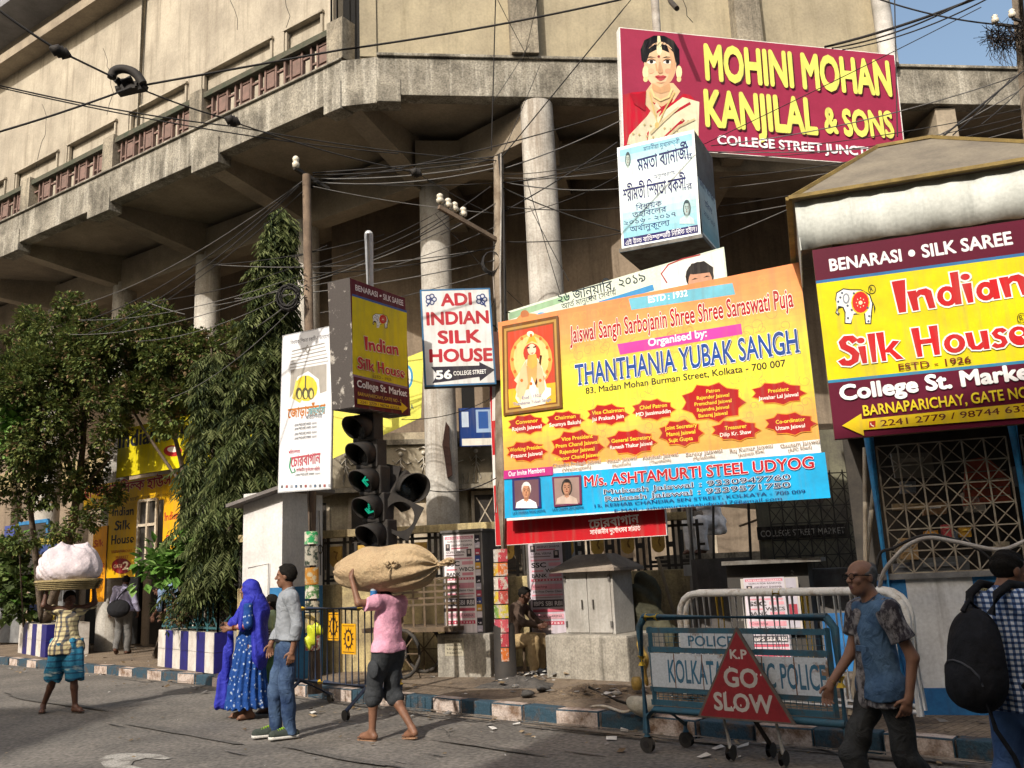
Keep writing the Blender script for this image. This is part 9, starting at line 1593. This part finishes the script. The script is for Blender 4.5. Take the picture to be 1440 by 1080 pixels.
# fig sapling and shrubs
def bush(base, blobs, n, L, w, mats, wts, label, seed, name, stems, cat='plant'):
    o = thing(name, label, cat, base[:]); crown_blobs(blobs, n, L, w, mats, wts, seed, .4, .3).build('foliage', None, o); trunk(o, [([base, b], .02, .008) for b in stems])
bush(Vector((-5.6, 16.0, .8)), [PB(232, 790, 16, 34, 26, .4), PB(215, 800, 16, 22, 20, .3), PB(255, 775, 16, 24, 22, .3)], 380, .2, .15, LV_C, (3, 1), 'broad-leaved fig sapling with bright green leaves over the teal railing', 5, 'fig_sapling', [Y(232, 790, 16), Y(215, 800, 16), Y(255, 775, 16)])
bush(Vector((-5.6, 16.2, .8)), [PB(255, 850, 16.2, 34, 26, .35), PB(290, 850, 15.9, 26, 26, .3)], 1300, .11, .05, [LV_A[0], LV_A[3], LV_A[2]], (2, 2, 2), 'dry brownish shrub inside the teal railing of the planter', 6, 'shrub', [Y(255, 850, 16.2), Y(290, 850, 15.9)])
bush(Vector((-13.6, 23.2, .15)), [PB(12, 800, 22.5, 34, 40, .6), PB(35, 830, 22, 26, 34, .5), PB(5, 850, 22, 28, 25, .5)], 1500, .22, .17, [LV_A[1], LV_C[0], LV_A[2]], (3, 1, 3), 'dark broad-leaved shrub at the far left behind the planter', 7, 'shrub', [Y(12, 800, 22.5), Y(35, 830, 22)])
bush(Vector((-12.0, 22.0, .8)), [PB(18, 590, 18.8, 26, 30, .4), PB(10, 620, 18.8, 18, 22, .4)], 420, .19, .15, LV_C, (3, 1), 'bright green broad-leaved creeper hanging in the far left tree', 8, 'creeper', [Y(18, 590, 18.8)])
# ---------------- cables
WN = [0]
def wire(a, b, sag=.1, r=.0075, m=None, mid=None):
    A = Y(*a); B = Y(*b); n = 12; pts = []
    for i in range(n+1): t = i/n; pts.append(A.lerp(B, t)-Vector((0, 0, sag*4*t*(1-t))))
    mb = MB(); mb.tube(pts, r, 5, m or m_cable); return mb.build('overhead_cable', None, None, 'thin dark cable strung across the street between poles and building', 'cable', 'overhead cables')
m_cg = mat('cable_grey', (.13, .125, .12), (.08, .075, .07), sc=5, rough=.7)
rw = random.Random(17); PA = (430, 252, 12.3); PC = (700, 232, 12.35)
# tram span wires at the left with strain insulators and a clamp
wire((-20, 0, 8.2), (84, 72, 8.6), .02, .014); wire((88, 74, 8.6), (158, 108, 8.9), .0, .012); wire((205, 128, 9.1), (322, 168, 9.8), .02, .01); wire((330, 172, 9.8), (583, 242, 11.4), .05, .009); wire((588, 244, 11.4), (690, 300, 12.2), .03, .006)
wire((-10, 188, 8.4), (185, 123, 9.0), .02, .012); wire((190, 122, 9.0), (480, 70, 9.4), .0, .013); wire((480, 70, 9.4), (905, -8, 9.8), .05, .013)
wire((-10, 118, 8.8), (330, 178, 10.2), .05, .009); wire((-10, 121, 8.9), (560, 216, 11.4), .1, .008); wire((330, 178, 10.2), (700, 226, 12.3), .06, .008)
for (px, py, y), ln, nm, lb in (((85, 73, 8.6), .16, 'strain_insulator', 'dark ribbed strain insulator on the thick cable at upper left'), ((327, 170, 9.8), .13, 'strain_insulator', 'dark strain insulator on the span wire right of the big clamp'), ((585, 243, 11.4), .12, 'strain_insulator', 'small strain insulator in front of the corner column')):
    mb = MB(); c = Y(px, py, y); d = (Y(px+10, py+4.2, y+.05)-Y(px, py, y)).normalized(); mb.lathe(c-d*ln/2, [(.015, -.03), (.04, 0), (.07, ln*.25), (.055, ln*.35), (.072, ln*.5), (.055, ln*.65), (.07, ln*.75), (.04, ln), (.015, ln+.03)], 12, m_tl, ax=d); mb.build(nm, None, None, lb, 'insulator')
o = thing('wire_clamp', 'heavy black hook-shaped clamp where two tram wires cross at upper left', 'clamp', Y(180, 112, 9)[:]); mb = MB(); f = lambda x, y: Y(x, y, 9.0)
mb.tube(smooth([f(157, 110), f(160, 101), f(170, 97), f(183, 99), f(193, 106), f(201, 118)]), [.05]*26, 8, m_tl); mb.build('hook', None, o); mb = MB(); mb.prism([f(161, 121), f(175, 117), f(196, 112), (f(203, 115)), f(201, 121), f(185, 124), f(163, 129)], Vector((0, .12, 0)), m_tl); mb.tube([f(164, 118), f(170, 112)], .045, 8, m_tl); mb.tube([f(172, 117), f(186, 112)], .05, 8, m_tl); mb.tube([f(196, 118), f(198, 127)], .035, 8, m_tl); mb.build('jaw', None, o)
# between the two utility poles, and onwards
for dy, sg in ((-6, .02), (-2, .05), (4, .08), (10, .12)): wire((440, 248+dy*.8, 12.4), (698, 226+dy, 12.35), sg, rw.choice([.008, .011]), m_cg if dy > 0 else None)
for a, b, sg in (((445, 255, 12.4), (868, 238, 12.6), .15), ((445, 258, 12.4), (868, 156, 12.9), .1), ((700, 240, 12.3), (872, 170, 12.9), .05), ((700, 245, 12.3), (870, 215, 12.5), .1), ((702, 250, 12.3), (872, 240, 12.4), .05), ((702, 255, 12.3), (905, 262, 12.5), .1), ((702, 258, 12.3), (960, 190, 12.9), .12), ((702, 290, 12.3), (872, 292, 12.5), .05), ((702, 262, 12.3), (872, 325, 12.5), .05), ((704, 340, 12.3), (874, 328, 12.5), .05), ((704, 300, 12.3), (868, 200, 12.8), .03), ((704, 305, 12.3), (872, 246, 12.5), .1)): wire(a, b, sg, rw.choice([.006, .008, .01]), rw.choice([m_cable, m_cg, m_cable]))
for a, b, sg in (((620, 296, 11.7), (438, 372, 12.2), .08), ((630, 300, 11.7), (438, 378, 12.2), .1), ((640, 306, 11.8), (436, 392, 12.2), .08), ((650, 312, 11.9), (300, 430, 14), .15), ((698, 318, 12.3), (438, 402, 12.2), .1), ((698, 345, 12.3), (440, 384, 12.2), .1), ((698, 348, 12.3), (300, 372, 14.5), .15), ((700, 365, 12.3), (330, 420, 14.5), .1), ((695, 300, 12.2), (440, 262, 12.3), .05), ((690, 262, 12.3), (590, 330, 12), .02), ((698, 285, 12.3), (620, 330, 12.1), .02)): wire(a, b, sg, rw.choice([.006, .008, .009]), rw.choice([m_cable, m_cg]))
for a, b, sg in (((425, 255, 12.2), (108, 430, 18), .25), ((422, 258, 12.2), (115, 452, 18), .3), ((420, 262, 12.2), (125, 468, 17.5), .3), ((425, 270, 12.2), (150, 470, 17), .2), ((430, 385, 12.2), (110, 450, 18.4), .2), ((430, 392, 12.2), (90, 470, 18.4), .25), ((432, 400, 12.2), (190, 480, 17.5), .2), ((425, 372, 12.2), (200, 425, 17), .1), ((432, 405, 12.2), (310, 485, 16), .1), ((200, 422, 17), (260, 442, 16.5), .02), ((700, 380, 12.3), (450, 440, 12.3), .05), ((430, 415, 12.2), (240, 560, 17), .2), ((460, 345, 12.4), (410, 362, 12.3), .02)): wire(a, b, sg, rw.choice([.007, .009]), rw.choice([m_cable, m_cg]))
# right-hand bundle
for a, b, sg in (((1010, 215, 12.6), (1450, 150, 10.5), .1), ((1010, 222, 12.6), (1450, 160, 10.5), .15), ((1012, 250, 12.4), (1450, 168, 10.5), .12), ((1012, 265, 12.4), (1450, 178, 10.5), .1), ((1012, 290, 12.4), (1450, 192, 10.5), .1), ((1012, 305, 12.4), (1450, 205, 10.5), .08), ((1012, 335, 12.4), (1450, 118, 10.4), .1), ((985, 205, 12.6), (1380, 10, 10), .02), ((1000, 205, 12.6), (1450, 100, 10.4), .15), ((995, 213, 12.6), (1268, 205, 11), .05)): wire(a, b, sg, rw.choice([.006, .008]), rw.choice([m_cg, m_cable, m_cg]))
wire((1160, 66, 12.0), (1382, -6, 10), .05, .02); wire((1170, 68, 12.0), (1370, -4, 10), .1, .012); wire((1185, 70, 12.0), (1395, -5, 10), .1, .01); wire((1228, -4, 10.5), (1398, 34, 10.3), .06, .011); wire((1445, 95, 10.2), (1322, 195, 9.0), .0, .012); wire((1420, 112, 10.2), (1340, 190, 9.2), .02, .007); wire((1440, 120, 10.2), (1380, 175, 9.4), .02, .006)
wire((697, -5, 11.6), (691, 212, 12.3), .0, .009); wire((891, -5, 11), (705, 222, 12.3), .0, .009); wire((702, 225, 12.3), (760, 90, 14.2), .03, .006); wire((694, 142, 12), (745, 62, 14), .02, .005); wire((1258, -5, 10.5), (1262, 192, 9.4), 0, .008); wire((700, 0, 11.8), (745, 85, 14), .02, .005); wire((757, -5, 12), (735, 88, 14), .02, .005)
wire((1272, 205, 9.1), (1350, 315, 8.2), .0, .004); wire((740, 250, 12.6), (790, 420, 12.4), .03, .006); wire((745, 290, 12.4), (800, 395, 12), .02, .006); wire((612, 300, 12), (735, 430, 12.6), .05, .005); wire((700, 410, 12.3), (640, 545, 13), .03, .005); wire((540, 330, 11.5), (300, 372, 14), .08, .007); wire((565, 590, 12), (690, 560, 14.5), .1, .006); wire((605, 690, 11.4), (698, 672, 12.2), .08, .008)
# pole with a nest at the right edge
top = Y(1430, -15, 10.4); low = Y(1440, 120, 10.4); base = ground_at(top, low); o = thing('utility_pole', 'dark pole at the right edge with white insulators and a twig nest', 'pole', base[:]); mb = MB(); mb.tube([base, top], .07, 10, m_oldp); mb.build('shaft', None, o)
for px, py in ((1400, 24), (1424, 16)): mb = MB(); mb.bar(Y(1436, py+14, 10.35), Y(px, py+10, 10.2), .03, m=m_drk); mb.lathe(Y(px, py+8, 10.2), [(.03, 0), (.045, .015), (.045, .05), (.03, .065), (.04, .09), (.02, .11)], 10, m_porc); mb.build('insulator', None, o)
ne = MB(); c = Y(1412, 52, 10.25); r_ = random.Random(31); m_twig = mat('twig', (.045, .035, .03), (.02, .016, .014), sc=9, rough=1)
for i in range(150):
    a = rv(r_); p = c+Vector((a.x*.2, a.y*.14, a.z*.15)); d = rv(r_).normalized(); l = r_.uniform(.08, .22); ne.tube([p-d*l, p+rv(r_)*.04, p+d*l+Vector((0, 0, -.05))], .004, 4, m_twig, cap=False)
for i in range(16): a = c+Vector((r_.uniform(-.22, .15), 0, -.1)); ne.tube([a, a+Vector((r_.uniform(-.1, .1), 0, -.15)), a+Vector((r_.uniform(-.15, .15), 0, r_.uniform(-.35, -.2)))], .003, 4, m_twig, cap=False)
ne.build('twig_nest', None, None, 'tangled twig nest lodged on the pole at the upper right corner', 'nest')
# ---------------- litter
li = MB(); r_ = random.Random(41); lc = [mat('litter_white', (.6, .58, .54), (.4, .38, .35), sc=9), mat('litter_tan', (.3, .22, .13), (.2, .14, .08), sc=9), mat('litter_leaf', (.14, .1, .05), (.08, .05, .03), sc=9), mat('litter_grey', (.2, .19, .18), (.12, .11, .1), sc=9)]
def scrap(p, s, m):
    a = r_.uniform(0, 6.28); u = Vector((math.cos(a), math.sin(a), r_.uniform(-.1, .25)))*s; v = Vector((-math.sin(a), math.cos(a), r_.uniform(-.1, .25)))*s*r_.uniform(.3, .9); n = Vector((0, 0, s*.35)); z = abs(u.z)+abs(v.z)+.004; p = p+Vector((0, 0, z))
    li.add([p-u-v, p+u-v, p+u+v+n*r_.random(), p-u+v, p+n*r_.uniform(.2, 1)], [(0, 1, 4), (1, 2, 4), (2, 3, 4), (3, 0, 4)], m)
for i in range(len(KL)-1):
    a = Vector((*KL[i], 0)); b = Vector((*KL[i+1], 0))
    if a.y > 26 or a.y < 4: continue
    d = (b-a); n = Vector((-d.y, d.x, 0)).normalized(); cnt = int(d.length*13)
    for _ in range(cnt): scrap(a+d*r_.random()-n*abs(r_.gauss(0, .45)), r_.choice([.012, .018, .025, .04]), r_.choices(lc, (2, 3, 4, 3))[0])
    for _ in range(int(d.length*9)): scrap(a+d*r_.random()+n*(.25+abs(r_.gauss(0, 1.0)))+Z*.152, r_.choice([.012, .02, .03, .045]), r_.choices(lc, (2, 3, 4, 3))[0])
for _ in range(90): scrap(G(r_.uniform(0, 1100), r_.uniform(1005, 1078)), r_.choice([.008, .012, .02]), r_.choices(lc, (2, 3, 4, 3))[0])
for px, py in ((440, 1003), (628, 1003), (693, 1025), (860, 1040), (1010, 1053), (990, 1065), (1045, 1052)): scrap(G(px, py), .05, lc[0])
for _ in range(160):
    c = r_.choice([(-.05, 12.2), (.75, 10.7), (1.75, 10.1), (.0, 12.6)]); scrap(Vector((c[0]+r_.gauss(0, .3), c[1]+r_.gauss(0, .22), .2)), r_.choice([.02, .03, .05]), r_.choices(lc, (3, 3, 2, 4))[0])
li.build('litter', None, None, None, None, None, 'stuff')
for i, (px, py, s, c, lb) in enumerate(((866, 975, .05, (.33, .3, .26), 'pale broken stone lying on the dirt by the cement sack'), (742, 975, .065, (.06, .055, .05), 'black broken slab lying beside the sticker-wrapped pole'), (765, 968, .07, (.07, .065, .06), 'dark flat stone in the rubble left of the wide plinth'), (725, 965, .04, (.5, .48, .44), 'small white stone by the foot of the sticker-wrapped pole'))):
    r2 = random.Random(i); q = MB(); c0 = G(px, py, .2); q.sphere(c0, s, mat('stone_%d' % i, c, sc=12, bump=.6), 9, 6, (1.3, 1, .55)); q.v = [(x+r2.uniform(-.2, .2)*s, y+r2.uniform(-.2, .2)*s, z+r2.uniform(-.1, .1)*s) for x, y, z in q.v]; q.build('stone', None, None, lb, 'stone')
